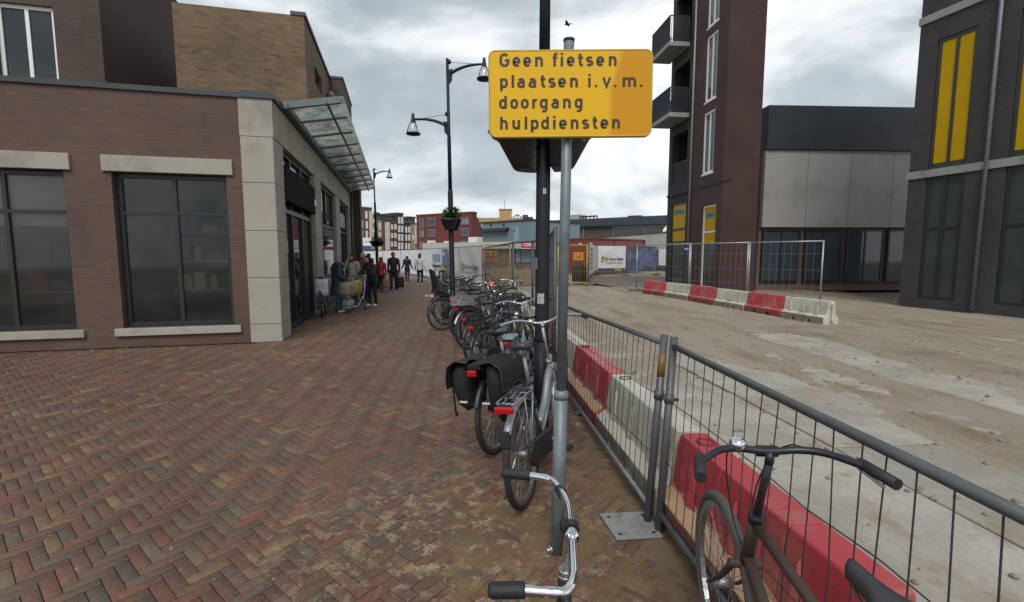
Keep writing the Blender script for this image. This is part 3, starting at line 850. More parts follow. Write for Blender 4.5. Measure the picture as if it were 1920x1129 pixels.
def foliage_ball(name, parent, c, r, n, size, seed=1, mats=None):
    rnd = random.Random(seed); m = MB()
    for i in range(n):
        while True:
            p = Vector((rnd.uniform(-1,1), rnd.uniform(-1,1), rnd.uniform(-1,1)))
            if 0.25 < p.length < 1: break
        p = Vector((c[0]+p.x*r[0], c[1]+p.y*r[1], c[2]+p.z*r[2]))
        a = Vector((rnd.uniform(-1,1), rnd.uniform(-1,1), rnd.uniform(-0.3,0.9))).normalized()
        u, w = perp(a); s = size*rnd.uniform(0.6, 1.3)
        m.add([p, p+a*s*0.5+u*s*0.25, p+a*s, p+a*s*0.5-u*s*0.25], [(0,1,2,3)], rnd.randint(0, 1))
    o = m.build(name, [leaf_m, leaf_m2], parent); return tag(o, kind='stuff')
apartment()

# lower buildings that carry on past the block
def right_side():
    F1 = Fac((9.3, 21.5), (1.0, 0.05))
    b = thing('low_depot', 'long low depot with a dark roof band and pale panels beside the apartment block', 'building', F1.world(0,0), F1.ang)
    pale = mat('pale_panel', (0.33,0.32,0.31), 0.6, 0, 0.1, 1.0, 0, 60, (0.24,0.22,0.2), 0.3, 0.6)
    x = 2.0; k = 0
    while x < 13.5:
        MB().box(x+0.01, x+1.99, 0, 0.2, 2.9, 6.3).build('panel', pale, b)
        window(b, x+0.1, x+1.9, 0.4, 2.8, dark_frame, mid_glass, 0.08, 0.05, (0.5,), (), False, 0.1)
        x += 2.0; k += 1
    MB().box(2.0, 14.0, -0.1, 8, 6.32, 8.2).build('roof_band', mat('dark_cladding', (0.035,0.042,0.052), 0.5, 0.2, 0.15, 1), b)
    MB().box(2.0, 14.0, 0.21, 8, 0, 6.3).build('wall', mat('depot_wall', (0.16,0.10,0.085), 0.8, 0, 0.15, 1), b)
    F2 = Fac((12.5, 15.2), (0.30, -1.0))
    t = thing('corner_shop', 'dark brick shop block with two tall yellow filmed windows', 'building', F2.world(0,0), F2.ang)
    m = MB(); holes = [(0.5,1.5,0.3,8.0),(2.4,3.7,0.3,8.0)]
    wall_with_openings(m, 0, 9, 0, 14, 0, 0.3, holes); m.box(0, 0.3, 0.302, 8, 0, 14); m.build('wall', brick_mat('charcoal_brick', (0.052,0.046,0.048), (0.038,0.036,0.040), (0.055,0.05,0.05), 0.21, 0.06), t)
    for z in (4.0, 8.6, 12.4): MB().box(-0.03, 9, -0.05, 0.29, z, z+0.22).build('string_course', slab_conc, t)
    MB().tube([(2.0,-0.08,0.1),(2.0,-0.08,13.9)], 0.05).build('downpipe', galv, t)
    for h in holes:
        wo = window(t, h[0]+.005, h[1]-.005, h[2], h[3]-.005, dark_frame, MATS['shop_glass_green'], 0.09, 0.1, (0.5,), (0.28, 0.5), False, 0.06)
        MB().box(h[0]+0.1, h[1]-0.1, 0.068, 0.0735, 4.4, 7.9).build('window_film', yellow_film, wo)
right_side()
# ------------------------------------------------------------------ far buildings
def fac_px(pa, Ya, pb, Yb, base_y=477):
    a, b = at(pa, 477, Ya), at(pb, 477, Yb)
    F = Fac((a.x, a.y), (b.x-a.x, b.y-a.y)); F.L = (Vector((b.x, b.y, 0))-Vector((a.x, a.y, 0))).length
    return F
def rect(F, x0, y0, x1, y1):
    """pixel rectangle -> facade rectangle (u0,u1,z0,z1) measured on its own left edge"""
    u0, z1 = F.hit(x0, y0); u1, z0 = F.hit(x1, y1)
    return min(u0,u1), max(u0,u1), min(z0,z1), max(z0,z1)
terr_red = brick_mat('terrace_red_brick', (0.16,0.062,0.048), (0.125,0.055,0.045), (0.12,0.09,0.08), 0.21, 0.06)
terr_cream = brick_mat('terrace_cream_brick', (0.36,0.29,0.18), (0.31,0.25,0.16), (0.3,0.25,0.18), 0.21, 0.06)
terr_purple = brick_mat('terrace_purple_brick', (0.085,0.042,0.045), (0.070,0.038,0.042), (0.06,0.05,0.05), 0.21, 0.06)
terr_dark = brick_mat('terrace_slate_brick', (0.045,0.048,0.058), (0.038,0.04,0.05), (0.05,0.05,0.055), 0.21, 0.06)
terr_brown = brick_mat('terrace_brown_brick', (0.155,0.085,0.062), (0.13,0.072,0.055), (0.12,0.1,0.08), 0.21, 0.06)
roof_slate = mat('slate_roof', (0.055,0.062,0.072), 0.6, 0, 0.15, 0.8)
roof_teal = mat('zinc_roof_storey', (0.09,0.11,0.12), 0.6, 0.1, 0.15, 0.8)
def terrace():
    F = fac_px(672, 78, 784, 88)
    Z = lambda px, py: F.hit(px, py)[1]
    U = lambda px: F.hit(px, 440)[0]
    def house(label, px0, px1, topy, wallm, wins, roof=None, inset=0.0, glassm=mid_glass):
        u0, u1 = U(px0), U(px1)
        h = thing('terrace_house', label, 'house', F.world(u0, inset), F.ang, 'terraced houses at the end of the street')
        zt = Z(px0, topy)
        MB().box(0.003, u1-u0-0.003, 0, 9, -0.1, zt).build('wall', wallm, h)
        MB().box(-0.05, u1-u0+0.05, -0.08, 9.05, zt+0.003, zt+0.22).build('coping', roof_slate, h)
        if roof:
            z2 = Z(px0, roof)
            MB().box(0.05, u1-u0-0.05, 0.7, 8.5, zt+0.23, z2).build('roof_storey', roof_teal, h)
            MB().box(0.0, u1-u0, 0.45, 8.8, z2+0.003, z2+0.25).build('roof', roof_slate, h)
        for (x0, y0, x1, y1) in wins:
            a, c, z0, z1 = rect(F, x0, y0, x1, y1)
            window(h, a-u0, c-u0, z0, z1, white_frame, glassm, 0.13, 0.0, (0.5,), (0.3,), False, -0.05, 0.03)
        return h, u0, u1
    W = lambda xs, ys, w, hh: [(x, y, x+w, y+hh) for y in ys for x in xs]
    h, u0, u1 = house('brown brick corner house with a projecting pale bay at the near end of the terrace', 665, 698.5, 389, terr_brown,
          [(684.2,396,688.8,410)] + W([676.8], [413.5,432], 3.4, 14) + W([685.2], [415,433], 4.4, 14))
    def bay(h, u0, px0, px1, rows, mdark=mid_glass):
        a, c = U(px0)-u0, U(px1)-u0
        zt, zb = Z(px0, rows[0][0])+0.3, Z(px0, rows[-1][1])-0.3
        bb = MB().box(a, c, -0.4, -0.003, zb, zt).build('bay', mat('bay_cream', (0.55,0.53,0.45), 0.6, 0, 0.08, 1), h)
        for y0, y1 in rows:
            z1, z0 = Z(px0, y0), Z(px0, y1)
            window(bb, a+0.08, c-0.08, z0, z1, white_frame, mdark, 0.12, 0.0, (0.4,), (), False, -0.45, 0.03)
    bay(h, u0, 693, 702, [(400,412),(416,430),(434,448)])
    house('cream brick house under a dark zinc roof storey beside the pole', 702, 716.5, 411, terr_cream, W([709.5],[418,436,456],4.2,13), 400)
    h, u0, u1 = house('red brick house with a white stacked bay window and zinc roof storey', 716.5, 744.5, 412, terr_red,
          W([732.5,739],[421,437,453],4.2,9.5), 403.5)
    bay(h, u0, 722, 728.5, [(420,433),(436,449),(453,467)], light_glass)
    house('purple brick tower house rising a storey above its neighbours', 744.5, 757, 401, terr_purple, W([746,751.6],[407,423,439,455],4.2,12.5), None, 0.0, mid_glass)
    house('slate black brick house with pairs of white windows', 757, 770, 418, terr_dark, W([759.5,765],[425,440,456],3.6,11.5), 409, 0.0, mid_glass)
    h, u0, u1 = house('cream brick end house with a white corner bay next to the red block', 770, 784, 420, terr_cream, [(773,441,776,450)], 408)
    bay(h, u0, 777.5, 781.5, [(425,439),(441,454)], light_glass)
terrace()

def red_block():
    F = fac_px(782, 66, 886, 61)
    b = thing('red_block', 'bright red brick apartment block with grey framed windows behind the flower basket post', 'building', F.world(0,0), F.ang)
    m = brick_mat('bright_red_brick', (0.17,0.032,0.030), (0.14,0.030,0.030), (0.11,0.05,0.045), 0.21, 0.06)
    zt = F.hit(828, 402.5)[1]
    MB().box(0, F.L, 0, 1.0, -0.1, zt).build('wall', m, b)
    MB().box(-0.05, F.L+0.05, -0.06, 1.05, zt+0.003, zt+0.18).build('coping', mat('red_coping', (0.13,0.04,0.038), 0.6), b)
    gf = mat('grey_window_paint', (0.14,0.155,0.18), 0.5, 0, 0.1)
    for r_, gl in (((787,410,796,428),mid_glass),((787,431,796,445),light_glass),((802.5,409,817,424),dark_glass),((803,430,817,444),mid_glass),((864,408,880,421),light_glass),((864.5,428,880,443),mid_glass)):
        a, c, z0, z1 = rect(F, *r_)
        window(b, a, c, z0, z1, gf, gl, 0.13, 0.0, (0.4,), (), False, -0.04, 0.04)
    a, c, z0, z1 = rect(F, 787, 453, 795, 466); window(b, a, c, z0, z1, gf, light_glass, 0.12, 0, (0.5,), (), False, -0.04, 0.04)
    a, c, z0, z1 = rect(F, 802, 451.5, 817, 463); window(b, a, c, z0, z1, white_frame, dark_glass, 0.25, 0, (), (), False, -0.04, 0.04)
    # its return wing runs back to the right
    F2 = fac_px(886.4, 61, 898, 70)
    w = MB().box(0.01, F2.L, 0.0, 0.3, -0.1, zt-0.05)
    o = w.build('return_wall', m, b); o.matrix_world = Matrix.Translation(F2.world(0,0)) @ Matrix.Rotation(F2.ang, 4, 'Z')
    o.parent = None
    mw = o.matrix_world.copy(); o.parent = b
    o.matrix_basis = (Matrix.Translation(b.location) @ Matrix.Rotation(F.ang, 4, 'Z')).inverted() @ mw
    # roof-top plant
    F3 = fac_px(897, 80, 924, 84)
    l = thing('red_annexe', 'lower red brick annexe with small pale windows squeezed beside the grey shed', 'building', F3.world(0,0), F3.ang)
    MB().box(0, F3.L, 0, 6, -0.1, F3.hit(900, 416)[1]).build('wall', m, l)
    for x in (901.5, 905.5):
        a, c, z0, z1 = rect(F3, x, 419, x+2.6, 426); window(l, a, c, z0, z1, white_frame, light_glass, 0.12, 0, (), (), False, -0.04, 0.04)
red_block()

def yellow_building():
    F = fac_px(896, 95, 981, 95)
    b = thing('yellow_building', 'ochre yellow building with a square roof tower behind the grey shed', 'building', F.world(0,0), F.ang)
    ym = mat('ochre_render', (0.40,0.27,0.12), 0.8, 0, 0.08, 0.6)
    zt = F.hit(940, 408.5)[1]
    MB().box(0, F.L, 0, 10, -0.1, zt).build('wall', ym, b)
    a, c, z0, z1 = rect(F, 936, 393, 959.5, 409)
    MB().box(a, c, 0.6, 3.4, zt+0.004, z1).build('roof_tower', ym, b)
    MB().box(a-0.1, c+0.1, 0.5, 3.5, z1+0.003, z1+0.2).build('coping', mat('ochre_trim', (0.33,0.24,0.12), 0.7), b)
    t = MB(); u, z = F.hit(945.5, 373); t.tube([(u, 2, z1+0.2), (u, 2, z)], 0.05, 6); t.build('mast', galv_dark, b)
    r = MB()
    p = [F.hit(x, y) for x, y in ((962,407),(970,401.5),(978,407),(984,408.5),(990,411))]
    for (a, za), (c, zc) in zip(p, p[1:]): r.bar((a, 1, za), (c, 1, zc), 0.18, 0.18)
    r.bar((p[1][0], 1, zt), (p[1][0], 1, p[1][1]), 0.15, 0.15)
    r.build('roof_frame', dark_frame, b)
    for x in (985.5, 995):
        u, z = F.hit(x, 402 if x < 990 else 406)
        MB().tube([(u, 1.5, zt-3), (u, 1.5, z)], 0.55, 8).build('flue', dark_frame, b)
yellow_building()

def grey_shed():
    F = fac_px(905, 52, 995.5, 47)
    b = thing('grey_shed', 'blue grey corrugated metal shed with a flush door and dark ledge', 'building', F.world(0,0), F.ang)
    cm = mat('blue_grey_cladding', (0.20,0.275,0.31), 0.5, 0.2, 0.06, 0.7)
    zt = F.hit(950, 416.5)[1]
    m = MB(); n = int(F.L/0.18)
    for i in range(n):
        x = F.L*i/n; w = F.L/n
        m.box(x, x+w*0.45, -0.05, 0.1, 0, zt)
        m.box(x+w*0.45, x+w, 0.0, 0.1, 0, zt)
    m.build('cladding', cm, b)
    MB().box(0, F.L, 0.102, 8, 0, zt-0.02).build('body', cm, b)
    MB().box(-0.1, F.L+0.1, -0.12, 8, zt+0.003, zt+0.16).build('coping', dark_frame, b)
    a, c, z0, z1 = rect(F, 905.5, 431, 955, 433); MB().box(a, c, -0.5, -0.053, z0, z1+0.06).build('ledge', dark_frame, b)
    a, c, z0, z1 = rect(F, 964.5, 427, 975, 452)
    d = MB().box(a, c, -0.09, -0.053, z0, z1).build('door', mat('shed_door', (0.24,0.32,0.36), 0.5, 0.1, 0.05), b)
    MB().box(a+0.06, a+0.12, -0.14, -0.092, z0+0.9, z0+1.2).build('handle', dark_frame, d)
    for x in (922, 946):
        u, z = F.hit(x, 421.5); MB().ell((u, -0.15, z), (0.1, 0.1, 0.13)).build('lamp', dark_frame, b)
grey_shed()

def dark_hall():
    F = fac_px(986, 82, 1268, 68)
    b = thing('dark_hall', 'long dark glazed hall with a deep slate fascia running behind the container', 'building', F.world(0,0), F.ang)
    zt = F.hit(1150, 408.5)[1]; zf = F.hit(1150, 423.5)[1]
    k = mat('slate_fascia', (0.040,0.052,0.064), 0.45, 0.2, 0.15, 0.6)
    x = 0
    while x < F.L-0.1:
        e = min(F.L, x+2.4)
        MB().box(x+0.012, e-0.012, -0.5, 0.3, zf, zt).build('fascia_panel', k, b); x = e
    MB().box(0, F.L, 0.302, 14, zf, zt-0.05).build('roof', k, b)
    MB().box(0, F.L, 0.2, 14, 0, zf-0.003).build('wall', mat('hall_glass', (0.022,0.022,0.026), 0.12, 0, 0.3, 0.3), b)
    br = mat('brown_blind', (0.075,0.062,0.052), 0.7, 0, 0.12, 0.6)
    for px0, px1, m_ in ((1062,1092,br),(1094,1148,br),(1151,1207,dark_glass),(1210,1246,dark_glass)):
        a, c = F.hit(px0, 440)[0], F.hit(px1, 440)[0]
        wo = MB().box(a, c, 0.10, 0.197, 2.0, zf-0.1).build('window', m_, b)
        MB().box(c+0.05, c+0.25, 0.0, 0.195, 0, zf-0.005).build('mullion', galv, wo)
    # roof-top plant rooms
    for px0, px1, y0, y1 in ((1066,1091,404,412),(1091,1124,406,411)):
        u0, z1 = F.hit(px0, y0, 9); u1, _ = F.hit(px1, y1, 9)
        if px0 < 1080: MB().box(u0, u1, 8, 11, zt, z1).build('plant_room', mat('plant_pale', (0.33,0.33,0.30), 0.7), b)
        else:
            r = MB(); r.box(u0, u1, 8, 8.2, z1-0.25, z1)
            for i in range(6):
                x = u0+(u1-u0)*i/5; r.box(x-0.08, x+0.08, 8.02, 8.18, zt-0.1, z1-0.25)
            r.build('roof_rail', dark_frame, b)
    u, z = F.hit(1193, 405, 3); MB().box(u-1, u+1, 2, 3.5, zt, z).build('roof_vent', dark_frame, b)
dark_hall()

white_board = mat('white_fascia', (0.52,0.51,0.47), 0.6, 0, 0.08, 0.5, 0, 60, (0.40,0.38,0.34), 0.3, 0.4)
pale_board = mat('pale_render', (0.42,0.42,0.385), 0.7, 0, 0.08, 0.5)
def low_white():
    F = fac_px(1085, 75, 1268, 49)
    b = thing('white_annexe', 'white flat roofed annexe sloping behind the red container', 'building', F.world(0,0), F.ang)
    z0 = F.hit(1180, 442)[1]
    MB().box(0, F.L, 0, 8, 2.2, z0).build('fascia', white_board, b)
    MB().box(0, F.L, 0.15, 8, 0, 2.195).build('wall', mat('annexe_wall', (0.09,0.085,0.09), 0.6), b)
    MB().box(-0.05, F.L, -0.05, 8, z0+0.003, z0+0.08).build('coping', coping_m, b)
    (a, z1), (c, zb) = F.hit(1235, 428), F.hit(1240, 434)
    d = MB(); d.lathe([(0.0,0),(0.3,0.05),(0.42,0.16)], 12, Matrix.Translation((a, 1, z0+0.45)) @ Matrix.Rotation(R(60),4,'X'))
    d.bar((a, 1, z0), (a, 1, z0+0.45), 0.05, 0.05); d.build('satellite_dish', white_frame, b)
low_white()

def corredor():
    F = fac_px(797, 46, 1030, 38.6)
    b = thing('brick_pavilion', 'low brick pavilion with white fascia and red shop sign behind the fence', 'building', F.world(0,0), F.ang)
    H0, H1 = 2.15, 2.72
    x = 0
    while x < F.L-0.05:
        e = min(F.L, x+3.0); MB().box(x+0.008, e-0.008, -0.35, 0.1, H0, H1+0.02).build('fascia_board', pale_board, b); x = e
    MB().box(0, F.L, 0.102, 2.5, H0+0.1, H1-0.1).build('roof', roof_slate, b)
    (w0, _), (w1, _) = F.hit(963, 480), F.hit(1000, 480)
    zt = F.hit(980, 467)[1]; zb = F.hit(980, 495)[1]
    wall = brick_mat('pavilion_brick', (0.155,0.105,0.08), (0.13,0.09,0.07), (0.12,0.1,0.085), 0.21, 0.06)
    m = MB(); wall_with_openings(m, 0, F.L, -0.1, H0-0.003, 0, 0.3, [(w0, w1, zb, H0)]); m.build('wall', wall, b)
    window(b, w0+.01, w1-.01, zb+.01, H0-.02, mat('teal_frame', (0.03,0.06,0.065), 0.4), light_glass, 0.12, 0.1, (0.33,), (), False, 0.1)
    # roof clutter
    for px0, px1, y0, cm in ((884,900,445,white_frame),(838,846,452.5,white_frame),(868,882,452,galv)):
        u0, z = F.hit(px0, y0, 3); u1, _ = F.hit(px1, y0, 3)
        MB().box(u0, u1, 2.5, 3.4, H1-0.09, z).build('roof_unit', cm, b)
    s = thing('shop_sign', 'red fascia sign with white letters on the low pavilion', 'sign', F.world(F.hit(978.5, 460, -0.4)[0], -0.42, 0), F.ang)
    z1 = F.hit(985, 453, -0.4)[1]; z0 = F.hit(985, 465.5, -0.4)[1]
    L = F.hit(1018, 460, -0.4)[0]-F.hit(978.5, 460, -0.4)[0]
    MB().box(0, L, -0.06, 0.06, z0, z1).build('sign_board', mat('sign_red', (0.45,0.03,0.05), 0.4, 0, 0.06), s)
    place_text('CORREDOR', 0.36, mat('sign_white', (0.8,0.78,0.78), 0.5, 0, 0.02), s, (0.18, -0.066, z0+(z1-z0)*0.32), bold=0.008)
    MB().box(0, L, -0.1, -0.062, z0-0.05, z0-0.004).build('sign_rim', white_frame, s)
corredor()

# ------------------------------------------------------------------ building site: fences, banners, gates, container
fence_steel = mat('fence_tube', (0.10,0.115,0.125), 0.5, 0.5, 0.2, 6)
yellow_paint = mat('yellow_gate_paint', (0.40,0.30,0.035), 0.5, 0, 0.15, 4)
sheet_m = mat('white_banner_cloth', (0.70,0.705,0.72), 0.7, 0, 0.08, 1.2, 0.02, 3, (0.55,0.55,0.56), 0.3, 0.7)
navy_print = mat('navy_print', (0.055,0.075,0.13), 0.6, 0, 0.1)
blue_print = mat('blue_print', (0.15,0.17,0.33), 0.6, 0, 0.25, 1.5)
yellow_print = mat('yellow_print', (0.42,0.40,0.05), 0.6, 0, 0.1)
ink = mat('dark_print', (0.022,0.026,0.032), 0.6, 0, 0.05)
grey_ink = mat('grey_print', (0.25,0.26,0.29), 0.6, 0, 0.05)
foot_conc = mat('fence_foot_concrete', (0.16,0.15,0.13), 0.9, 0, 0.15, 4, 0.004)
def cloth_sheet(x0, x1, z0, z1, y, seed=0, amp=0.02):
    m = MB(); nx, nz = 14, 10; v = []
    for j in range(nz+1):
        for i in range(nx+1):
            x, z = x0+(x1-x0)*i/nx, z0+(z1-z0)*j/nz
            e = min(i, nx-i, j, nz-j); k = min(1, e/2)
            v.append((x, y+k*amp*(math.sin(x*2.2+z*2.6+seed)+0.6*math.sin(x*5-z*4+seed*2)), z-(0.012*math.sin(PI*i/nx) if j == nz else 0)))
    f = [(j*(nx+1)+i, j*(nx+1)+i+1, (j+1)*(nx+1)+i+1, (j+1)*(nx+1)+i) for j in range(nz) for i in range(nx)]
    m.add(v, f, 0, True)
    m.add([(a, b+0.004, c) for a, b, c in v], [tuple(reversed(q)) for q in f], 0, True)
    return m
def fence_panel(p0, p1, H, label, group, zb=0.06, posts=(True, True), pm=fence_steel, mesh=True, dx=0.12, feet=True, name='fence_panel', r=0.021, single_wires=False, wr=0.0028):
    F = Fac(p0, (p1[0]-p0[0], p1[1]-p0[1])); L = math.hypot(p1[0]-p0[0], p1[1]-p0[1])
    t = thing(name, label, 'fence', (p0[0], p0[1], 0), F.ang, group)
    for k, x in enumerate((0.03, L-0.03)):
        if posts[k]: MB().tube([(x, 0, 0.02), (x, 0, H)], r, 8).build('post', pm, t)
    MB().tube([(0.03, 0, H-0.03), (L-0.03, 0, H-0.03)], r*0.9, 8).build('rail', pm, t)
    MB().tube([(0.03, 0, zb+0.06), (L-0.03, 0, zb+0.06)], r*0.9, 8).build('rail', pm, t)
    if mesh:
        m = MB(); n = int((L-0.1)/dx)
        for i in range(1, n):
            x = 0.05+(L-0.1)*i/n; m.tube([(x, 0, zb+0.06), (x, 0, H-0.03)], wr, 4, caps=False)
        for z in (0.3, 0.55, 0.8):
            m.tube([(0.03, 0.004, zb+(H-zb)*z), (L-0.03, 0.004, zb+(H-zb)*z)], wr, 4, caps=False)
        m.build('wire_mesh', pm, t)
    if feet:
        for x in (0.03, L-0.03):
            MB().box(x-0.11, x+0.11, -0.33, 0.33, 0.0, 0.12).build('foot', foot_conc, t, 0.01)
    return t, F, L
def company_print(t, x0, w, z0, h, y, logo=True, size=None):
    """logo, firm's name and the coloured foot band printed on a banner"""
    s = size or h*0.135
    zt = z0+h*0.45
    k = w/3.0
    e = MB().box(x0+w*0.12, x0+w*0.215, y-0.012, y-0.006, zt-s*0.35, zt+s*1.25).build('emblem', yellow_print, t)
    p = MB(); ex, ez, es = x0+w*0.135, zt, s*0.9
    p.add([(ex+es*.15,y-0.015,ez+es*.85),(ex+es*.75,y-0.015,ez+es*1.0),(ex+es*.55,y-0.015,ez+es*.55),(ex+es*.3,y-0.015,ez-es*.1),(ex+es*.2,y-0.015,ez+es*.4)], [(4,3,2,1,0)])
    p.build('emblem_mark', ink, e)
    o = place_text('De Vree en Sliepen', s*1.25, ink, t, (x0+w*0.25, y-0.012, zt), bold=s*0.025)
    tw = max(v.co.x for v in o.data.vertices); o.scale = (w*0.66/tw, 1, 1)
    st = MB(); rnd = random.Random(4); x = x0+w*0.26
    while x < x0+w*0.88:
        q = rnd.uniform(0.02, 0.06)*k*2; st.box(x, x+q, y-0.01, y-0.006, zt-s*0.85, zt-s*0.6); x += q+0.03*k
    st.build('small_print', grey_ink, t)
    MB().box(x0+0.02, x0+w-0.02, y-0.010, y-0.005, z0+0.02, z0+h*0.13).build('foot_band', navy_print, t)
    for i in range(3):
        a = x0+w*(0.62+0.085*i); MB().box(a, a+w*0.055, y-0.016, y-0.011, z0+0.03, z0+h*0.15).build('foot_mark', yellow_print, t)
def site():
    grp = 'site fence panels hung with banners'
    px = [(905,21.5),(862,25.5),(830,29.5),(790,36.0),(752,42.0),(718,48.0),(682,55.0)]
    pts = [at(p, 477, Y) for p, Y in px]
    labels = ['site fence panel with the large white company banner beside the yellow gate post',
              'site fence panel half covered by a purple picture banner behind the flower basket post',
              'site fence panel with a pale banner showing a small blue printed picture',
              'plain white sheeted fence panel behind the woman in the white sweater',
              'plain white sheeted fence panel behind the man with the black bag',
              'plain white sheeted fence panel at the far end behind the shop corner']
    for i in range(6):
        b_, a = pts[i], pts[i+1]
        t, F, L = fence_panel((a.x, a.y), (b_.x, b_.y), 2.08, labels[i], grp, feet=(i < 3), mesh=False)
        cloth_sheet(0.06, L-0.06, 0.12, 2.02, -0.03, i).build('banner', sheet_m, t)
        if i == 0: company_print(t, 0.1, L-0.2, 0.13, 1.85, -0.075)
        if i == 1:
            MB().box(L*0.05, L*0.42, -0.085, -0.079, 0.25, 1.98).build('picture', blue_print, t)
            MB().box(L*0.10, L*0.2, -0.092, -0.087, 1.6, 1.8).build('small_print', sheet_m, t)
        if i == 2:
            MB().box(L*0.62, L*0.92, -0.085, -0.079, 1.25, 1.7).build('picture', mat('faded_blue_print', (0.27,0.33,0.43), 0.6), t)
            MB().box(L*0.6, L*0.95, -0.085, -0.079, 0.85, 0.98).build('small_print', navy_print, t)
    # farther company hoarding over the fence by the shop corner
    F = fac_px(678.5, 58, 705, 58)
    t = thing('hoarding', 'white company hoarding with blue foot band above the fence beside the shop corner', 'sign', F.world(0,0), 0)
    a, c, z0, z1 = rect(F, 678.5, 446, 704.5, 468.5); zb = F.hit(690, 461)[1]
    MB().box(a, c, 0, 0.08, z0, z1).build('board', sheet_m, t)
    MB().box(a+0.01, c-0.01, -0.02, -0.004, z0, zb).build('foot_band', mat('blue_band', (0.03,0.075,0.20), 0.5), t)
    o = place_text('De Vree en Sliepen', 0.17, ink, t, (a+(c-a)*0.30, -0.01, zb+(z1-zb)*0.42), bold=0.004); tw = max(v.co.x for v in o.data.vertices); o.scale = ((c-a)*0.55/tw, 1, 1)
    MB().box(a+(c-a)*0.2, a+(c-a)*0.27, -0.02, -0.004, zb+(z1-zb)*0.38, zb+(z1-zb)*0.62).build('emblem', yellow_print, t)
    for i in range(3): MB().box(a+(c-a)*(0.68+0.07*i), a+(c-a)*(0.73+0.07*i), -0.03, -0.022, z0+(zb-z0)*0.25, z0+(zb-z0)*0.75).build('foot_mark', yellow_print, t)
    for x in (a+0.15, c-0.15): MB().bar((x, 0.04, -0.1), (x, 0.04, z0-0.002), 0.08, 0.08).build('leg', galv, t)
    # tall unsheeted panels between the bicycles and the site
    grp2 = 'tall open mesh fence panels behind the bicycles'
    A, B_, C_, D_, E_ = Vector((0.525,5.75)), at(1027.5,477,9.0), at(999,477,11.0), at(962,477,12.6), at(909,477,21.2)
    lab = ['tall mesh fence panel seen nearly edge on behind the black lamp post', 'tall mesh fence panel turning behind the lamp post towards the site',
           'tall mesh fence panel with a stout grey end post', 'tall mesh fence panel in front of the orange site notice']
    ps = [A, B_, C_, D_, E_]
    for i in range(4):
        p, q = ps[i], ps[i+1]
        fence_panel((p[0], p[1]), (q[0], q[1]), 2.0, lab[i], grp2, feet=True, pm=galv_dark if i == 0 else fence_steel, dx=0.13, r=0.024)
    # yellow gates with orange notices
    orange = mat('orange_notice', (0.62,0.25,0.012), 0.5, 0, 0.1, 3)
    def notice(name_lab, F, px0, y0, px1, y1, yo):
        a, c, z0, z1 = rect(F, px0, y0, px1, y1)
        o = thing('notice_board', name_lab, 'sign', F.world(a, yo, z0), F.ang)
        w, h = c-a, z1-z0
        MB().box(0, w, -0.02, 0.0, 0, h).build('board', orange, o)
        m = MB()
        m.bar((w*.22, -0.024, h*.70), (w*.42, -0.024, h*.70), 0.004, h*.07); m.prism([(w*.14,h*.70),(w*.26,h*.60),(w*.26,h*.80)], (0,-0.026,0), (1,0,0), (0,0,1), (0,0.004,0))
        m.box(w*.68, w*.78, -0.026, -0.0215, h*.58, h*.82)
        rnd = random.Random(8)
        for zz in (0.38, 0.2):
            x = w*.14
            while x < w*.84:
                q = rnd.uniform(.04,.1)*w; m.box(x, min(w*.88, x+q), -0.026, -0.0215, h*zz, h*(zz+.09)); x += q+w*.025
        m.build('print', ink, o)
    a, b_ = at(909, 477, 21.9), at(957, 477, 24.5)
    t, F, L = fence_panel((a.x,a.y), (b_.x,b_.y), 2.15, 'yellow framed mesh gate leaf beside the large white banner', 'yellow site gates', pm=yellow_paint, name='site_gate', r=0.036, wr=0.004)
    notice('orange notice board with black arrow on the yellow gate beside the brick pavilion', F, 902.5, 469.5, 929, 490, -0.06)
    a, b_ = at(1046, 477, 26.5), at(1102, 477, 26.0)
    t, F, L = fence_panel((a.x,a.y), (b_.x,b_.y), 2.2, 'yellow framed mesh gate leaf in front of the red container', 'yellow site gates', pm=yellow_paint, name='site_gate', r=0.036, wr=0.004)
    notice('orange notice board with black arrow on the yellow gate before the red container', F, 1075.5, 473, 1094, 488, -0.06)
    # right-hand banners
    g3 = 'bannered fence panels before the container'
    a, b_ = at(1103.5, 477, 26.2), at(1119, 477, 36.5)
    t, F, L = fence_panel((a.x,a.y), (b_.x,b_.y), 2.3, 'white printed banner panel running away from the yellow gate post', g3, mesh=False)
    t.location.z = 0.0
    cloth_sheet(0.06, L-0.06, 0.3, 2.28, -0.03, 2, 0.012).build('banner', sheet_m, t)
    for k in range(5): MB().box(1.0, 3.4, -0.06, -0.05, 0.8+0.28*k, 0.92+0.28*k).build('small_print', grey_ink, t)
    MB().box(0.1, L-0.1, -0.06, -0.05, 0.31, 0.5).build('foot_band', navy_print, t)
    a, b_ = at(1119.5, 477, 36.5), at(1174, 477, 36.8)
    t, F, L = fence_panel((a.x,a.y), (b_.x,b_.y), 2.35, 'white company banner panel standing before the red container', g3, mesh=False)
    cloth_sheet(0.04, L-0.04, 0.35, 2.32, -0.03, 4, 0.02).build('banner', sheet_m, t)
    company_print(t, 0.06, L-0.12, 0.36, 1.92, -0.075)
    a, b_ = at(1175.5, 477, 36.8), at(1232, 477, 37.5)
    t, F, L = fence_panel((a.x,a.y), (b_.x,b_.y), 2.3, 'blue picture banner panel between the company banner and the brick block', g3, mesh=False)
    pm_, N, L_, B = new_mat('picture_print')
    tc = N.new('ShaderNodeTexCoord').outputs['Object']
    vo = N.new('ShaderNodeTexVoronoi'); vo.inputs['Scale'].default_value = 4; L_.new(tc, vo.inputs['Vector'])
    n_ = noise_out(N, L_, tc, 1.1, 5)
    c_ = mixrgb(N, L_, ramp_out(N, L_, n_, 0.45, 0.58), (0.15,0.19,0.36), (0.10,0.105,0.12))
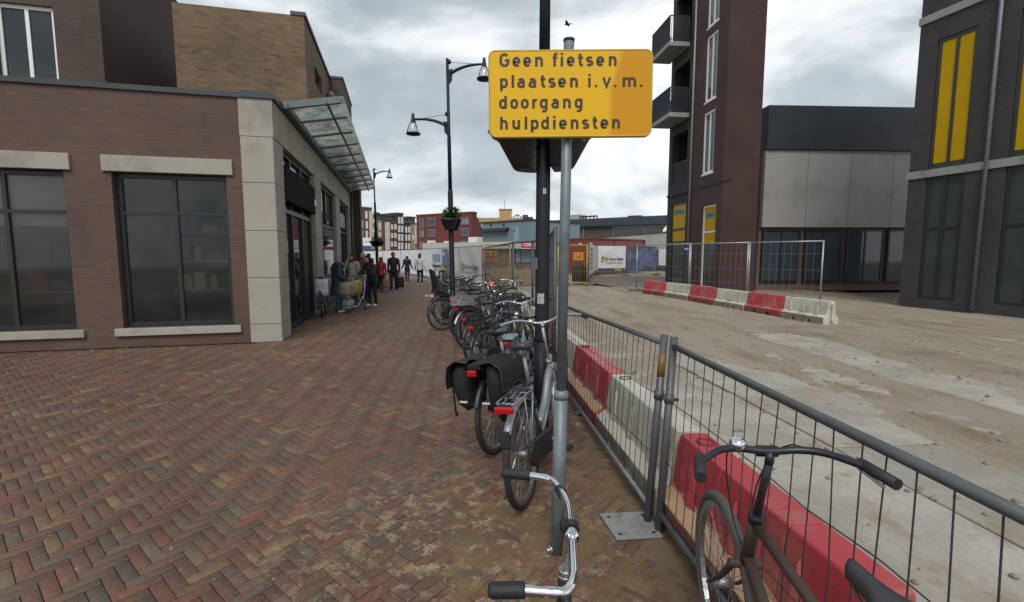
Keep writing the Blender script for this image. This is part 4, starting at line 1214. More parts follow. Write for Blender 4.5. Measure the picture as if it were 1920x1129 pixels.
    c_ = mixrgb(N, L_, 0.35, c_, vo.outputs['Color'], 'MULTIPLY'); L_.new(c_, B.inputs['Base Color']); B.inputs['Roughness'].default_value = 0.7
    cloth_sheet(0.04, L-0.04, 0.33, 2.27, -0.03, 6, 0.02).build('banner', pm_, t)
    a, b_ = at(1234, 477, 37.6), at(1262, 477, 37.6)
    t, F, L = fence_panel((a.x,a.y), (b_.x,b_.y), 2.2, 'pale blank banner panel half hidden by the brick block', g3, mesh=False)
    cloth_sheet(0.04, L-0.04, 0.8, 2.1, -0.03, 8, 0.02).build('banner', sheet_m, t)
    # container
    FC = fac_px(1056, 43.5, 1115, 41.5)
    cm = mat('container_red', (0.21,0.048,0.036), 0.55, 0, 0.15, 0.9, 0, 60, (0.10,0.035,0.028), 0.4, 1.2)
    cd = mat('container_red_dark', (0.16,0.038,0.03), 0.55, 0, 0.15, 0.9)
    c = thing('shipping_container', 'rust red shipping container with corrugated sides behind the banners', 'container', FC.world(0,0), FC.ang)
    zt = FC.hit(1115, 446)[1]; W_, LEN = FC.L, 6.1
    # the long side leads back and to the right
    far = at(1208, 477, 46.6); loc = Vector((far.x, far.y, 0))-FC.world(W_, 0)
    lx, ly = loc.dot(FC.d), loc.dot(FC.n); ld = Vector((lx, ly, 0)); LEN = ld.length; ld.normalize(); ln_ = Vector((ld.y, -ld.x, 0))
    e = MB(); n = 12
    for i in range(n):
        x = W_*i/n; e.box(x, x+W_/n*0.55, -0.03, 0.0, 0.15, zt-0.12); e.box(x+W_/n*0.55, x+W_/n, 0.0, 0.02, 0.15, zt-0.12)
    e.build('end_wall', cm, c)
    sdm = MB(); n = 22
    for i in range(n):
        p = Vector((W_, 0, 0)) + ld*(0.1+(LEN-0.2)*i/n); q = p + ld*((LEN-0.2)/n*0.5); r_ = p + ld*((LEN-0.2)/n)
        for A_, B2, o_ in ((p, q, 0.0), (q, r_, 0.045)):
            sdm.prism([(0, 0.15), ((B2-A_).length, 0.15), ((B2-A_).length, zt-0.12), (0, zt-0.12)], A_-ln_*o_, ld, (0,0,1), -ln_*0.02)
    sdm.build('side_wall', cm, c)
    fr = MB()
    for p in (Vector((0,0,0)), Vector((W_,0,0)), Vector((W_,0,0))+ld*LEN, ld*LEN): fr.bar(p+Vector((0,0,0)), p+Vector((0,0,zt)), 0.14, 0.14)
    for z in (0.08, zt-0.06):
        fr.bar((0,-0.02,z), (W_,-0.02,z), 0.12, 0.12); fr.bar(Vector((W_,0,z)), Vector((W_,0,z))+ld*LEN, 0.12, 0.12)
    fr.build('frame', cd, c)
    rf = MB(); q = [Vector((0,0,zt-0.1)), Vector((W_,0,zt-0.1)), Vector((W_,0,zt-0.1))+ld*LEN, Vector((0,0,zt-0.1))+ld*LEN]; rf.add(q, [(0,1,2,3)]); rf.build('roof', cd, c)
    for i, x in enumerate((0.62, 0.95)):
        MB().box(W_*x-0.35, W_*x-0.05, -0.045, -0.032, zt-0.62, zt-0.42).build('plate', pale_board, c)
    # black plastic tank beside it
    bp = at(1087, 477, 27.8)
    k = thing('plastic_tank', 'black domed plastic tank standing behind the yellow gate', 'tank', (bp.x+0.05, bp.y+0.4, 0))
    m = MB(); m.lathe([(0.001,0),(0.42,0),(0.44,0.1),(0.44,0.75),(0.36,1.0),(0.2,1.12),(0.001,1.14)], 20); m.build('body', rubber, k)
    MB().lathe([(0.16,1.1),(0.16,1.2),(0.001,1.21)], 14).build('lid', rubber, k)
    # sand heaps by the pavilion
    for (x, y, Y, r_, h, lab) in ((935,495,31,2.4,1.0,'low heap of sandy soil behind the yellow gate by the pavilion'),(985,495,29,2.6,1.0,'heap of rubble and soil in front of the pavilion window')):
        p = at(x, y, Y); m = MB(); v = []; n = 22
        for j in range(n+1):
            for i in range(n+1):
                a, b2 = (i/n*2-1), (j/n*2-1); d = math.hypot(a, b2)
                v.append((a*r_, b2*r_*0.7, h*max(0, 1-d*d)*(0.75+0.5*fb(a*2+x, b2*2, 1.5))-0.08+0.06*fb(a+x, b2, 6)*(d<0.9)))
        m.add(v, [(j*(n+1)+i, j*(n+1)+i+1, (j+1)*(n+1)+i+1, (j+1)*(n+1)+i) for j in range(n) for i in range(n)], 0, True)
        o = m.build('soil_heap', mat('heap_soil', (0.155,0.115,0.075), 0.95, 0, 0.3, 3, 0.03, 12), None); o.location = (p.x, p.y, 0); tag(o, lab, 'heap', 'soil heaps')
site()

# tall fence in front of the apartment block
def block_fence():
    g = 'tall grey fence panels in front of the brick block'
    P = [at(1194, 477, 21.2), at(1294, 477, 18.2), at(1404, 477, 16.2), at(1545, 477, 14.4)]
    L_ = ['tall mesh fence panel closing the gap left of the brick block', 'tall mesh fence panel before the maroon brick wall', 'tall mesh fence panel past the end of the brick block']
    for i in range(3):
        fence_panel((P[i].x,P[i].y), (P[i+1].x,P[i+1].y), 2.1, L_[i], g, pm=mat('bright_galvanised', (0.30,0.33,0.35), 0.4, 0.5, 0.15, 5), dx=0.2, r=0.026, wr=0.003)
    u, z = FR.hit(1287, 467); 
    o = thing('blue_label', 'small blue plate wired to the tall fence by the drainpipe', 'sign', tuple(at(1287, 467, 18.25)), 0)
    MB().box(-0.1, 0.1, -0.01, 0.01, -0.06, 0.06).build('plate', mat('plate_blue', (0.03,0.05,0.2), 0.4), o)
    MB().box(-0.07, 0.07, -0.014, -0.0105, -0.012, 0.012).build('print', white_frame, o)
block_fence()

# ------------------------------------------------------------------ water-filled barriers
bar_red = mat('barrier_red', (0.40,0.044,0.054), 0.42, 0, 0.10, 1.5, 0.001, 30, (0.36,0.17,0.13), 0.32, 2.2)
bar_white = mat('barrier_white', (0.50,0.48,0.41), 0.5, 0, 0.10, 1.5, 0.001, 30, (0.27,0.245,0.19), 0.4, 3)
bar_faded = mat('barrier_scuffed_ledge', (0.44,0.27,0.17), 0.6, 0, 0.15, 5)
base_red = mat('barrier_red_mud_shade', (0.22,0.045,0.042), 0.75, 0, 0.2, 3, 0.002, 40, (0.115,0.085,0.06), 0.75, 4)  # plinth red: mud, plus the shade below the ledge painted into the colour
base_white = mat('barrier_white_mud_shade', (0.26,0.235,0.19), 0.75, 0, 0.2, 3, 0.002, 40, (0.125,0.10,0.07), 0.75, 4)  # plinth white, darkened the same way by mud and painted-in shade
bar_hole = mat('barrier_hole_red', (0.17,0.012,0.016), 0.6)
def barrier_mesh(L):
    prof = lambda zb: [(0,zb),(0,0.185),(0.080,0.235),(0.115,0.50),(0.13,0.57),(0.29,0.57),(0.305,0.50),(0.34,0.235),(0.42,0.185),(0.42,zb)]
    m = MB(); cuts = [0.012, L*0.26, L*0.26+0.13, L*0.62, L*0.62+0.13, L-0.012]
    for k, (a, b) in enumerate(zip(cuts, cuts[1:])):
        zb = 0.0 if k % 2 == 0 else 0.095
        pr = prof(zb); n = len(pr)
        v = [(a, y, z) for y, z in pr] + [(b, y, z) for y, z in pr]
        f = [((i+1) % n, i, n+i, n+(i+1) % n) for i in range(n)]
        m.add(v, [f[0], f[8]], 1); o_ = len(m.v)-len(v)
        for q in f[1:8]+f[9:]+[tuple(range(n)), tuple(range(2*n-1, n-1, -1))]: m.f.append(tuple(o_+i for i in q)); m.m.append(0); m.s.append(False)
    return m
def barrier(p0, ang, L, red, label, group, ledge=False):
    t = thing('traffic_barrier', label, 'barrier', (p0[0], p0[1], 0), ang, group)
    mm = bar_red if red else bar_white
    barrier_mesh(L).build('body', [mm, base_red if red else base_white], t, 0.012)
    # moulded buttresses on the sloping face, filler hole and lifting lug
    for x in (L*0.18, L*0.47, L*0.78):
        MB().add([(x-.075,0.076,0.242),(x+.075,0.076,0.242),(x,0.113,0.49),(x-.04,0.09,0.242),(x,0.058,0.243),(x,0.098,0.47)],
                 [(0,4,5),(4,1,5),(0,5,2),(5,1,2)]).build('buttress', mm, t)
    m = MB(); m.lathe([(0.055,0.0),(0.052,0.008),(0.044,0.008),(0.042,-0.02),(0.001,-0.02)], 20, Matrix.Translation((L*0.12, 0.21, 0.572)))
    m.build('filler_hole', bar_hole if red else mat('barrier_hole_grey', (0.12,0.115,0.1), 0.6), t)
    MB().box(L-0.012, L+0.05, 0.17, 0.25, 0.1, 0.5).build('coupling', mm, t)
    return t
def scuffed_ledge(t, L, seed):
    """scuffed, faded strip along the foot ledge: thin irregular skin lying on the moulding"""
    rnd = random.Random(seed); m = MB(); n = 26; v = []
    for i in range(n+1):
        x = 0.02+(L-0.04)*i/n; k = 0.5+0.5*rnd.random()
        zt = 0.238+0.05*k*(0.4+0.6*abs(math.sin(i*0.55+seed)))
        yt = 0.080+0.035*(zt-0.235)/0.265
        v += [(x, -0.0035, 0.166+0.012*rnd.random()), (x, -0.0040, 0.1860), (x, 0.0775, 0.2380), (x, yt-0.003, zt)]
    f = []
    for i in range(n):
        for j in range(3): f.append((i*4+j, (i+1)*4+j, (i+1)*4+j+1, i*4+j+1))
    m.add(v, f, 0, False); m.build('scuffed_strip', bar_faded if t else bar_faded, t)
def barriers():
    g = 'red and white water filled barriers along the low fence'
    d = Vector((-0.09, 1.0)).normalized(); ang = math.atan2(-d.y, -d.x)   # local x points towards the viewer, y to the road
    L = 1.44; y_end = 2.83
    # seen from the pavement the near end of each barrier is its +x end
    labs = {2:'red barrier running past the bottom corner beside the bicycle wheel', 1:'white barrier nearest the paired fence posts', 0:'red barrier with a worn pale foot beyond the white one'}
    seq = []
    for k in range(-1, 8):
        y0 = y_end + k*L
        seq.append((k, y0))
    names = {-1:'red barrier with round filler hole beside the pair of fence posts', 0:'white barrier with dirty foot, just behind the paired low fence posts', 1:'red barrier with scuffed pale foot seen through the low fence',
             2:'white barrier end showing right of the galvanised sign post', 3:'red barrier glimpsed between the two posts', 4:'white barrier hidden behind the black lamp post', 5:'red barrier among the bicycle handlebars', 6:'white barrier at the far end of the fence row', 7:'last red barrier of the row by the tall fence'}
    for k, y0 in seq:
        if k > 4: break
        y1 = y0+L; x1 = fence_x(y1)+0.055
        t = barrier((x1, y1), ang, L-0.015, k % 2 != 0, names[k], g)
        if k in (-1, 1, 3): scuffed_ledge(t, L-0.015, k+3)
        elif k in (0, 2):
            scuffed_ledge(t, L-0.015, k+3)
            t.children[-1].data.materials[0] = mat('barrier_pale_ledge', (0.52,0.49,0.40), 0.6, 0, 0.1, 4)
    t = barrier((fence_x(y_end-L)+0.055, y_end-L), ang, L-0.015, False, 'white barrier running out of view beside the nearest bicycle wheel', g)
    # far row across the road
    g2 = 'red and white barriers in front of the brick block'
    P = [G(1203.5, 551), G(1243.5, 556.5), G(1288, 564), G(1337, 573.5), G(1394, 584), G(1462, 596), G(1545, 611)]
    L2 = ['red barrier at the far end of the row before the brick block', 'white barrier between two red ones before the brick block', 'red barrier beside the corner of the brick block wall',
          'white barrier past the brick block end', 'red barrier beyond the brick block beside the low depot', 'white barrier last in the row across the road']
    for i in range(6):
        a, b = P[i], P[i+1]; d_ = (b-a); L_ = d_.length
        barrier((a.x, a.y), math.atan2(d_.y, d_.x), L_-0.02, i % 2 == 0, L2[i], g2)
barriers()
# ------------------------------------------------------------------ low mesh fence beside the pavement
def low_panel(p0, p1, top0, top1, label, post_r=0.024, seed=0, posts=(True, True), zb=0.11):
    """p0/p1: foot points; top0/top1: 3D top corners (the panel leans)"""
    t = thing('low_fence_panel', label, 'fence', (p0[0], p0[1], 0), 0, 'low mesh fence along the pavement edge')
    o = Vector((p0[0], p0[1], 0)); a0, a1 = Vector((0,0,0.0)), Vector((p1[0], p1[1], 0))-o; b0, b1 = Vector(top0)-o, Vector(top1)-o
    for k, (a, b) in enumerate(((a0, b0), (a1, b1))):
        if posts[k]: MB().tube([a+Vector((0,0,0.004)), b], post_r, 12).build('post', galv_dark, t)
    def P(u, v): return (a0.lerp(a1, u)).lerp(b0.lerp(b1, u), v)
    H = (b0-a0).z; vb = zb/H; vt = 1-0.055/H
    MB().tube([P(0, vt), P(1, vt)], 0.0185, 12).build('rail', galv_dark, t)
    MB().tube([P(0, vb), P(1, vb)], 0.0165, 12).build('rail', galv, t)
    L = a1.length; n = int(L/0.098); rnd = random.Random(seed)
    wm = mat('wire_steel', (0.055,0.06,0.066), 0.5, 0.5, 0.2, 10)
    for i in range(1, n):
        u = i/n; q = rnd.uniform(-0.012, 0.012)/L; s = rnd.uniform(-0.02, 0.02)/L
        MB().tube([P(u, vb), P(u+s, (vb+vt)/2)+Vector((rnd.uniform(-.006,.006),0,0)), P(u+q, vt)], 0.0026, 5, caps=False).build('wire', wm, t)
    for v in (0.36, 0.67):
        pts = [P(i/8, v+rnd.uniform(-.008,.008)) for i in range(9)]
        MB().tube(pts, 0.0026, 5, caps=False).build('wire', wm, t)
    return t, P
fl1, PP1 = low_panel((0.845,2.80), (0.63,5.35), (0.965,2.955,1.165), (0.605,5.42,1.13), 'low mesh fence panel running back from the base plate to the galvanised sign post', seed=2)
fl2, PP2 = low_panel((0.885,2.70), (1.085,0.35), (1.005,2.895,1.160), (1.165,0.40,1.15), 'low mesh fence panel nearest the viewer, in front of the red barrier', seed=5)
c_ = mat('orange_tape', (0.17,0.10,0.035), 0.5, 0, 0.2, 30)
def on_post(P, u, v, r, h, m, name, parent):
    a, b = P(u, v), P(u, v+h); MB().tube([a, b], r, 12).build(name, m, parent)
on_post(PP1, 0, 0.775, 0.0252, 0.125, c_, 'tape_band', fl1)
on_post(PP1, 0, 0.655, 0.032, 0.05, galv_dark, 'clamp', fl1)
on_post(PP2, 0, 0.655, 0.030, 0.045, galv_dark, 'clamp', fl2)
MB().tube([PP2(0,0.675), PP2(0,0.675)+Vector((0.055,-0.01,0))], 0.010, 8).build('clamp_bolt', black_paint, fl2)
# steel base plate
bp_m = mat('base_plate_steel', (0.26,0.285,0.285), 0.5, 0.25, 0.15, 8, 0.0008, 90, (0.17,0.13,0.085), 0.25, 12)
def base_plate():
    pc = [G(1124,968), G(1213,963), G(1243,1011), G(1156,1016)]
    pc = [Vector((p.x, p.y, 0)) for p in pc]
    # square the corner points up a little
    o = thing('base_plate', 'flat galvanised steel base plate under the paired low fence posts', 'base plate', tuple(pc[0]), 0)
    v = [p-pc[0] for p in (pc[0], pc[3], pc[2], pc[1])]
    m = MB(); m.add([Vector((p.x,p.y,0.006)) for p in v]+[Vector((p.x,p.y,0.018)) for p in v], [(3,2,1,0),(4,5,6,7),(0,1,5,4),(1,2,6,5),(2,3,7,6),(3,0,4,7)])
    m.build('plate', bp_m, o, 0.002)
    def q(a, b): return v[0].lerp(v[3], a).lerp(v[1].lerp(v[2], a), b)
    for a, b in ((0.14,0.16),(0.14,0.84),(0.86,0.16),(0.86,0.84)):
        p = q(a, b); MB().lathe([(0.012,0.0184),(0.001,0.0184)], 14, Matrix.Translation((p.x, p.y, 0))).build('bolt_hole', black_paint, o)
    rnd = random.Random(2); g = MB()
    for i in range(150):
        p = q(min(.95,max(.05,rnd.gauss(.62,.15))), min(.95,max(.05,rnd.gauss(.52,.16)))); s = rnd.uniform(.0015,.004)
        g.ell((p.x, p.y, 0.018+s*.5), (s, s*rnd.uniform(.6,1.4), s*.7), 4)
    tag(g.build('grit', mat('loose_grit', (0.24,0.17,0.10), 0.9, 0, 0.3, 40), o), kind='stuff')
    return o
base_plate()

# ------------------------------------------------------------------ sign post and yellow sign
def sign():
    base = G(1045, 1036); X0, Y0 = base.x, base.y
    topx = at(1067, 72, Y0-0.02)
    ht = topx.z; lean = Vector((topx.x-X0, topx.y-Y0, 0))/ht
    p = thing('sign_post', 'stepped galvanised steel post with a thicker lower sleeve carrying the yellow sign', 'post', (X0, Y0, 0))
    A = lambda z: Vector((lean.x*z, lean.y*z, z))
    zs = at(1050, 742, Y0).z
    MB().tube([A(-0.05), A(zs-0.01)], 0.0375, 24).build('lower_tube', galv, p)
    MB().tube([A(zs-0.012), A(zs+0.004), A(zs+0.02), A(zs+0.035)], [0.0405, 0.0415, 0.0385, 0.0285], 24).build('collar', galv, p)
    MB().tube([A(zs), A(ht-0.012)], 0.0268, 24).build('upper_tube', galv, p)
    MB().tube([A(ht-0.016), A(ht-0.004), A(ht)], [0.0288, 0.0285, 0.020], 24).build('cap', plastic_black, p)
    m = MB(); m.tube([A(0.03)+Vector((-0.036,-0.015,0)), A(0.03)+Vector((-0.062,-0.03,0))], 0.013, 6); m.tube([A(0.03)+Vector((-0.035,-0.014,0)), A(0.03)+Vector((-0.045,-0.02,0))], 0.02, 12)
    m.build('bolt', alu, p)
    # sign
    yf = Y0-0.075
    c = [at(915.5, 93, yf), at(1225.5, 91, yf), at(1222, 255.5, yf), at(917, 258.5, yf)]
    ctr = (c[0]+c[1]+c[2]+c[3])/4
    ux = ((c[1]-c[0])+(c[2]-c[3])).normalized(); W = ((c[1]-c[0]).length+(c[2]-c[3]).length)/2
    uz = Vector((-ux.z, 0, ux.x)); H = ((c[0]-c[3]).length+(c[1]-c[2]).length)/2
    s = thing('road_sign', 'yellow rounded rectangular sign with black Dutch lettering forbidding bicycles', 'sign', tuple(ctr), 0, None, (0, -math.atan2(ux.z, ux.x), 0))
    def rr(w, h, r, n=8):
        out = []
        for cx, cz, a0 in ((w/2-r,h/2-r,0),(-w/2+r,h/2-r,90),(-w/2+r,-h/2+r,180),(w/2-r,-h/2+r,270)):
            for i in range(n+1):
                a = R(a0+90*i/n); out.append((cx+r*math.cos(a), cz+r*math.sin(a)))
        return out
    r = H*0.085
    # pressed tray: face, folded rim
    fm, N, L, B = new_mat('yellow_reflective_film')
    tc = N.new('ShaderNodeTexCoord').outputs['Object']
    sp = N.new('ShaderNodeSeparateXYZ'); L.new(tc, sp.inputs[0])
    n1 = noise_out(N, L, tc, 7, 6, 0.6); n2 = noise_out(N, L, tc, 260, 2, 0.5)
    def mm(op, a, b):
        x = N.new('ShaderNodeMath'); x.operation = op
        for i, v in enumerate((a, b)):
            if hasattr(v, 'links'): L.new(v, x.inputs[i])
            else: x.inputs[i].default_value = v
        return x.outputs[0]
    # deeper orange tone over the right-hand end, with a wavering edge
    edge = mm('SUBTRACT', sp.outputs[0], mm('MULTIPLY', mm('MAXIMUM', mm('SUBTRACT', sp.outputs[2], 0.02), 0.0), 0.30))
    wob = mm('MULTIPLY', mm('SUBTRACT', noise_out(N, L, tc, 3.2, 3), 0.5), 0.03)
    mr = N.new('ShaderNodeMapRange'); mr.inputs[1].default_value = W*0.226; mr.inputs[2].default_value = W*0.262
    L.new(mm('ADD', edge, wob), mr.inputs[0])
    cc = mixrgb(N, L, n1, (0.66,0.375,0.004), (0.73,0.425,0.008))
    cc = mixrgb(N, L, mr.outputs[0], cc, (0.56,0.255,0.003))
    scr = ramp_out(N, L, noise_out(N, L, tc, 30, 9, 0.75), 0.66, 0.74)
    cc = mixrgb(N, L, mm('MULTIPLY', scr, 0.25), cc, (0.22,0.12,0.01))
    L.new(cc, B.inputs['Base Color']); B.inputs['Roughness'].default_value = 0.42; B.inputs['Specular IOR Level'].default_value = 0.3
    wv = N.new('ShaderNodeTexWave'); wv.bands_direction = 'Z'; wv.inputs['Scale'].default_value = 60; L.new(tc, wv.inputs[0])
    bump_to(N, L, B, mixrgb(N, L, 0.5, wv.outputs[0], n2), 0.0004, 0.5)
    rim_m = mat('sign_rim_yellow', (0.50,0.33,0.03), 0.4, 0.1, 0.1, 8)
    P = rr(W, H, r); P2 = rr(W-0.010, H-0.010, r-0.004); P3 = rr(W-0.016, H-0.016, r-0.006)
    k = len(P); v = []
    for poly, y in ((P, 0.026), (P, 0.004), (P2, 0.0), (P3, 0.003)): v += [(a, y, b) for a, b in poly]
    f = []
    for j in range(3):
        for i in range(k): f.append((j*k+i, j*k+(i+1) % k, (j+1)*k+(i+1) % k, (j+1)*k+i))
    MB().add(v, f, 0, True).build('rim', rim_m, s)
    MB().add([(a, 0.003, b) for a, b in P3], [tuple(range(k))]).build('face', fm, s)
    MB().add([(a, 0.012, b) for a, b in P3], [tuple(reversed(range(k)))]).build('back_plate', galv, s)
    br = MB()
    for z in (H*0.28, -H*0.28): br.box(-0.12, 0.12, 0.0125, 0.032, z-0.015, z+0.015); br.tube([(0.135-0.0+0.0, 0.05, z)]*1+[(0.03, 0.05, z)], 0.006, 6)
    br.build('bracket', galv, s)
    MB().box(W*0.065-0.035+0.045, W*0.065+0.03, 0.03, 0.045, -H/2-0.012, -H/2+0.05).build('clamp', galv, s)
    # lettering: stroke alphabet of the road sign face
    sc = W/1410.0; hw = 11.2
    def arc(cx, cy, rx, ry, a0, a1, n=12): return [(cx+rx*math.cos(R(a0+(a1-a0)*i/n)), cy+ry*math.sin(R(a0+(a1-a0)*i/n))) for i in range(n+1)]
    def oo(w=45): r_ = w/2; return arc(r_, 63-r_, r_, r_, 0, 180)+arc(r_, r_, r_, r_, 180, 360)+[(w, 63-r_)]
    X, A_, D_ = 72.5, 100, -36
    GL = {
     'o': [oo()], 'e': [[(0,30),(45,30)]+arc(22.5,40.5,22.5,22.5,0,180)+arc(22.5,22.5,22.5,22.5,180,322)],
     'n': [[(0,-9.5),(0,X)], [(0,38)]+arc(22.5,40.5,22.5,22.5,180,0)+[(45,-9.5)]],
     'h': [[(0,-9.5),(0,A_)], [(0,38)]+arc(22.5,40.5,22.5,22.5,180,0)+[(45,-9.5)]],
     'u': [[(0,X)]+arc(22.5,22.5,22.5,22.5,180,360)+[(45,25)], [(45,X),(45,-9.5)]],
     'r': [[(0,-9.5),(0,X)], [(0,36)]+arc(24,39,24,24,180,75)],
     'm': [[(0,-9.5),(0,X)], [(0,38)]+arc(23.5,40.5,23.5,22.5,180,0)+[(47,-9.5)], [(47,38)]+arc(70.5,40.5,23.5,22.5,180,0)+[(94,-9.5)]],
     'p': [[(0,X),(0,D_)], oo()], 'd': [[(45,-9.5),(45,A_)], oo()],
     'g': [oo(), [(45,X)]+arc(22.5,-12,22.5,21,0,-125)],
     'a': [[(45,-9.5)]+arc(24,42,21,21,0,150), [(45,36),(19,36)]+arc(19,18,18,18,90,270)+[(30,0),(45,8)]],
     's': [arc(21.5,47.5,19.5,15.5,30,90,5)+arc(21.5,47.5,20.5,15.5,90,270)[1:]+arc(21.5,16,21.5,16,90,-90)[1:]+arc(21.5,16,21,16,-90,-150,5)[1:]],
     't': [[(14,95),(14,18)]+arc(30,17,16,17,180,270)+[(38,0)], [(-4,63),(38,63)]],
     'f': [[(13,-9.5),(13,76)]+arc(29,76,16,20,180,90)+[(37,96)], [(-4,63),(35,63)]],
     'i': [[(0,-9.5),(0,X)], [(0,86),(0,104)]], 'l': [[(0,-9.5),(0,A_)]],
     'v': [[(0,X),(29,-6),(58,X)]], '.': [[(0,-9.5),(0,9.5)]],
     'G': [arc(32,62,32,31,38,180)+arc(32,31,32,31,180,360)+[(64,44),(36,44)]],
    }
    rows = [(202, [('G',157),('e',268),('e',360),('n',462),('f',605),('i',680),('e',732),('t',822),('s',896),('e',985),('n',1092)]),
            (380, [('p',160),('l',259),('a',306),('a',403),('t',500),('s',574),('e',659),('n',762),('i',917),('.',972),('v',1036),('.',1138),('m',1213),('.',1361)]),
            (557, [('d',150),('o',247),('o',338),('r',436),('g',502),('a',599),('n',702),('g',802)]),
            (735, [('h',157),('u',263),('l',370),('p',423),('d',513),('i',616),('e',668),('n',769),('s',865),('t',950),('e',1026),('n',1128)])]
    mk = mat('sign_lettering_black', (0.026,0.019,0.008), 0.45, 0, 0.1)
    layer = 0
    for base_y, gl in rows:
        for ch, x in gl:
            lm = MB()
            for pl in GL[ch]:
                layer = (layer+1) % 3
                y = 0.0022-layer*0.00012
                pts = [Vector((p[0], p[1], 0)) for p in pl]
                q = [pts[0]]
                for p in pts[1:]:
                    if (p-q[-1]).length > 0.3: q.append(p)
                closed = (q[0]-q[-1]).length < 1.0
                if closed: q.pop()
                nn = len(q); vs = []
                for i in range(nn):
                    a = q[i-1] if (i > 0 or closed) else None; b = q[(i+1) % nn] if (i < nn-1 or closed) else None
                    d1 = (q[i]-a).normalized() if a is not None else None; d2 = (b-q[i]).normalized() if b is not None else None
                    t_ = ((d1 or d2)+(d2 or d1)).normalized(); nrm = Vector((-t_.y, t_.x, 0))
                    if d1 and d2: nrm = nrm/max(0.45, nrm.dot(Vector((-d1.y, d1.x, 0))))
                    for sg in (1, -1):
                        p = q[i]+nrm*hw*sg
                        gx = (x+9.5+p.x-60-705)*sc
                        gz = (430-(base_y-9.5*1.0-p.y-2))*sc*(H/(W*0.529))
                        vs.append((gx, y, gz))
                fs = [(2*i, 2*((i+1) % nn), 2*((i+1) % nn)+1, 2*i+1) for i in range(nn if closed else nn-1)]
                lm.add(vs, fs)
            lm.build('letter', mk, s)
    # leaves caught behind the left edge
    lf = MB()
    for dx, dz in ((0.008,-H*0.5+0.036),(0.030,-H*0.5+0.008),(0.042,-H*0.5+0.002)):
        lf.add([(-W/2+dx,0.02,dz),(-W/2+dx-0.012,0.018,dz+0.008),(-W/2+dx-0.016,0.022,dz-0.01),(-W/2+dx+0.002,0.02,dz-0.014)], [(0,1,2,3)])
    o = lf.build('dry_leaf', mat('dry_leaf', (0.06,0.05,0.03), 0.8), s)
sign()

# ------------------------------------------------------------------ street lamps with flower baskets
lamp_glass = clear_mat('lamp_glass', (0.82,0.84,0.84), 0.3, (0.55,0.57,0.57))
def lamp_post(loc, label, H, arms, lean=(0,0), r0=0.058, r1=0.04):
    t = thing('street_lamp', label, 'street lamp', (loc[0], loc[1], 0), 0, 'black street lamps along the shopping street')
    A = lambda z: Vector((lean[0]*z, lean[1]*z, z))
    MB().tube([A(-0.02), A(0.9)], r0*1.12, 20).build('base_sleeve', post_paint, t)
    MB().tube([A(0.9), A(0.93), A(3.0), A(3.05)], [r0*1.12, r0, r0*0.98, r0*0.78], 20).build('pole', post_paint, t)
    MB().tube([A(3.05), A(H*0.72), A(H*0.73), A(H)], [r0*0.76, r0*0.7, r1*0.85, r1*0.75], 16).build('upper_pole', post_paint, t)
    for (ang, z, L, drop) in arms:
        d = Vector((math.cos(ang), math.sin(ang), 0)); o = A(z)
        ar = MB(); ar.tube(bez(o+d*0.05, o+d*L*0.35+Vector((0,0,L*0.16)), o+d*L*0.6+Vector((0,0,L*0.22)), o+d*L+Vector((0,0,L*0.20)), 12), [0.034-0.001*i for i in range(13)], 10)
        ar.prism([(0.02,-0.22),(0.09,-0.13),(0.11,0.09),(0.02,0.08)], o-d.cross(Vector((0,0,1)))*0.02, d, (0,0,1), d.cross(Vector((0,0,1)))*0.04)
        arm = ar.build('arm', post_paint, t)
        w = MB(); w.tube([o+Vector((0,0,0.24)), o+d*L*0.75+Vector((0,0,L*0.22))], 0.005, 5); w.ell(o+Vector((0,0,0.24))+d*0.045, (0.035,0.035,0.05), 8)
        w.build('stay_wire', post_paint, arm)
        e = o+d*L+Vector((0,0,L*0.20)); M_ = Matrix.Translation(e) @ Matrix.Scale(0.70, 4)
        hd = MB(); hd.lathe([(0.02,0.19),(0.04,0.17),(0.062,0.0),(0.075,-0.06),(0.10,-0.10),(0.06,-0.12),(0.001,-0.12)], 18, M_)
        lan = hd.build('lantern', post_paint, t)
        g = MB(); g.lathe([(0.10,-0.11),(0.15,-0.20),(0.19,-0.32),(0.205,-0.40)], 22, M_); g.build('glass_shade', lamp_glass, lan)
        rg = MB(); rg.lathe([(0.206,-0.395),(0.218,-0.40),(0.215,-0.44),(0.12,-0.462),(0.001,-0.47)], 22, M_)
        for k in range(4):
            a = R(45+90*k); q = Vector((math.cos(a), math.sin(a), 0))
            rg.tube([M_ @ (q*0.103+Vector((0,0,-0.10))), M_ @ (q*0.155+Vector((0,0,-0.20))), M_ @ (q*0.195+Vector((0,0,-0.32))), M_ @ (q*0.212+Vector((0,0,-0.41)))], 0.006, 5)
        rg.build('ring', post_paint, lan)
        MB().lathe([(0.001,-0.13),(0.05,-0.14),(0.045,-0.24),(0.001,-0.26)], 12, M_).build('bulb', white_lens, lan)
    return t
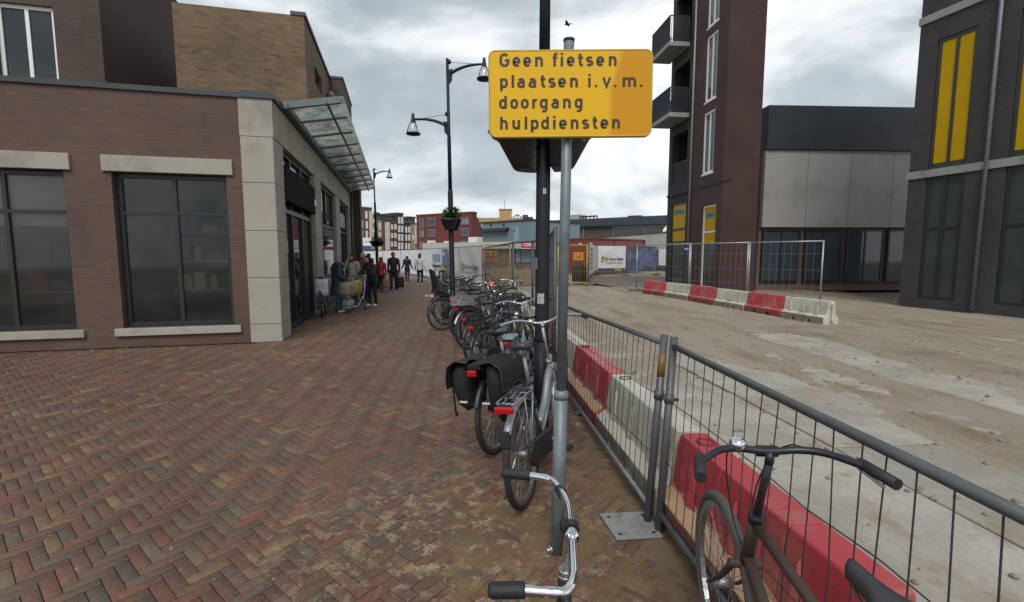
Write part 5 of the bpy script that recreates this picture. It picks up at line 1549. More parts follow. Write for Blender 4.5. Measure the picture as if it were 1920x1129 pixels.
def basket(loc, ang, z, label, w=0.37, seed=1, foliage=True, hb=0.30):
    t = thing('hanging_planter', label, 'planter', (loc[0], loc[1], z), ang, 'flower planters clasped round the lamp posts')
    pm = mat('planter_plastic', (0.016,0.017,0.020), 0.5, 0, 0.15, 5, 0.002, 25)
    for sgn in (1, -1):
        m = MB(); n = 16; prof = [(w*0.46,-0.004),(w*0.54,0.0),(w*0.60,0.02),(w*0.97,hb-0.05),(w*1.01,hb-0.045),(w,hb-0.01),(w*0.97,hb)]
        v = []
        for r_, zz in prof:
            k = r_/w
            for j in range(n+1):
                a = -PI/2+PI*j/n
                v.append(((0.08+math.cos(a)*(r_-0.02))*sgn, math.sin(a)*r_*0.82, zz))
        f = [(i*(n+1)+j, i*(n+1)+j+1, (i+1)*(n+1)+j+1, (i+1)*(n+1)+j) for i in range(len(prof)-1) for j in range(n)]
        f += [tuple(range(n, -1, -1)), tuple((len(prof)-1)*(n+1)+j for j in range(n+1))]
        f += [tuple([i*(n+1) for i in range(len(prof))]+[i*(n+1)+n for i in reversed(range(len(prof)))])]
        ns = (len(prof)-1)*n
        m.add(v, f[:ns], 0, True); m.f += [tuple(q) for q in f[ns:]]; m.m += [0]*3; m.s += [False]*3
        ob = m.build('bowl', pm, t)
        for k in range(3): MB().lathe([(0.014,-0.003),(0.001,-0.003)], 10, Matrix.Translation((sgn*(0.11+0.04*k), 0.06*(k-1), 0))).build('drain_hole', black_paint, ob)
    MB().tube([(0.064*math.cos(R(a)), 0.064*math.sin(R(a)), hb*0.6) for a in range(0,360,24)], 0.008, 6, closed=True).build('clasp', post_paint, t)
    if foliage:
        foliage_ball('foliage', t, (0,0,hb+0.06), (w*0.98, w*0.85, 0.16), 420, 0.10, seed)
    return t
PB = at(1014.5, 700, 4.15); PB.z = 0
lamp_top = at(1022, 0, PB.y)
ln1 = (lamp_top.x-PB.x)/lamp_top.z
lamp1 = lamp_post(PB, 'black street lamp post standing among the nearest bicycles with stickers on it', 6.0, [(R(200),5.35,1.0,0),(R(20),4.55,1.0,0)], (ln1, 0), 0.062)
p2_ = at(848.5, 477, 10.3); t2 = at(838.5, 110, 10.3); H2 = t2.z
lamp_post(p2_, 'two armed black street lamp behind the parked bicycles with a flower basket', H2, [(R(172), at(838,236,10.3).z, 0.78, 0), (R(-8), at(842,139,10.3).z, 0.78, 0)], ((t2.x-p2_.x)/H2, 0), 0.056)
p3_ = at(707.5, 477, 23.0); H3 = at(704, 316, 23.0).z
lamp_post(p3_, 'distant single armed black street lamp beyond the glass canopy', H3, [(R(5), at(705,327,23.0).z, 0.74, 0)], (-0.012, 0), 0.07)
zb1 = at(985, 318, PB.y).z
basket((PB.x+ln1*zb1, PB.y), R(-12), zb1, 'dark split planter hanging on the near lamp post under the yellow sign', 0.345, 2, True, 0.30)
zb2 = at(846, 431.5, 10.3).z
basket((p2_.x-0.02, p2_.y), R(75), zb2, 'flower planter with green trailing plants on the two armed lamp', 0.225, 4, True, 0.24)
zb3 = at(706, 462, 23.0).z
basket((p3_.x, p3_.y), R(0), zb3, 'flower planter with green plants on the distant single armed lamp', 0.30, 6, True, 0.26)
def stickers():
    def patch(px, py, w, h, m, name, label, cat, seed):
        z = at(px, py, PB.y-0.06).z; x0 = PB.x+ln1*z
        ang = math.asin(max(-0.9, min(0.9, ((px-960)/FPX*(PB.y-0.05)*1.0-x0+0.0)/0.064)))
        rnd = random.Random(seed); r = 0.0635 if z > 0.93 else 0.071
        t = thing('sticker', label, 'sticker', (x0, PB.y, z)); mbx = MB(); n = 8; mm_ = 6; v = []
        for j in range(mm_+1):
            for i in range(n+1):
                a = ang+(i/n-0.5)*w/r; jit = rnd.uniform(-.006,.006) if (i in (0,n) or j in (0,mm_)) else 0
                v.append((math.sin(a)*(r+0.0012), -math.cos(a)*(r+0.0012), (j/mm_-0.5)*h+jit))
        mbx.add(v, [(j*(n+1)+i, j*(n+1)+i+1, (j+1)*(n+1)+i+1, (j+1)*(n+1)+i) for j in range(mm_) for i in range(n)], 0, True)
        mbx.build('paper', m, t)
        st = MB()
        for k in range(4):
            zz = -h*0.32+k*h*0.14; a0 = ang-w/r*0.3; a1 = a0+w/r*rnd.uniform(.25,.6)
            q = [(math.sin(a0+(a1-a0)*i/4)*(r+.0022), -math.cos(a0+(a1-a0)*i/4)*(r+.0022)) for i in range(5)]
            vv = [(x, y, zz) for x, y in q]+[(x, y, zz+h*0.05) for x, y in q]; st.add(vv, [(i, i+1, 6+i, 5+i) for i in range(4)])
        st.build('print', grey_ink, t)
    pm = mat('sticker_paper', (0.42,0.43,0.43), 0.6, 0, 0.15, 40, 0, 60, (0.25,0.25,0.25), 0.4, 30)
    patch(1013.5, 560, 0.062, 0.088, pm, 'sticker', 'torn white paper sticker low on the black lamp post', 'sticker', 3)
    patch(1005, 494, 0.040, 0.105, mat('sticker_old', (0.17,0.19,0.22), 0.6, 0, 0.15, 30), 'sticker', 'faded grey paper sticker higher on the lamp post', 'sticker', 5)
    patch(1020, 358, 0.028, 0.045, pm, 'sticker', 'small pale sticker on the lamp post below the planters', 'sticker', 7)
stickers()
# ------------------------------------------------------------------ litter and the bird
def litter():
    p = G(1092, 778)
    m = MB(); rnd = random.Random(6); n = 9; v = []
    for j in range(n+1):
        for i in range(n+1): v.append(((i/n-.5)*.13+rnd.uniform(-.01,.01), (j/n-.5)*.10+rnd.uniform(-.01,.01), 0.012+abs(rnd.gauss(0,.012))))
    m.add(v, [(j*(n+1)+i, j*(n+1)+i+1, (j+1)*(n+1)+i+1, (j+1)*(n+1)+i) for j in range(n) for i in range(n)])
    o = m.build('plastic_scrap', mat('blue_grey_film', (0.17,0.21,0.25), 0.35, 0, 0.3, 30)); o.location = (p.x, p.y, 0); tag(o, 'crumpled blue grey plastic scrap lying by the fence foot', 'litter')
    for k, (px, py) in enumerate(((1082,800),(1135,852),(1141,866))):
        p = G(px, py); m = MB(); rnd = random.Random(k)
        for i in range(5):
            a = rnd.uniform(0, 6); q = Vector((rnd.uniform(-.03,.03), rnd.uniform(-.03,.03), 0.012)); d = Vector((math.cos(a), math.sin(a), rnd.uniform(-.05,.2)))*rnd.uniform(.02,.05)
            m.bar(q, q+d, 0.009, 0.003)
        o = m.build('wood_chips', mat('wood_chip', (0.34,0.27,0.18), 0.8, 0, 0.2, 20)); o.location = (p.x, p.y, 0)
        tag(o, ['small scatter of pale wood chips near the plastic scrap', 'pale wood chips in the sand halfway along the low fence', 'pale wood chips in the sand closest to the base plate'][k], 'litter', 'wood chips by the fence')
litter()
def bird():
    p = at(1064, 46, 30)
    t = thing('bird', 'dark bird flying over the yellow sign', 'bird', tuple(p), R(160))
    m = MB()
    m.tube([(-0.20,0,0.0),(-0.12,0,0.005),(0,0,0.0),(0.10,0,0.02),(0.15,0,0.035),(0.19,0,0.03)], [0.012,0.045,0.062,0.05,0.032,0.006], 10)
    m.add([(-0.16,0.02,0),(-0.32,0.06,-0.01),(-0.33,-0.06,-0.01),(-0.16,-0.02,0)], [(0,1,2,3)])
    for s in (1, -1):
        m.add([(0.08,0.04*s,0.02),(0.10,0.20*s,0.10),(0.02,0.42*s,0.06),(-0.06,0.30*s,0.07),(-0.08,0.05*s,0.02)], [(0,1,2,3,4)])
        m.add([(0.08,0.04*s,0.012),(0.10,0.20*s,0.09),(0.02,0.42*s,0.055),(-0.06,0.30*s,0.06),(-0.08,0.05*s,0.012)], [(4,3,2,1,0)])
    m.build('body', mat('bird_feathers', (0.02,0.021,0.025), 0.7), t)
bird()
# ------------------------------------------------------------------ bicycles
rim_alu = mat('rim_aluminium', (0.30,0.31,0.32), 0.3, 0.85, 0.1, 10)
spoke_m = mat('spoke_steel', (0.28,0.29,0.30), 0.35, 0.9, 0.05, 10)
tan_tyre = mat('tan_grey_tyre', (0.085,0.075,0.066), 0.85, 0, 0.15, 12)
rust_m = mat('rusty_brown_paint', (0.075,0.05,0.04), 0.6, 0.2, 0.3, 12, 0.001, 80)
teal_paint = mat('pale_teal_paint', (0.20,0.31,0.32), 0.35, 0.2, 0.1, 6)
bronze_paint = mat('beige_frame_paint', (0.24,0.21,0.17), 0.3, 0.5, 0.1, 6)
navy_paint = mat('navy_bike_paint', (0.02,0.03,0.07), 0.35, 0.1, 0.1, 6)
orange_bright = mat('orange_cover', (0.62,0.12,0.03), 0.5, 0, 0.08, 10)
white_tape = mat('white_reflective', (0.62,0.60,0.52), 0.4, 0, 0.1, 10)
wicker = mat('wicker', (0.17,0.105,0.055), 0.8, 0, 0.3, 30, 0.004, 60)
leopard_mats = {}
def leopard():
    m, N, L, B = new_mat('black_white_pattern_cloth')
    tc = N.new('ShaderNodeTexCoord').outputs['Object']
    vo = N.new('ShaderNodeTexVoronoi'); vo.inputs['Scale'].default_value = 42; vo.feature = 'DISTANCE_TO_EDGE'; L.new(tc, vo.inputs['Vector'])
    L.new(mixrgb(N, L, ramp_out(N, L, vo.outputs['Distance'], 0.09, 0.13), (0.34,0.31,0.31), (0.035,0.03,0.035)), B.inputs['Base Color'])
    B.inputs['Roughness'].default_value = 0.6
    return m
leopard_m = leopard()
RW = 0.35
STEER_P = Vector((0.86, 0, 0.62)); STEER_A = Vector((-0.072, 0, 0.2)).normalized()
def wheel(parent, name, hub, T, tyre_m=rubber, rim_m=rim_alu, tr=0.021, nsp=28, seed=0):
    def fin(mb): mb.v = [tuple(T @ (Vector(p)+Vector(hub))) for p in mb.v]; return mb
    n = 44
    circ = lambda r, y=0: [(r*math.cos(2*PI*i/n), y, r*math.sin(2*PI*i/n)) for i in range(n)]
    m = MB(); m.tube([(0,-0.035,0),(0,0.035,0)], 0.022, 10); m.tube([(0,-0.055,0),(0,0.055,0)], 0.008, 8)
    w = fin(m).build(name, alu, parent)
    fin(MB().tube(circ(RW-tr), tr, 10, closed=True)).build('tyre', tyre_m, w)
    Rr = RW-2*tr+0.004; m = MB()
    v = []; prof = [(Rr,-0.012),(Rr-0.004,-0.014),(Rr-0.024,-0.010),(Rr-0.024,0.010),(Rr-0.004,0.014),(Rr,0.012)]
    for r, y in prof: v += circ(r, y)
    m.add(v, [(a*n+i, a*n+(i+1)%n, ((a+1)%6)*n+(i+1)%n, ((a+1)%6)*n+i) for a in range(6) for i in range(n)], 0, False)
    fin(m).build('rim', rim_m, w)
    m = MB(); rnd = random.Random(seed); ph = rnd.uniform(0, 1)
    for i in range(nsp):
        a = 2*PI*(i+ph)/nsp; b = a+(0.55 if (i//2) % 2 else -0.55); s = 0.028 if i % 2 else -0.028
        m.tube([(0.02*math.cos(b), s, 0.02*math.sin(b)), ((Rr-.02)*math.cos(a), 0, (Rr-.02)*math.sin(a))], 0.0014, 4, caps=False)
    fin(m).build('spokes', spoke_m, w)
    return w
def mudguard(parent, hub, a0, a1, T, m_, R_=RW+0.018, w=0.026, tip=None):
    v = []; n = 22
    for i in range(n+1):
        a = R(a0+(a1-a0)*i/n)
        for y, dr in ((-w,-0.010),(-w*0.7,0.004),(0,0.010),(w*0.7,0.004),(w,-0.010)):
            v.append(T @ Vector((hub[0]+(R_+dr)*math.cos(a), y, hub[2]+(R_+dr)*math.sin(a))))
    m = MB(); f = [(i*5+j, i*5+j+1, (i+1)*5+j+1, (i+1)*5+j) for i in range(n) for j in range(4)]
    m.add(v, f, 0, True); m.add([p+Vector((0,0,0)) - (p-(T @ Vector(hub))).normalized()*0.0025 for p in v], [tuple(reversed(q)) for q in f], 0, True)
    o = m.build('mudguard', m_, parent)
    s = MB()
    for y in (-w-.004, w+.004):
        for a in ((a0*0.3+a1*0.7), (a0*.75+a1*.25)):
            a = R(a); s.tube([T @ Vector((hub[0], y*1.3, hub[2])), T @ Vector((hub[0]+R_*math.cos(a), y, hub[2]+R_*math.sin(a)))], 0.0025, 5)
    s.build('stays', spoke_m, o)
    return o
def saddle(parent, p, m_, wide=0.105, tilt=0):
    x, y, z = p; m = MB(); v = []; n = 12; k = 10
    secs = []
    for i in range(n+1):
        t = i/n; xx = -0.12+0.27*t
        hw = wide*(1-sstep(0.25, 0.75, t))+0.026*sstep(0.25, 0.75, t)
        if t < 0.12: hw *= 0.62+0.38*t/0.12
        if t > 0.93: hw *= 1-(t-0.93)/0.07*0.5
        zt = 0.035*(1-t)**2+0.006*t + 0.01
        for j in range(k):
            a = 2*PI*j/k
            v.append((x+xx, y+math.cos(a)*hw, z+zt+math.sin(a)*(0.020 if math.sin(a) > 0 else 0.040*(1-0.5*t))-0.012*abs(math.cos(a))**2))
    f = [(i*k+j, i*k+(j+1)%k, (i+1)*k+(j+1)%k, (i+1)*k+j) for i in range(n) for j in range(k)]
    f += [tuple(range(k-1,-1,-1)), tuple(n*k+j for j in range(k))]
    m.add(v, f, 0, True)
    o = m.build('saddle', m_, parent)
    r = MB()
    for s in (-0.025, 0.025): r.tube([(x-0.08,y+s,z-0.01),(x-0.04,y+s,z-0.045),(x+0.04,y+s,z-0.045),(x+0.13,y+s*0.4,z-0.01)], 0.004, 6)
    for s in (-0.06, 0.06):
        q = [(x-0.07+0.012*math.cos(i*0.9), y+s*0.8+0.012*math.sin(i*0.9), z-0.055+0.055*i/18) for i in range(19)]; r.tube(q, 0.003, 5)
    r.build('saddle_rails', spoke_m, o)
    return o
def bike(label, loc, heading, lean=0, style='step', frame=black_paint, steer=0, guards=black_paint, rack=True, light='wide', sad=leather_black, sad_z=0.96,
         bars='dutch', bar_m=black_paint, tyre=rubber, case=plastic_black, extras=(), kick=True, headlamp=True, nsp=28, group='bicycles parked in the row by the fence', front_guard=True, seed=0, bar_world=None, fork=None, bar_h=1.06, lw=0.85, guard_end=158):
    t = thing('bicycle', label, 'bicycle', (loc[0], loc[1], 0), 0, group, (R(-lean), 0, R(90-heading)))
    I = Matrix.Identity(4)
    S = Matrix.Translation(STEER_P) @ Matrix.Rotation(R(steer), 4, STEER_A) @ Matrix.Translation(-STEER_P)
    inv = (Matrix.Translation((loc[0],loc[1],0)) @ Matrix.Rotation(R(90-heading),4,'Z') @ Matrix.Rotation(R(-lean),4,'X')).inverted()
    rh, fh, bb = Vector((0,0,RW)), Vector((1.10,0,RW)), Vector((0.45,0,0.29))
    st, hb, ht = Vector((0.245,0,0.74)), STEER_P, STEER_P+STEER_A*0.20
    wheel(t, 'rear_wheel', rh, I, tyre, nsp=nsp, seed=seed); wheel(t, 'front_wheel', fh, S, tyre, nsp=nsp, seed=seed+1)
    f = MB()
    f.tube([bb, st], 0.0165, 10)
    for s in (-1, 1):
        f.tube([bb+Vector((-0.03,0.03*s,0)), rh+Vector((0,0.058*s,0))], 0.010, 8)
        f.tube([st+Vector((0.01,0.014*s,-0.06)), rh+Vector((0,0.058*s,0))], 0.0085, 8)
    f.tube([hb-STEER_A*0.02, ht+STEER_A*0.01], 0.021, 12)
    f.tube([bb+Vector((0,-0.035,0)), bb+Vector((0,0.035,0))], 0.024, 10)
    if style == 'step':
        f.tube(bez(hb+Vector((0,0,0.03)), hb+Vector((-0.10,0,-0.18)), bb+Vector((0.22,0,0.03)), bb+Vector((0.0,0,0.01)), 10), 0.019, 10)
        f.tube(bez(ht-STEER_A*0.03, ht+Vector((-0.14,0,-0.2)), bb+Vector((0.14,0,0.22)), bb+(st-bb)*0.38, 10), 0.0145, 10)
    elif style == 'diamond':
        f.tube([hb+Vector((0,0,0.02)), bb], 0.019, 10); f.tube([ht-STEER_A*0.03, st-Vector((0,0,0.03))], 0.0165, 10)
    elif style == 'mono':
        f.tube(bez(ht-STEER_A*0.07, ht+Vector((-0.16,0,-0.16)), bb+Vector((0.20,0,0.20)), bb+(st-bb)*0.30, 10), 0.031, 12)
        f.tube([hb+Vector((0,0,0.02)), bb], 0.017, 10)
    f.build('frame', frame, t)
    def sx(mb): mb.v = [tuple(S @ Vector(p)) for p in mb.v]; return mb
    fk = MB()
    for s in (-1, 1):
        fk.tube(bez(hb+Vector((0.012,0.045*s,-0.03)), hb+Vector((0.08,0.048*s,-0.13)), fh+Vector((-0.08,0.055*s,0.07)), fh+Vector((0,0.057*s,0)), 8), [0.0135-0.0008*i for i in range(9)], 8)
    fk.tube([hb+Vector((0.012,-0.055,-0.03)), hb+Vector((0.012,0.055,-0.03))], 0.016, 8)
    sx(fk).build('fork', fork or frame, t)
    sp = MB(); sp.tube([st-Vector((0,0,0.05)), (0.245-0.30*(sad_z-0.04-0.74), 0, sad_z-0.045)], 0.0135, 10)
    spo = sp.build('seat_post', alu, t)
    saddle(t, (0.245-0.30*(sad_z-0.04-0.74), 0, sad_z), sad, 0.105 if bars == 'dutch' else 0.085)
    # stem and bars
    top = STEER_P+STEER_A*((bar_h-STEER_P.z)/STEER_A.z)
    if bar_world:
        P = [inv @ Vector(p) for p in bar_world]
        mid = P[len(P)//2]
        bm2 = MB().tube(smooth_path(P, 0.07, 7), 0.0118, 14)
        ho = bm2.build('handlebar', bar_m, t)
        for q0, q1 in ((P[0], P[1]), (P[-1], P[-2])):
            d = (q1-q0).normalized(); g = MB(); L_ = (q1-q0).length
            pts = [q0-d*0.004, q0+d*0.004, q0+d*0.008]; rs_ = [0.012, 0.0170, 0.0172]
            for i in range(22):
                pts.append(q0+d*(0.010+(L_-0.016)*i/21)); rs_.append(0.0168+0.0007*(i % 2))
            pts += [q0+d*L_, q0+d*(L_+0.003)]; rs_ += [0.0178, 0.0125]
            g.tube(pts, rs_, 18).build('grip', grip_rubber, ho)
        cp = inv @ Vector(bar_world[-1]) if False else None
    else:
        W = 0.29 if bars != 'narrow' else 0.20
        if bars == 'dutch': half = [(0.03,0,0),(0.05,0.06,0.0),(0.045,W*0.55,0.035),(-0.02,W*0.92,0.035),(-0.13,W,0.01),(-0.23,W+0.005,-0.005)]
        elif bars == 'swept': half = [(0.02,0,0),(0.03,0.07,0.01),(0.0,W*0.6,0.05),(-0.06,W*0.95,0.045),(-0.12,W+0.04,0.035),(-0.18,W+0.06,0.03)]
        else: half = [(0.02,0,0),(0.025,W*0.4,0.01),(0.0,W*0.75,0.015),(-0.05,W,0.01),(-0.08,W+0.03,0.005),(-0.16,W+0.05,0.0)]
        L_ = [top+Vector((a, b, c)) for a, b, c in half]; R_ = [top+Vector((a, -b, c)) for a, b, c in half]
        ho = sx(MB().tube(smooth_path(list(reversed(L_))+R_[1:], 0.06, 4), 0.0115, 10)).build('handlebar', bar_m, t)
        for q in (L_, R_):
            d = (q[-1]-q[-2]).normalized(); e = q[-1]
            sx(MB().tube([e-d*0.115, e-d*0.112, e+d*0.006], [0.014,0.0168,0.0165], 10)).build('grip', grip_rubber, ho)
            b = MB(); b.tube([e-d*0.13, e-d*0.09+Vector((0.03,0,-0.02)), e-d*0.02+Vector((0.015,0,-0.03))], 0.005, 6)
            sx(b).build('brake_lever', alu, ho)
        sx(MB().ell(top+Vector((0.02,0.09,0.025)), (0.026,0.026,0.022), 10)).build('bell', chrome, ho)
    sm = MB(); sm.tube([ht-STEER_A*0.02, ht+STEER_A*0.015], 0.024, 12)
    sm.tube([ht, top-STEER_A*0.03], 0.0125, 10); sm.tube(bez(top-STEER_A*0.03, top-STEER_A*0.01, top+Vector((0.0,0,-0.005)), top+Vector((0.03,0,0)), 4), 0.0135, 10)
    sm.tube([top+Vector((0.03,-0.03,0)), top+Vector((0.03,0.03,0))], 0.0175, 10)
    sx(sm).build('stem', bar_m, t)
    # cables
    c = MB(); c.tube(bez(top+Vector((0.02,0.1,0.02)), top+Vector((0.16,0.1,0.0)), hb+Vector((0.12,0.03,0.1)), hb+Vector((0.0,0.02,0.05)), 10), 0.0028, 5)
    c.tube(bez(top+Vector((0.02,-0.1,0.02)), top+Vector((0.16,-0.06,0.02)), hb+Vector((0.12,-0.03,0.14)), hb+Vector((0.0,-0.02,0.08)), 10), 0.0028, 5)
    if not bar_world: sx(c).build('cable', plastic_black, t)
    # transmission
    cs = MB(); cs.prism([(-0.02,0.29),(0.0,0.265),(0.45,0.20),(0.54,0.25),(0.55,0.31),(0.50,0.375),(0.42,0.385),(0.0,0.435),(-0.05,0.40),(-0.06,0.33)], (0,-0.085,0), (1,0,0), (0,0,1), (0,0.035,0)) if case else cs.lathe([(0.09,0),(0.10,0.004),(0.10,0.008),(0.09,0.012)], 24, Matrix.Translation(bb+Vector((0,-0.06,0))) @ Matrix.Rotation(R(90),4,'X'))
    cs.build('chain_case' if case else 'chainring', case or alu, t, 0.01 if case else 0)
    rnd = random.Random(seed+40); ca = rnd.uniform(0, 2*PI)
    for s in (1, -1):
        d = Vector((math.cos(ca), 0, math.sin(ca)))*0.17*s
        b0 = bb+Vector((0,0.095*s,0)); cr = MB(); cr.bar(b0, b0+d, 0.024, 0.014, up=(0,1,0)); cr.tube([bb, b0+Vector((0,0.008*s,0))], 0.012, 8)
        co = cr.build('crank', alu, t)
        pq = b0+d+Vector((0,0.06*s,0)); MB().box(pq.x-0.045, pq.x+0.045, pq.y-0.045, pq.y+0.045, pq.z-0.013, pq.z+0.013).build('pedal', rubber, co, 0.004)
    if guards:
        mudguard(t, rh, 35, guard_end, I, guards)
        if front_guard: mudguard(t, fh, 62, 190, S, guards)
    if rack:
        r = MB(); zr = 0.765; 
        for s in (-1, 1):
            r.tube(smooth_path([(0.20,0.03*s,zr+0.0),(0.12,0.065*s,zr),(-0.24,0.065*s,zr),(-0.27,0.04*s,zr)], 0.03, 3), 0.006, 6)
            r.tube([(0.0,0.065*s,RW),(-0.08,0.065*s,zr)], 0.005, 6); r.tube([(0.0,0.065*s,RW),(0.10,0.065*s,zr)], 0.005, 6)
        for x in (-0.25,-0.13,0.0,0.12): r.tube([(x,-0.064,zr),(x,0.064,zr)], 0.005, 6)
        for y in (-0.022, 0.022): r.tube([(-0.25,y,zr),(0.16,y,zr)], 0.005, 6)
        ro = r.build('luggage_rack', silver_paint if frame is silver_paint else black_paint, t)
        sp_ = MB()
        for y in (-0.035,0.0,0.035): sp_.tube(smooth_path([(0.16,y,zr+0.02),(-0.1,y,zr+0.035),(-0.26,y,zr+0.012)],0.1,3), 0.0055, 6)
        sp_.build('strap', rubber, ro)
        if light == 'wide':
            MB().box(-0.302,-0.276,-0.052*lw,0.052*lw,zr-0.053,zr-0.008).build('rear_light', red_lens, t, 0.012)
            MB().box(-0.2755,-0.262,-0.045,0.045,zr-0.052,zr-0.006).build('light_mount', plastic_black, t)
    if light == 'small':
        a = R(152); p = Vector((math.cos(a)*(RW+0.04), 0, RW+math.sin(a)*(RW+0.04)))
        MB().ell(p+Vector((-0.018,0,0)), (0.018,0.028,0.034), 10).build('rear_light', red_lens, t)
    if headlamp:
        p = hb+Vector((0.09,0,0.10)); h_ = MB(); h_.ell(p, (0.045,0.035,0.035), 10); h_.bar(p-Vector((0.08,0,0)), p, 0.01, 0.01)
        h2 = sx(h_).build('headlight', chrome, t); sx(MB().ell(p+Vector((0.035,0,0)), (0.014,0.03,0.03), 10)).build('lens', white_lens, h2)
    if kick:
        k = MB(); k.tube([(0.05,0.07,0.30),(0.02,0.17,0.012 if lean >= 0 else 0.03)], 0.008, 8); k.build('kickstand', alu, t)
    for e in extras: e(t)
    return t

# things carried by or fixed to the bicycles
def on_bike(t, name, label, cat, group=None):
    o = thing(name, label, cat, (0,0,0), 0, group); o.matrix_world = Matrix.Translation(t.location) @ t.rotation_euler.to_matrix().to_4x4(); return o
def panniers(label):
    def fn(t):
        o = on_bike(t, 'pannier_bag', label, 'bag')
        z1, z0 = 0.80, 0.44
        for s in (1, -1):
            m = MB(); n = 10; v = []
            # soft bag: bulging outline
            for j, z in enumerate((z0, z0+0.05, z0+0.18, z1-0.06, z1)):
                dep = (0.07, 0.12, 0.16, 0.155, 0.12)[j]; xa, xb = (-0.27, -0.30, -0.325, -0.33, -0.30)[j], (0.02, 0.06, 0.09, 0.10, 0.08)[j]
                for i in range(n):
                    a = 2*PI*i/n; ca, sa = math.cos(a), math.sin(a)
                    ex = abs(ca)**0.6*(1 if ca > 0 else -1); ey = abs(sa)**0.6*(1 if sa > 0 else -1)
                    v.append(((xa+xb)/2+ex*(xb-xa)/2, s*(0.075+dep/2+ey*dep/2), z+0.008*math.sin(i*2.3+j)))
            f = [(j*n+i, j*n+(i+1)%n, (j+1)*n+(i+1)%n, (j+1)*n+i) for j in range(4) for i in range(n)]
            f += [tuple(range(n-1,-1,-1)), tuple(4*n+i for i in range(n))]
            m.add(v, f, 0, True); b = m.build('bag_body', cloth_black, o)
            fl = MB(); v = []
            for j, (y, z) in enumerate(((0.055, z1+0.035), (0.15, z1+0.035), (0.225, z1+0.005), (0.250, z1-0.07), (0.252, z1-0.16))):
                for i in range(9):
                    x = -0.345+0.47*i/8; v.append((x, s*(y+0.010*math.sin(i*1.7+j)), z-0.03*abs(i-4)/4*(j > 2)+0.014*math.sin(i*1.3+j*1.9)))
            f = [(j*9+i, j*9+i+1, (j+1)*9+i+1, (j+1)*9+i) for j in range(4) for i in range(8)]
            fl.add(v, f, 0, True); fl.add([(a, b_-s*0.004, c-0.004) for a, b_, c in v], [tuple(reversed(q)) for q in f], 0, True)
            fo_ = fl.build('flap', cloth_black, o)
            pz = MB(); pz.tube([(a, b_+s*0.002, c) for a, b_, c in v[36:45]], 0.0035, 5); pz.tube([(a-0.002, b_, c) for a, b_, c in v[0::9]], 0.003, 5); pz.build('piping', mat('grey_piping', (0.06,0.06,0.062), 0.7), fo_)
            tp = MB(); tp.box(-0.22,-0.12, s*0.243-0.002, s*0.243+0.004, z0+0.10, z0+0.115); tp.build('reflective_strip', white_tape, b)
            for x in (-0.24, 0.0):
                st = MB(); st.bar((x, s*0.256, z1-0.12), (x-0.01, s*0.235, z0-0.04), 0.022, 0.003, up=(0,1,0)); st.box(x-0.02, x+0.01, s*0.232-0.006, s*0.232+0.006, z0-0.065, z0-0.035)
                st.build('strap', plastic_black, o)
            e = MB(); e.box(-0.345,-0.338, s*0.10-0.03, s*0.10+0.035, z1-0.28, z1-0.266); e.build('reflective_strip', white_tape, o)
        MB().box(-0.33, 0.10, -0.056, 0.056, z1-0.02, z1+0.022).build('bridge', cloth_black, o, 0.008)
    return fn
def crate(label, m_, z=0.79, size=(0.38,0.28,0.22), slats=True, x=-0.08):
    def fn(t):
        o = on_bike(t, 'bicycle_crate', label, 'crate'); L, W, H = size; k = MB()
        x0, x1, y0, y1 = x-L/2, x+L/2, -W/2, W/2
        MB().box(x0,x1,y0,y1,z,z+0.012).build('bottom', m_, o)
        n = 4 if slats else 1
        for i in range(n):
            za = z+0.013+(H-0.013)*i/n; zb = za+(H-0.013)/n*(0.68 if slats else 1)
            w = MB(); w.box(x0,x1,y0,y0+0.008,za,zb); w.box(x0,x1,y1-0.008,y1,za,zb); w.box(x0,x0+0.008,y0+.0082,y1-.0082,za,zb); w.box(x1-0.008,x1,y0+.0082,y1-.0082,za,zb)
            w.build('slat' if slats else 'side', m_, o)
        p = MB()
        for a in (x0+0.009,x1-0.021):
            for b in (y0+0.0085,y1-0.0205): p.box(a,a+0.012,b,b+0.012,z+0.0125,z+H)
        p.build('corner_post', m_, o)
    return fn
def child_seat(label):
    def fn(t):
        o = on_bike(t, 'child_seat', label, 'child seat')
        MB().box(-0.22,0.06,-0.13,0.13,0.80,0.85).build('seat', plastic_black, o, 0.02)
        v = []; n = 8; k = 8
        m = MB()
        for j in range(k+1):
            z = 0.84+0.46*j/k; w = 0.15-0.03*(j/k)**2-(0.05 if j == k else 0)
            for i in range(n+1):
                y = -w+2*w*i/n; v.append((-0.22-0.10*(j/k)+0.10*(abs(y)/0.15)**2, y, z))
        f = [(j*(n+1)+i, j*(n+1)+i+1, (j+1)*(n+1)+i+1, (j+1)*(n+1)+i) for j in range(k) for i in range(n)]
        m.add(v, f, 0, True); m.add([(a-0.015, b, c) for a, b, c in v], [tuple(reversed(q)) for q in f], 0, True); m.build('backrest', plastic_black, o)
        for s in (1,-1):
            MB().bar((-0.05,0.12*s,0.82),(0.08,0.15*s,0.45),0.06,0.02).build('leg_guard', plastic_black, o)
    return fn
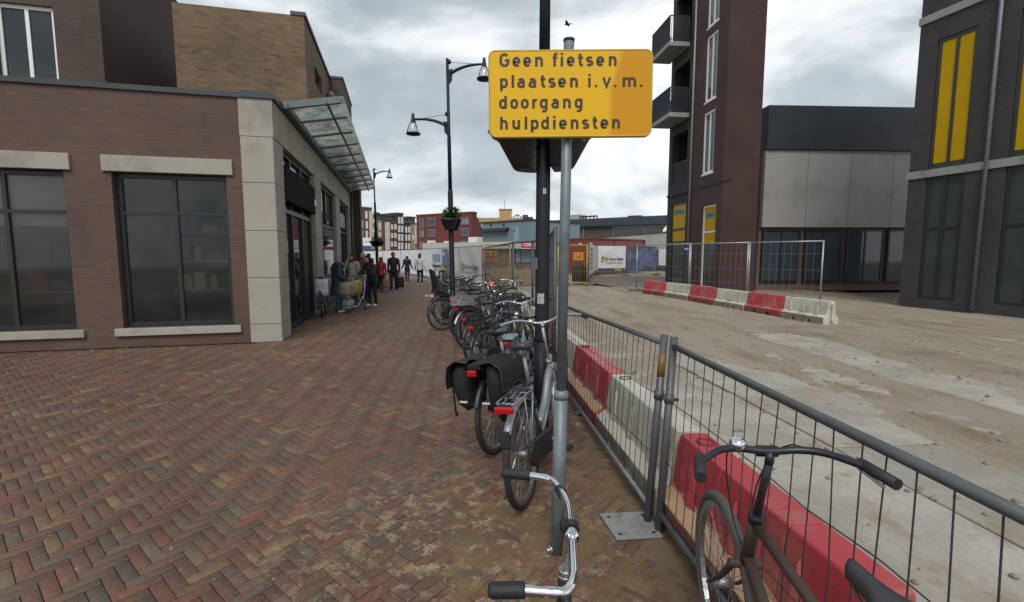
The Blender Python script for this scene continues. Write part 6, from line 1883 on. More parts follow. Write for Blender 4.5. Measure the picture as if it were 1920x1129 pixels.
def front_basket(label, m_):
    def fn(t):
        o = on_bike(t, 'bicycle_basket', label, 'basket')
        m = MB(); T_ = Matrix.Translation((1.06,0,0.80)) @ Matrix.Diagonal((0.8,1.0,1,1))
        for i in range(7): m.tube([T_ @ Vector((math.cos(2*PI*k/20)*(0.15+0.03*i/6), math.sin(2*PI*k/20)*(0.17+0.03*i/6), 0.22*i/6)) for k in range(20)], 0.006, 5, closed=True)
        for k in range(20): m.tube([T_ @ Vector((math.cos(2*PI*k/20)*0.15, math.sin(2*PI*k/20)*0.17, 0)), T_ @ Vector((math.cos(2*PI*k/20)*0.18, math.sin(2*PI*k/20)*0.20, 0.22))], 0.005, 5)
        m.build('weave', m_, o); MB().lathe([(0.001,0),(0.15,0)], 20, T_).build('bottom', m_, o)
    return fn
def seat_cover(t):
    m = MB(); m.ell((0.16,0,0.985),(0.15,0.11,0.035),10); m.build('saddle_cover', orange_bright, t)
def rack_band(t):
    MB().box(-0.30,-0.268,-0.17,-0.055,0.752,0.795).build('reflector_band', white_tape, t, 0.004)
    MB().box(-0.302,-0.266,-0.052,0.052,0.75,0.797).build('reflector_band', orange_bright, t, 0.004)
    MB().box(-0.30,-0.268,0.055,0.17,0.752,0.795).build('reflector_band', white_tape, t, 0.004)
def reflect_jacket(t): pass
def coil_lock(t):
    m = MB(); m.tube([(0.30+0.05*math.cos(a*0.9), 0.035+0.012*math.sin(a*2.1), 0.62+0.05*math.sin(a*0.9)+0.003*a) for a in range(24)], 0.005, 6); m.build('cable_lock', plastic_black, t)
def frame_lock(t):
    m = MB(); m.tube([(0.05+0.055*math.cos(R(a))*0.0+0.10, 0.07*math.cos(R(a)), RW+0.30+0.05*math.sin(R(a))) for a in range(-40, 221, 20)], 0.011, 8); m.build('ring_lock', plastic_black, t)
def rear_flap(t):
    MB().box(-0.322,-0.304,-0.034,0.034,0.515,0.615).build('mud_flap', rubber, t, 0.006)

Gp = lambda px, py: G(px, py)
bA = Gp(988, 946)
bike('silver bicycle with wide red rear light and wire luggage rack, nearest to the sign post', (bA.x, bA.y), 19, 4.5, 'mono', silver_paint, steer=12, guards=silver_paint, sad_z=1.03, bars='swept', bar_m=alu, case=plastic_black, extras=(coil_lock, frame_lock, rear_flap), seed=1, bar_h=1.13, nsp=36, lw=1.2, guard_end=140)
bB = Gp(926, 848)
bike('black bicycle carrying the big black double pannier bag', (bB.x+0.04, bB.y), 24, 4, 'step', black_paint, steer=-14, light='none', sad_z=0.99, bars='dutch', extras=(panniers('big black canvas double pannier bag on the second bicycle'), frame_lock, lambda t: MB().box(-0.372,-0.35,-0.04,0.04,0.735,0.785).build('rear_light', red_lens, t, 0.01)), seed=3, nsp=36)
bike('black bicycle with pale teal rack plate and bright red rear light', (0.03, 5.15), 12, 3, 'step', teal_paint, steer=10, guards=silver_paint, sad_z=0.98, bars='swept', bar_m=alu, seed=5, extras=(lambda t: MB().box(-0.28,0.02,-0.085,0.085,0.775,0.80).build('rack_plate', teal_paint, t, 0.02),))
bike('black bicycle with big red reflector and pale sidewall tyre behind the teal one', (-0.34, 6.2), 27, 5, 'diamond', black_paint, steer=-8, sad_z=1.0, bars='dutch', seed=7, extras=(frame_lock,))
bike('dark bicycle with two cone shaped saddle bags and low black saddle', (-0.50, 6.95), 31, 4, 'step', navy_paint, steer=14, sad_z=0.97, bars='swept', bar_m=black_paint, seed=9, extras=(front_basket('dark wire basket on the front of the navy bicycle', black_paint),))
bC = Gp(886, 645)
bike('bicycle with silver mudguard and patterned bag on its rack', (bC.x, bC.y-0.5), 40, 4, 'step', black_paint, steer=-10, guards=silver_paint, sad_z=0.96, bars='dutch', seed=11,
     extras=(crate('black and white patterned bag box on a rear rack', leopard_m, 0.79, (0.36,0.30,0.17), False),))
bike('tall black bicycle squeezed in with an orange grip cover on its bars', (-0.70, 8.5), 36, 5, 'diamond', black_paint, steer=8, sad_z=1.02, bars='swept', bar_m=alu, seed=13,
     extras=(lambda t: MB().ell((0.80,0.12,1.11),(0.05,0.07,0.05),10).build('bar_cover', orange_bright, t),))
bike('beige framed bicycle half hidden in the middle of the row', (-0.95, 9.2), 44, 4, 'step', bronze_paint, steer=-12, sad_z=0.95, bars='dutch', bar_m=alu, seed=15, extras=(front_basket('wicker basket on the front of the beige bicycle', wicker),))
bG = Gp(834, 614)
bike('black bicycle turned nearly side on with orange and white reflector band', (bG.x, bG.y-0.4), 54, 3, 'step', black_paint, steer=6, light='none', sad_z=0.97, bars='dutch', seed=17, extras=(rack_band,), rack=True)
bike('black bicycle with an empty wire crate behind the side on bicycle', (-1.55, 11.1), 52, 4, 'step', black_paint, steer=10, sad_z=0.98, bars='swept', bar_m=black_paint, seed=19, extras=(crate('black slatted crate on the rack of a bicycle far down the row', plastic_black, 0.79),))
bike('dark bicycle with a high backed child seat at the far end of the row', (-1.75, 11.9), 56, 3, 'step', black_paint, steer=-8, sad_z=0.97, bars='dutch', seed=21, extras=(child_seat('black high backed child seat on the rack of a far bicycle'),))
bike('silver bicycle with upright bars near the flower basket lamp', (-0.55, 10.6), 50, 4, 'diamond', silver_paint, steer=12, sad_z=0.99, bars='swept', bar_m=alu, seed=23)
bike('black bicycle with white bar ends near the tall mesh fence', (-0.25, 9.6), 30, 3, 'diamond', black_paint, steer=-15, sad_z=1.0, bars='swept', bar_m=alu, seed=25)
bike('dark bicycle with wicker basket beyond the lamp with the flower basket', (-1.35, 13.2), 60, 4, 'step', navy_paint, steer=8, sad_z=0.96, bars='dutch', seed=27, extras=(front_basket('brown wicker basket on a bicycle beyond the lamp', wicker),))
q = G(806, 531)
bike('lone dark bicycle by the white banners facing the viewer', (q.x+0.6, q.y+0.2), 196, 3, 'diamond', navy_paint, steer=12, sad_z=0.98, bars='swept', bar_m=black_paint, seed=29, group='bicycles standing by the banners')
q = G(822, 531)
bike('bicycle with a yellow green bag by the purple banner', (q.x+0.4, q.y-0.6), 150, 4, 'step', black_paint, steer=-10, sad_z=0.97, bars='dutch', seed=31, group='bicycles standing by the banners',
     extras=(crate('yellow green box on a bicycle by the purple banner', yellow_print, 0.79, (0.3,0.3,0.2), False),))
# handlebar of the bicycle beside the viewer
BZ = 0.95
bw = [G(u, v, BZ+dz) for u, v, dz in ((919,1107,-0.005),(983,1106,0),(1064,1113,0),(1076,1085,0.004),(1072,1000,0.006),(1066,940,0.004),(1032,897,0),(993,891,0),(944,887,-0.005))]
cl = bw[4]
nb = bike('black bicycle with chrome swept handlebar and black grips just in front of the viewer', (cl.x-0.008, cl.y-0.745), 0, 0, 'step', black_paint, steer=-86, guards=None, rack=True, light='none', sad_z=0.93, bar_m=chrome, headlamp=False, seed=33,
          group='bicycles beside the viewer', bar_world=bw, bar_h=0.95)
def clamp_details():
    inv = (Matrix.Translation(nb.location) @ nb.rotation_euler.to_matrix().to_4x4()).inverted()
    c = inv @ cl
    ho = [o for o in nb.children if o.name.startswith('handlebar')][0]
    fwd = (inv.to_3x3() @ (bw[5]-bw[3])).normalized()
    b = MB(); b.tube([c+fwd*0.012, c+fwd*0.03], 0.021, 14); b.ell(c+fwd*0.02+Vector((0.02,0.012,-0.004)), (0.022,0.018,0.02), 10); b.tube([c+fwd*0.02, c+fwd*0.0+Vector((0.035,0.0,-0.035))], 0.008, 8); b.build('bell_clamp', plastic_black, ho)
    d = inv @ G(1048, 917, BZ); e = inv @ G(1057, 931, BZ)
    MB().tube([d, e], 0.0145, 14).build('cable_clip', plastic_black, ho)
    # quill stem with clamp bolt, leaning a little towards the left of the bar
    st = [o for o in nb.children if o.name.startswith('stem')][0]
    q = MB(); ht_l = STEER_P+STEER_A*0.205
    base = ht_l+Vector((0,0,0.012)); up = base.lerp(c, 0.75)+Vector((0,0.004,0))
    q.tube([base, up, c+Vector((-0.012,0,0.0))], [0.0135,0.0142,0.0155], 14); q.tube([c-fwd*0.024, c+fwd*0.014], 0.0175, 14)
    bo = c+Vector((-0.022,0,0.008)); q.tube([bo, bo+Vector((-0.003,0,0.010))], 0.0085, 6); q.tube([bo+Vector((0,0,-.004)), bo+Vector((-0.001,0,0.003))], 0.0115, 12)
    st.data = q.mesh('stem', chrome)
    r = MB(); r.tube([base+Vector((0,0,0.004)), base-Vector((0,0,0.010))], 0.0195, 16); r.tube([base-Vector((0,0,0.011)), base-Vector((0,0,0.02))], 0.0225, 16); r.build('headset_ring', alu, st)
clamp_details()
bike('old bicycle with greyish tan tyre and rusty fork at the fence corner', (0.835, 0.69), 1, 3, 'diamond', rust_m, steer=-6, guards=None, rack=False, light='small', sad_z=0.93, bars='narrow', bar_m=black_paint, tyre=tan_tyre, case=None, kick=False, headlamp=False, seed=35, group='bicycles beside the viewer', nsp=32, bar_h=1.06, fork=rust_m)
# ------------------------------------------------------------------ people
skin_l = mat('skin_light', (0.42,0.25,0.18), 0.55, 0, 0.08, 12)
skin_d = mat('skin_dark', (0.12,0.065,0.045), 0.5, 0, 0.08, 12)
lip_m = mat('lips', (0.28,0.10,0.09), 0.5)
eye_w = mat('eye_white', (0.6,0.58,0.55), 0.3); eye_d = mat('eye_iris', (0.02,0.015,0.012), 0.2)
def cap(mb, a, b, ra, rb, n=10, flat=1.0):
    """closed tapered capsule"""
    a, b = Vector(a), Vector(b); L = (b-a).length
    if L < 1e-5: mb.ell(a, (ra, ra, ra), n); return
    pts, rs = [], []
    d = (b-a)/L
    for k in range(5):
        t = R(-90+90*k/4); pts.append(a+d*ra*math.sin(t)); rs.append(max(1e-4, ra*math.cos(t)))
    for k in range(5):
        t = R(90*k/4); pts.append(b+d*rb*math.sin(t)); rs.append(max(1e-4, rb*math.cos(t)))
    mb.tube(pts, rs, n, caps=True, flat=flat)
def fused(mb, voxel, smooth=4, name='body', mats=None):
    me = mb.mesh('tmp', skin_l); o = bpy.data.objects.new('tmp', me); COL.objects.link(o)
    r = o.modifiers.new('r', 'REMESH'); r.mode = 'VOXEL'; r.voxel_size = voxel
    s = o.modifiers.new('s', 'SMOOTH'); s.iterations = smooth; s.factor = 0.5
    dg = bpy.context.evaluated_depsgraph_get()
    out = bpy.data.meshes.new_from_object(o.evaluated_get(dg))
    bpy.data.objects.remove(o); bpy.data.meshes.remove(me)
    out.name = name; out.materials.clear()
    for m in mats: out.materials.append(m)
    n = len(out.polygons); out.polygons.foreach_set('material_index', [0]*n); out.polygons.foreach_set('use_smooth', [True]*n)
    return out
def person(label, loc, face, H=1.7, skin=skin_l, hair=None, hair_style='short', coat=None, coat_len='hip', trousers=None, shoes=None, boots=None,
           lean=0.0, head_turn=0.0, head_tilt=0.0, lh=None, rh=None, le=None, re_=None, lf=(0,0), rf=(0,0), width=1.0, hood=None, scarf=None, hat=None, group=None, flare=1.0, glasses=False, collar=None):
    """local frame: +y is where the person faces, +x their right. face: heading in degrees from +Y towards +X"""
    t = thing('person', label, 'person', (loc[0], loc[1], 0), R(-face), group)
    V = lambda x, y, z: Vector((x*H, y*H, z*H))
    hipz = 0.515
    def sp(x, y, z):      # torso point with forward lean about the hips
        dz = z-hipz; return V(x, y+dz*math.sin(lean), hipz+dz*math.cos(lean))
    sh = 0.108*width
    shl, shr = sp(-sh+0.006, 0, 0.797), sp(sh-0.006, 0, 0.797)
    el = V(*le) if le else sp(-sh-0.020, -0.012, 0.63); er = V(*re_) if re_ else sp(sh+0.020, -0.012, 0.63)
    hl = V(*lh) if lh else el+V(0.0, 0.03, -0.145); hr = V(*rh) if rh else er+V(0.0, 0.03, -0.145)
    neck0, neck1 = sp(0, -0.005, 0.825), sp(0, 0.008, 0.885)
    hd = sp(0, 0.018, 0.93)
    hipl, hipr = V(-0.05*width, 0, 0.50), V(0.05*width, 0, 0.50)
    fl, fr = V(-0.052, lf[0], 0.042+lf[1]), V(0.052, rf[0], 0.042+rf[1])
    def knee(h, f): 
        k = (h+f)/2; k.y += 0.018*H + abs(f.y-h.y)*0.12; return k
    kl, kr = knee(hipl, fl), knee(hipr, fr)
    b = MB()
    cap(b, sp(0,0,0.54), sp(0,0,0.60), 0.082*H*width, 0.074*H*width, 14, 0.74)
    cap(b, sp(0,0,0.62), sp(0,-0.004,0.74), 0.073*H*width, 0.090*H*width, 14, 0.68)
    cap(b, shl, shr, 0.040*H, 0.040*H); cap(b, sp(-0.05,0,0.80), sp(0.05,0,0.80), 0.055*H, 0.055*H)
    cap(b, neck0, neck1, 0.034*H, 0.030*H)
    TH_ = Matrix.Rotation(-head_turn, 4, 'Z') @ Matrix.Rotation(-head_tilt, 4, 'X')
    def hp(x, y, z): return hd + (TH_ @ Vector((x*H, y*H, z*H)))
    RT = TH_
    b.ell(hp(0,-0.004,0.012), (0.046*H, 0.054*H, 0.056*H), 14, RT); b.ell(hp(0,0.012,-0.025), (0.035*H, 0.038*H, 0.040*H), 12, RT)
    b.ell(hp(0,0.052,-0.010), (0.0085*H,0.011*H,0.015*H), 8, RT); b.ell(hp(0,0.036,-0.055), (0.017*H,0.012*H,0.010*H), 8, RT)
    for s in (-1, 1): b.ell(hp(0.047*s,-0.004,-0.006), (0.007*H,0.013*H,0.018*H), 8, RT)
    for s, a, e, w in ((-1, shl, el, hl), (1, shr, er, hr)):
        cap(b, a, e, 0.031*H, 0.024*H); cap(b, e, w, 0.024*H, 0.016*H)
        d = (w-e).normalized(); u, n_ = perp(d)
        side = Vector((s*0.3, 0.8, 0)); side = (side-d*side.dot(d)).normalized(); nn = d.cross(side)
        palm = w+d*0.03*H; cap(b, w, palm, 0.016*H, 0.019*H)
        for k in range(4):
            o = palm+side*(0.0105*(1.5-k))*H+d*0.012*H; ln = (0.036,0.042,0.040,0.031)[k]*H
            m1 = o+d*ln*0.6+nn*s*0.004*H; m2 = m1+d*ln*0.4+nn*s*-0.012*H
            cap(b, o-d*0.01*H, m1, 0.0062*H, 0.0056*H, 6); cap(b, m1, m2, 0.0056*H, 0.0048*H, 6)
        o = w+d*0.012*H+side*0.014*H; cap(b, o, o+d*0.026*H+side*0.016*H, 0.0075*H, 0.0055*H, 6)
    for h_, k_, f_ in ((hipl, kl, fl), (hipr, kr, fr)):
        cap(b, h_, k_, 0.052*H*width, 0.034*H); cap(b, k_, f_, 0.034*H, 0.021*H)
        cap(b, f_+V(0,-0.012,-0.016), f_+V(0,0.078,-0.024), 0.020*H, 0.015*H)
    body = fused(b, 0.0115, 3, 'body', [skin, trousers or skin])
    obj('body', body, t)
    # face
    hp_o = lambda x, y, z: hp(x, y, z)
    e = MB()
    for s in (-1, 1): e.ell(hp(0.018*s, 0.0405, 0.004), (0.0075*H,0.0055*H,0.005*H), 8, RT)
    eo = e.build('eyes', eye_w, t); e = MB()
    for s in (-1, 1): e.ell(hp(0.018*s, 0.0452, 0.004), (0.0035*H,0.0022*H,0.0036*H), 6, RT)
    e.build('iris', eye_d, eo)
    MB().ell(hp(0, 0.0475, -0.036), (0.014*H,0.005*H,0.0042*H), 8, RT).build('mouth', lip_m, t)
    if glasses:
        g = MB()
        for s in (-1, 1): g.tube([hp(0.018*s+0.013*math.cos(R(a)), 0.052, 0.004+0.010*math.sin(R(a))) for a in range(0, 360, 40)], 0.0022*H, 4, closed=True); g.tube([hp(0.031*s,0.05,0.005), hp(0.047*s,0,0.002)], 0.0018*H, 4)
        g.build('glasses', plastic_black, t)
    # hair
    if hair:
        h = MB()
        h.ell(hp(0,-0.012,0.022), (0.053*H,0.058*H,0.056*H), 14, RT); h.ell(hp(0,0.022,0.050), (0.040*H,0.026*H,0.022*H), 10, RT)
        for s in (-1, 1): h.ell(hp(0.041*s,-0.010,0.004), (0.014*H,0.030*H,0.034*H), 8, RT)
        if hair_style == 'curly':
            rnd = random.Random(3)
            for k in range(46):
                a, p_ = rnd.uniform(0, 2*PI), rnd.uniform(0.05, 1.0)
                x, y, z = math.cos(a)*math.sqrt(1-p_*p_), math.sin(a)*math.sqrt(1-p_*p_), p_
                if y > 0.55 and z < 0.6: continue
                h.ell(hp(0.052*x,-0.012+0.058*y,0.012+0.062*z), (0.014*H,0.014*H,0.013*H), 6)
        if hair_style in ('bob', 'curly'): 
            for s in (-1, 1): h.ell(hp(0.043*s,-0.012,-0.022), (0.017*H,0.034*H,0.040*H), 8, RT)
            h.ell(hp(0,-0.048,-0.02), (0.046*H,0.022*H,0.045*H), 10, RT)
        if hair_style == 'long':
            for s in (-1, 0, 1): cap(h, hp(0.030*s,-0.046,-0.01), hp(0.026*s,-0.060,-0.15), 0.024*H, 0.011*H)
            cap(h, hp(0,-0.05,0), hp(0.006,-0.066,-0.185), 0.030*H, 0.009*H)
        if hair_style == 'windy':
            for s in (-1, 1): cap(h, hp(0.040*s,-0.015,0), hp(0.043*s,-0.02,-0.06), 0.018*H, 0.012*H)
            for k in range(5): cap(h, hp(-0.03,-0.045,0.02-0.015*k), hp(-0.115-0.012*(k % 2),-0.06,0.012-0.024*k), 0.016*H, 0.004*H)
        obj('hair', fused(h, 0.008, 1, 'hair', [hair]), t)
    if hat:
        m = MB(); m.ell(hp(0,-0.006,0.030), (0.056*H,0.062*H,0.052*H), 14, RT); m.ell(hp(0,-0.006,0.010), (0.058*H,0.064*H,0.018*H), 12, RT); m.ell(hp(0,-0.006,0.088), (0.016*H,0.016*H,0.015*H), 8)
        obj('hat', fused(m, 0.008, 1, 'hat', [hat]), t)
    if trousers:
        m = MB()
        cap(m, sp(0,0,0.53), sp(0,0,0.585), 0.086*H*width, 0.078*H*width, 14, 0.78)
        for h_, k_, f_ in ((hipl, kl, fl), (hipr, kr, fr)):
            cap(m, h_, k_, 0.056*H*width, 0.040*H*flare); cap(m, k_, f_+V(0,-0.004,0.012 if not boots else 0.16), 0.040*H*flare, 0.032*H*flare)
        obj('trousers', fused(m, 0.012, 2, 'trousers', [trousers]), t)
    m = MB()
    for k_, f_ in ((kl, fl), (kr, fr)):
        cap(m, f_+V(0,-0.014,-0.017), f_+V(0,0.082,-0.023), 0.0245*H, 0.019*H); cap(m, f_+V(0,-0.010,0.0), f_+V(0,0.02,-0.012), 0.027*H, 0.024*H)
        if boots: cap(m, f_, f_.lerp(k_, 0.82), 0.030*H, 0.037*H)
    obj('boots' if boots else 'shoes', fused(m, 0.010, 1, 'shoes', [boots or shoes or plastic_black]), t)
    if coat:
        m = MB()
        cap(m, sp(0,0,0.56), sp(0,0,0.62), 0.099*H*width, 0.099*H*width, 16, 0.80); cap(m, sp(0,0,0.62), sp(0,-0.002,0.745), 0.099*H*width, 0.106*H*width, 16, 0.76)
        for s_, a_ in ((-1, shl), (1, shr)): cap(m, sp(0.022*s_,0,0.842), a_, 0.036*H, 0.044*H)
        cap(m, shl, shr, 0.043*H, 0.043*H); cap(m, sp(-0.045,0,0.80), sp(0.045,0,0.80), 0.060*H, 0.060*H); cap(m, sp(0,0,0.815), sp(0,0.004,0.862), 0.046*H, 0.041*H)
        zb = {'hip': 0.475, 'thigh': 0.41, 'knee': 0.30, 'waist': 0.52}[coat_len]
        hw_ = 0.103*H*width*(1.12 if coat_len == 'knee' else 1.0)
        m.tube([sp(0,0,0.60), sp(0,0,0.56), V(0,0,zb+0.02), V(0,0,zb)], [0.094*H*width, 0.099*H*width, hw_, hw_], 20, flat=0.80)
        for a, e_, w in ((shl, el, hl), (shr, er, hr)):
            cap(m, a, e_, 0.043*H, 0.035*H); cap(m, e_, e_.lerp(w, 0.94), 0.034*H, 0.026*H)
        if hood: pass
        co = obj('coat', fused(m, 0.0125, 2, 'coat', [coat]), t)
        zp = MB(); zp.tube([sp(0,0.079*width,0.56), sp(0,0.082*width,0.66), sp(0,0.078*width,0.76)], 0.004*H, 6); zp.build('zip', plastic_black, co)
    if hood:
        m = MB(); m.tube([sp(0.078*math.sin(R(a)), -0.012-0.062*math.cos(R(a)), 0.842-0.012*math.cos(R(a))) for a in range(-115, 116, 20)], [0.024*H]*12, 10)
        m.ell(sp(0,-0.06,0.825), (0.062*H,0.035*H,0.045*H), 10); obj('hood', fused(m, 0.010, 1, 'hood', [hood]), t)
    if collar:
        m = MB(); m.tube([sp(0.044*math.sin(R(a)), 0.008+0.044*math.cos(R(a)), 0.862) for a in range(0, 360, 30)], 0.017*H, 8, closed=True); m.build('collar', collar, t)
    if scarf:
        m = MB(); m.tube([sp(0.050*math.sin(R(a)), 0.006+0.050*math.cos(R(a)), 0.856-0.006*math.cos(R(a))) for a in range(0, 360, 30)], 0.022*H, 8, closed=True)
        m.bar(sp(0.030,0.085,0.84), sp(0.045,0.105,0.63), 0.062*H, 0.022*H, up=(0,1,0)); m.bar(sp(-0.02,0.085,0.84), sp(-0.012,0.10,0.67), 0.055*H, 0.020*H, up=(0,1,0))
        m.build('scarf', scarf, t, 0.006)
    return t, (lambda x, y, z: Matrix.Translation(t.location) @ Matrix.Rotation(R(-face),4,'Z') @ V(x,y,z)), hl, hr
def fabric(name, col, var=0.18, vs=14, bump=0.006, bs=18, rough=0.85): return mat(name, col, rough, 0, var, vs, bump, bs)
def quilt(name, col, step=0.075):
    m, N, L, B = new_mat(name)
    tc = N.new('ShaderNodeTexCoord').outputs['Object']
    w = N.new('ShaderNodeTexWave'); w.bands_direction = 'Z'; w.inputs['Scale'].default_value = 0.31/step; w.inputs['Distortion'].default_value = 0.6; L.new(tc, w.inputs[0])
    n1 = noise_out(N, L, tc, 12, 4)
    L.new(mixrgb(N, L, n1, tuple(c*0.8 for c in col), tuple(c*1.2 for c in col)), B.inputs['Base Color']); B.inputs['Roughness'].default_value = 0.6
    bump_to(N, L, B, w.outputs['Color'], 0.009, 0.6); return m
def plaid(name):
    m, N, L, B = new_mat(name)
    tc = N.new('ShaderNodeTexCoord').outputs['Object']
    ck = N.new('ShaderNodeTexChecker'); ck.inputs['Scale'].default_value = 11; L.new(tc, ck.inputs[0])
    ck.inputs[1].default_value = (0.50,0.55,0.56,1); ck.inputs[2].default_value = (0.035,0.075,0.085,1)
    w = N.new('ShaderNodeTexWave'); w.inputs['Scale'].default_value = 6; L.new(tc, w.inputs[0])
    L.new(mixrgb(N, L, 0.25, ck.outputs[0], w.outputs[0], 'MULTIPLY'), B.inputs['Base Color']); B.inputs['Roughness'].default_value = 0.9; return m
jeans = fabric('blue_denim', (0.025,0.05,0.115)); blk = fabric('black_fabric', (0.012,0.013,0.016)); navy = fabric('navy_fabric', (0.014,0.018,0.034))
white_shoe = fabric('white_shoe', (0.55,0.54,0.53), 0.06); grey_hair = fabric('grey_hair', (0.27,0.26,0.25), 0.3, 40); white_hair = fabric('white_hair', (0.52,0.50,0.47), 0.15, 40)
brown_hair = fabric('brown_hair', (0.05,0.028,0.018), 0.3, 40); dark_hair = fabric('dark_hair', (0.016,0.012,0.011), 0.3, 40); black_hair = fabric('black_hair', (0.008,0.008,0.009), 0.2, 40)
gg = 'people talking beside the shop'
p = G(636, 586)
person('grey haired person in long teal coat and checked scarf holding a bicycle', (p.x, p.y), 62, 1.69, skin_l, grey_hair, 'curly', quilt('teal_quilted_coat', (0.022,0.036,0.042)), 'knee', jeans, white_shoe,
       head_turn=0.15, scarf=plaid('checked_scarf'), lh=(-0.27,-0.02,0.66), le=(-0.21,-0.05,0.70), rh=(0.10,0.15,0.56), width=1.08, flare=1.15, glasses=True, lf=(0.02,0), rf=(-0.03,0), group=gg)
p = G(655, 577)
person('brown haired person in a cream coat, hand raised to the mouth', (p.x, p.y+0.5), 205, 1.70, skin_l, brown_hair, 'bob', fabric('cream_coat', (0.40,0.36,0.29)), 'thigh', fabric('taupe_trousers', (0.10,0.085,0.07)), None, boots=plastic_black,
       rh=(0.045,0.105,0.865), re_=(0.15,0.10,0.69), collar=blk, group=gg)
p = G(668, 571)
person('white haired person in a rusty brown jacket behind the cream coat', (p.x-0.05, p.y+1.0), 120, 1.72, skin_l, white_hair, 'short', fabric('rust_jacket', (0.13,0.045,0.035)), 'hip', navy, None, rh=(0.14,0.20,0.62), re_=(0.15,0.08,0.66), group=gg)
p = G(686, 577)
person('dark haired person in a navy jacket leaning folded arms on the trolley', (p.x+0.12, p.y+0.45), 205, 1.66, skin_l, dark_hair, 'windy', fabric('navy_jacket', (0.016,0.018,0.026)), 'hip', blk, white_shoe, lean=0.30,
       lh=(0.05,0.26,0.60), le=(-0.16,0.20,0.63), rh=(-0.04,0.28,0.615), re_=(0.15,0.20,0.62), rf=(0.05,0), head_tilt=-0.1, group=gg)
gw = 'people walking along the street'
p = G(703, 547)
t5, W5, a5, b5 = person('dark clothed person with a backpack passing behind the trolley', (p.x-0.1, p.y-0.5), 20, 1.70, skin_l, dark_hair, 'short', navy, 'hip', navy, white_shoe, lf=(0.10,0), rf=(-0.10,0.02), group=gw)
def carried(name, label, cat, P_, rz=0): return thing(name, label, cat, tuple(P_), rz)
bpk = carried('backpack', 'dark backpack worn by the person behind the trolley', 'bag', W5(0, -0.13, 0.70), R(-20))
m = MB(); cap(m, (0,0,-0.16), (0,0,0.14), 0.15, 0.13, 14, 0.62); bpk_o = obj('pack', fused(m, 0.014, 2, 'pack', [cloth_black]), bpk)
MB().box(-0.10,0.10,-0.12,-0.085,-0.17,0.0).build('pocket', cloth_black, bpk, 0.02)
p = G(716, 547)
t6, W6, l6, r6 = person('person in a red quilted jacket and tan boots carrying a pink shopping bag', (p.x, p.y), 186, 1.55, skin_d, black_hair, 'bob', quilt('red_quilted_jacket', (0.30,0.018,0.022), 0.085), 'hip', blk, None, boots=fabric('tan_boots', (0.19,0.075,0.035)),
       lh=(-0.165,0.06,0.49), rh=(0.17,0.10,0.70), re_=(0.16,0.0,0.64), lf=(0.05,0), rf=(-0.05,0.0), collar=fabric('red_collar', (0.26,0.02,0.022)), group=gw, width=1.05)
def hand_bag(label, P_, rz, w, h, d, m_, handle, cat='bag'):
    o = carried('shopping_bag', label, cat, P_, rz); mb = MB(); k = 10; v = []
    for j in range(5):
        z = -h*(1-j/4); q = 1-0.1*(j/4)
        for i in range(k):
            a = 2*PI*i/k; ca, sa = math.cos(a), math.sin(a)
            v.append((math.copysign(abs(ca)**.5, ca)*w/2*(1+0.04*math.sin(i*2+j)), math.copysign(abs(sa)**.5, sa)*d/2*q, z))
    f = [(j*k+i, j*k+(i+1)%k, (j+1)*k+(i+1)%k, (j+1)*k+i) for j in range(4) for i in range(k)]+[tuple(range(k-1,-1,-1)), tuple(4*k+i for i in range(k))]
    mb.add([(a, b, c-handle) for a, b, c in v], f, 0, True); b_ = mb.build('bag_body', m_, o)
    hm = MB()
    for s in (-1, 1): hm.tube(bez((-w*.25, s*d*.3, -handle), (-w*.15, s*d*.2, 0.02), (w*.15, s*d*.2, 0.02), (w*.25, s*d*.3, -handle), 8), 0.006, 5)
    hm.build('handle', m_, o); return o
hand_bag('pink shopping bag in the hand of the person in red', W6(-0.165,0.06,0.455), R(0), 0.30, 0.42, 0.14, fabric('pink_bag', (0.30,0.13,0.11)), 0.13)
p = G(739, 543)
t7, W7, l7, r7 = person('tall person in a black jacket and loose black trousers carrying a black bag', (p.x, p.y), 184, 1.77, skin_d, black_hair, 'short', fabric('black_jacket', (0.012,0.012,0.019)), 'hip', blk, plastic_black,
       head_turn=-0.55, width=1.18, flare=1.35, lh=(-0.165,0.03,0.47), rh=(0.155,-0.02,0.48), lf=(-0.06,0.0), rf=(0.09,0.0), group=gw)
em = MB(); em.box(-0.12,-0.09,0.145,0.150,1.33,1.345); em.build('chest_emblem', grey_ink, t7)
hand_bag('black upright bag carried by the person in the black jacket', W7(-0.18,0.03,0.435), R(0), 0.36, 0.50, 0.16, cloth_black, 0.16)
p = G(764, 528)
t8, W8, l8, r8 = person('person seen from behind in a navy parka with fur hood and white hat', (p.x, p.y), -5, 1.62, skin_l, dark_hair, 'bob', fabric('navy_parka', (0.014,0.022,0.045)), 'thigh', jeans, plastic_black, hat=fabric('white_wool_hat', (0.62,0.60,0.58), 0.08), hood=fabric('fur_trim', (0.13,0.10,0.07), 0.4, 60, 0.02, 60),
       lh=(-0.20,0.0,0.50), rh=(0.20,0.0,0.50), lf=(0.05,0), rf=(-0.07,0.0), width=1.08, group=gw)
hand_bag('white and red carrier bag held by the person in the navy parka', W8(-0.20,0.0,0.46), 0, 0.30, 0.38, 0.12, fabric('white_red_bag', (0.55,0.42,0.41)), 0.1)
p = G(788, 535)
person('long haired person seen from behind in a white sweater and black leggings', (p.x, p.y), 4, 1.72, skin_l, fabric('chestnut_hair', (0.085,0.048,0.03), 0.3, 40), 'long', fabric('white_sweater', (0.56,0.57,0.53), 0.06), 'hip', fabric('black_leggings', (0.012,0.012,0.018)), white_shoe,
       lf=(-0.04,0), rf=(0.04,0), lh=(-0.17,0.06,0.50), rh=(0.18,0.02,0.49), width=1.05, flare=0.85, group=gw)
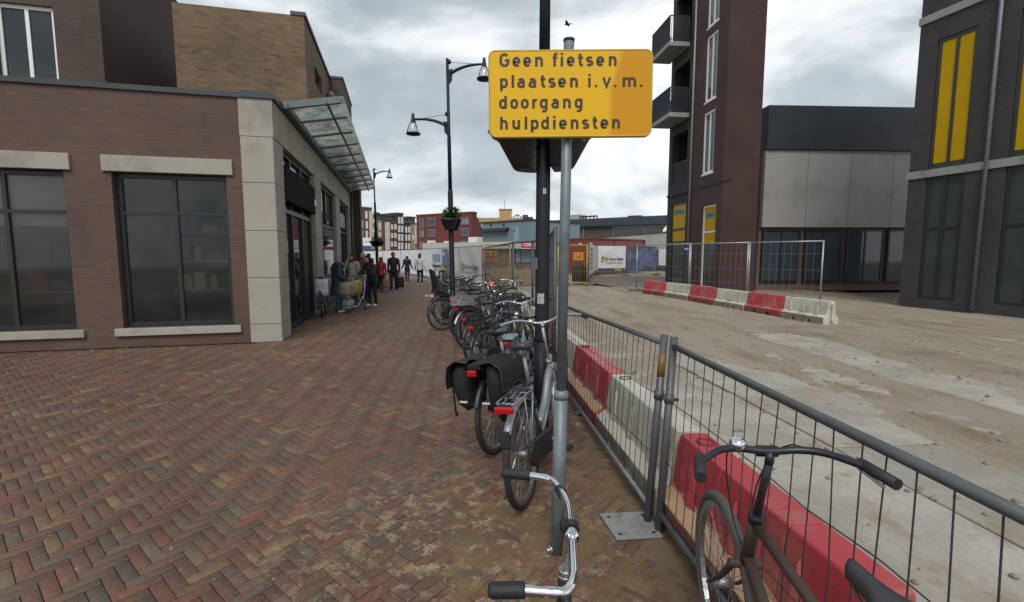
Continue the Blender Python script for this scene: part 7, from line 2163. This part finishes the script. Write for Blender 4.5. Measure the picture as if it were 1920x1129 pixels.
# bicycle held at the shop front
q = G(604, 597); 
hb_ = bike('black city bicycle held at the shop front with a white bag on its bars', (q.x-0.30, q.y+1.06), 164, -4, 'step', black_paint, steer=6, sad_z=0.97, bars='dutch', bar_m=black_paint, seed=51, group='bicycles by the shop front', kick=False)
bq = at(603, 512, q.y+0.35)
hand_bag('pale plastic carrier bag hanging from the bicycle handlebar by the shop', (bq.x, bq.y-0.05, at(603,508,q.y+0.3).z), R(20), 0.34, 0.45, 0.16, mat('white_blue_plastic', (0.50,0.54,0.58), 0.35, 0, 0.1, 9, 0.01, 16), 0.22)
# shopping trolley
def trolley():
    a = G(655, 588); b = G(694, 580)
    ang = math.atan2(b.y-a.y, b.x-a.x)
    t = thing('shopping_trolley', 'wire shopping trolley full of bags in front of the group by the shop', 'trolley', (a.x, a.y, 0), ang)
    ws = mat('trolley_wire', (0.36,0.40,0.40), 0.35, 0.7, 0.1, 8); teal_p = mat('trolley_teal', (0.12,0.30,0.31), 0.4, 0, 0.1)
    Lt, W0, W1 = 0.78, 0.20, 0.26
    def bp(u, s, v):   # basket: u along, s side -1..1, v bottom..top
        zt = 0.80+0.20*u; zb = 0.47+0.05*u
        return Vector((-0.02+u*(Lt+0.04*v), s*(W0+(W1-W0)*u)*(0.85+0.15*v)+0.22, zb+(zt-zb)*v))
    w = MB()
    for i in range(13):
        u = i/12; w.tube([bp(u,-1,1), bp(u,-1,0), bp(u,1,0), bp(u,1,1)], 0.0035, 5)
    for v in (0, .2, .4, .6, .8):
        for s in (-1, 1): w.tube([bp(0,s,v), bp(1,s,v)], 0.0032, 5)
        for u in (0, 1): w.tube([bp(u,-1,v), bp(u,1,v)], 0.0032, 5)
    for i in range(7):
        s = -1+2*i/6
        for u in (0, 1): w.tube([bp(u,s,0), bp(u,s,1)], 0.0032, 5)
    w.tube([bp(0,-1,1), bp(1,-1,1), bp(1,1,1), bp(0,1,1)], 0.008, 8, closed=True)
    bk = w.build('basket', ws, t)
    fr = MB()
    for s in (-1, 1):
        y = 0.22+s*0.22
        fr.tube(smooth_path([(0.0,y*0.9+0.02,0.15),(0.45,y,0.17),(0.74,0.22+s*0.25,0.50),(0.80,0.22+s*0.26,1.02)], 0.08, 4), 0.014, 8)
        fr.tube([(0.50,y,0.19),(0.05,0.22+s*0.19,0.47)], 0.010, 8); fr.tube([(0.72,0.22+s*0.24,0.45),(0.82,y,0.14)], 0.012, 8)
    fr.tube([(0.02,0.03,0.15),(0.02,0.41,0.15)], 0.012, 8); fr.tube([(0.42,0.0,0.17),(0.42,0.44,0.17)], 0.01, 8)
    fr.build('frame', alu, t)
    MB().tube([(0.86,-0.05,1.03),(0.86,0.49,1.03)], 0.016, 10).build('handle', teal_p, t)
    for s in (-1, 1): MB().bar((0.80,0.22+s*0.26,1.01),(0.86,0.22+s*0.26,1.03),0.02,0.03).build('handle_bracket', teal_p, t)
    for x, y in ((0.02,0.04),(0.02,0.40),(0.82,0.0),(0.82,0.44)):
        m = MB(); m.tube([(x,y-0.014,0.062),(x,y+0.014,0.062)], 0.062, 16); wo = m.build('wheel', rubber, t)
        f_ = MB()
        for d in (-0.022, 0.022): f_.bar((x,y+d,0.062),(x,y+d,0.15),0.03,0.004,up=(0,1,0))
        f_.build('castor_fork', alu, wo)
    T_ = Matrix.Translation(t.location) @ Matrix.Rotation(ang, 4, 'Z')
    def bag(label, x0, x1, y0, y1, z0, z1, m_, deco=None):
        c = T_ @ Vector(((x0+x1)/2, (y0+y1)/2, z0)); o = thing('shopping_bag', label, 'bag', tuple(c), ang, 'bags in the trolley')
        w_, d_ = (x1-x0)/2, (y1-y0)/2; m = MB(); v = []; n = 14
        for j in range(5):
            k = j/4; q = 0.94+0.08*math.sin(PI*k)
            for i in range(n):
                a = 2*PI*(i+0.5)/n; ca, sa = math.cos(a), math.sin(a)
                v.append((math.copysign(abs(ca)**.35, ca)*w_*q, math.copysign(abs(sa)**.35, sa)*d_*q+0.006*math.sin(3*a+j), (z1-z0)*k))
        f = [(j*n+i, j*n+(i+1)%n, (j+1)*n+(i+1)%n, (j+1)*n+i) for j in range(4) for i in range(n)]+[tuple(range(n-1,-1,-1)), tuple(4*n+i for i in range(n))]
        m.add(v, f, 0, True); b_ = m.build('bag_body', m_, o)
        h = MB()
        for s in (-1, 1): h.tube(bez((-w_*.4, s*d_*.8, z1-z0-.02), (-w_*.3, s*d_*.8, z1-z0+.12), (w_*.3, s*d_*.8, z1-z0+.12), (w_*.4, s*d_*.8, z1-z0-.02), 8), 0.008, 5)
        h.build('handle', blk, o)
        if deco: deco(b_, w_, d_, z1-z0)
    def heart(b_, w, d, h):
        pts = []
        for i in range(28):
            a = 2*PI*i/28; pts.append((0.0055*16*math.sin(a)**3*1.0-0.02, -d*1.03-0.003, h*0.55+0.0055*(13*math.cos(a)-5*math.cos(2*a)-2*math.cos(3*a)-math.cos(4*a))))
        m = MB(); m.tube(pts, 0.006, 5, closed=True); m.tube([(-0.055,-d*1.03-.003,h*.55),(-0.02,-d*1.03-.003,h*.62),(0.015,-d*1.03-.003,h*.55)], 0.005, 5); m.build('print', mat('brown_print', (0.07,0.045,0.03), 0.6), b_)
    def bars_(b_, w, d, h):
        m = MB()
        for k in range(4): m.box(-w*.4, w*.3, -d*1.03-.004, -d*1.0, h*(.2+.17*k), h*(.27+.17*k))
        m.build('print', ink, b_)
    bag('beige shopper with a printed brown heart in the trolley', 0.02, 0.44, 0.05, 0.38, 0.50, 0.87, fabric('beige_shopper', (0.36,0.26,0.17), 0.08), heart)
    bag('yellow shopper with black print in the trolley', 0.46, 0.75, 0.02, 0.42, 0.52, 0.90, fabric('yellow_shopper', (0.42,0.31,0.03), 0.08), bars_)
    bag('grey plastic bag on the lower shelf of the trolley', 0.14, 0.40, 0.08, 0.36, 0.17, 0.36, fabric('grey_bag', (0.33,0.33,0.34), 0.2))
trolley()
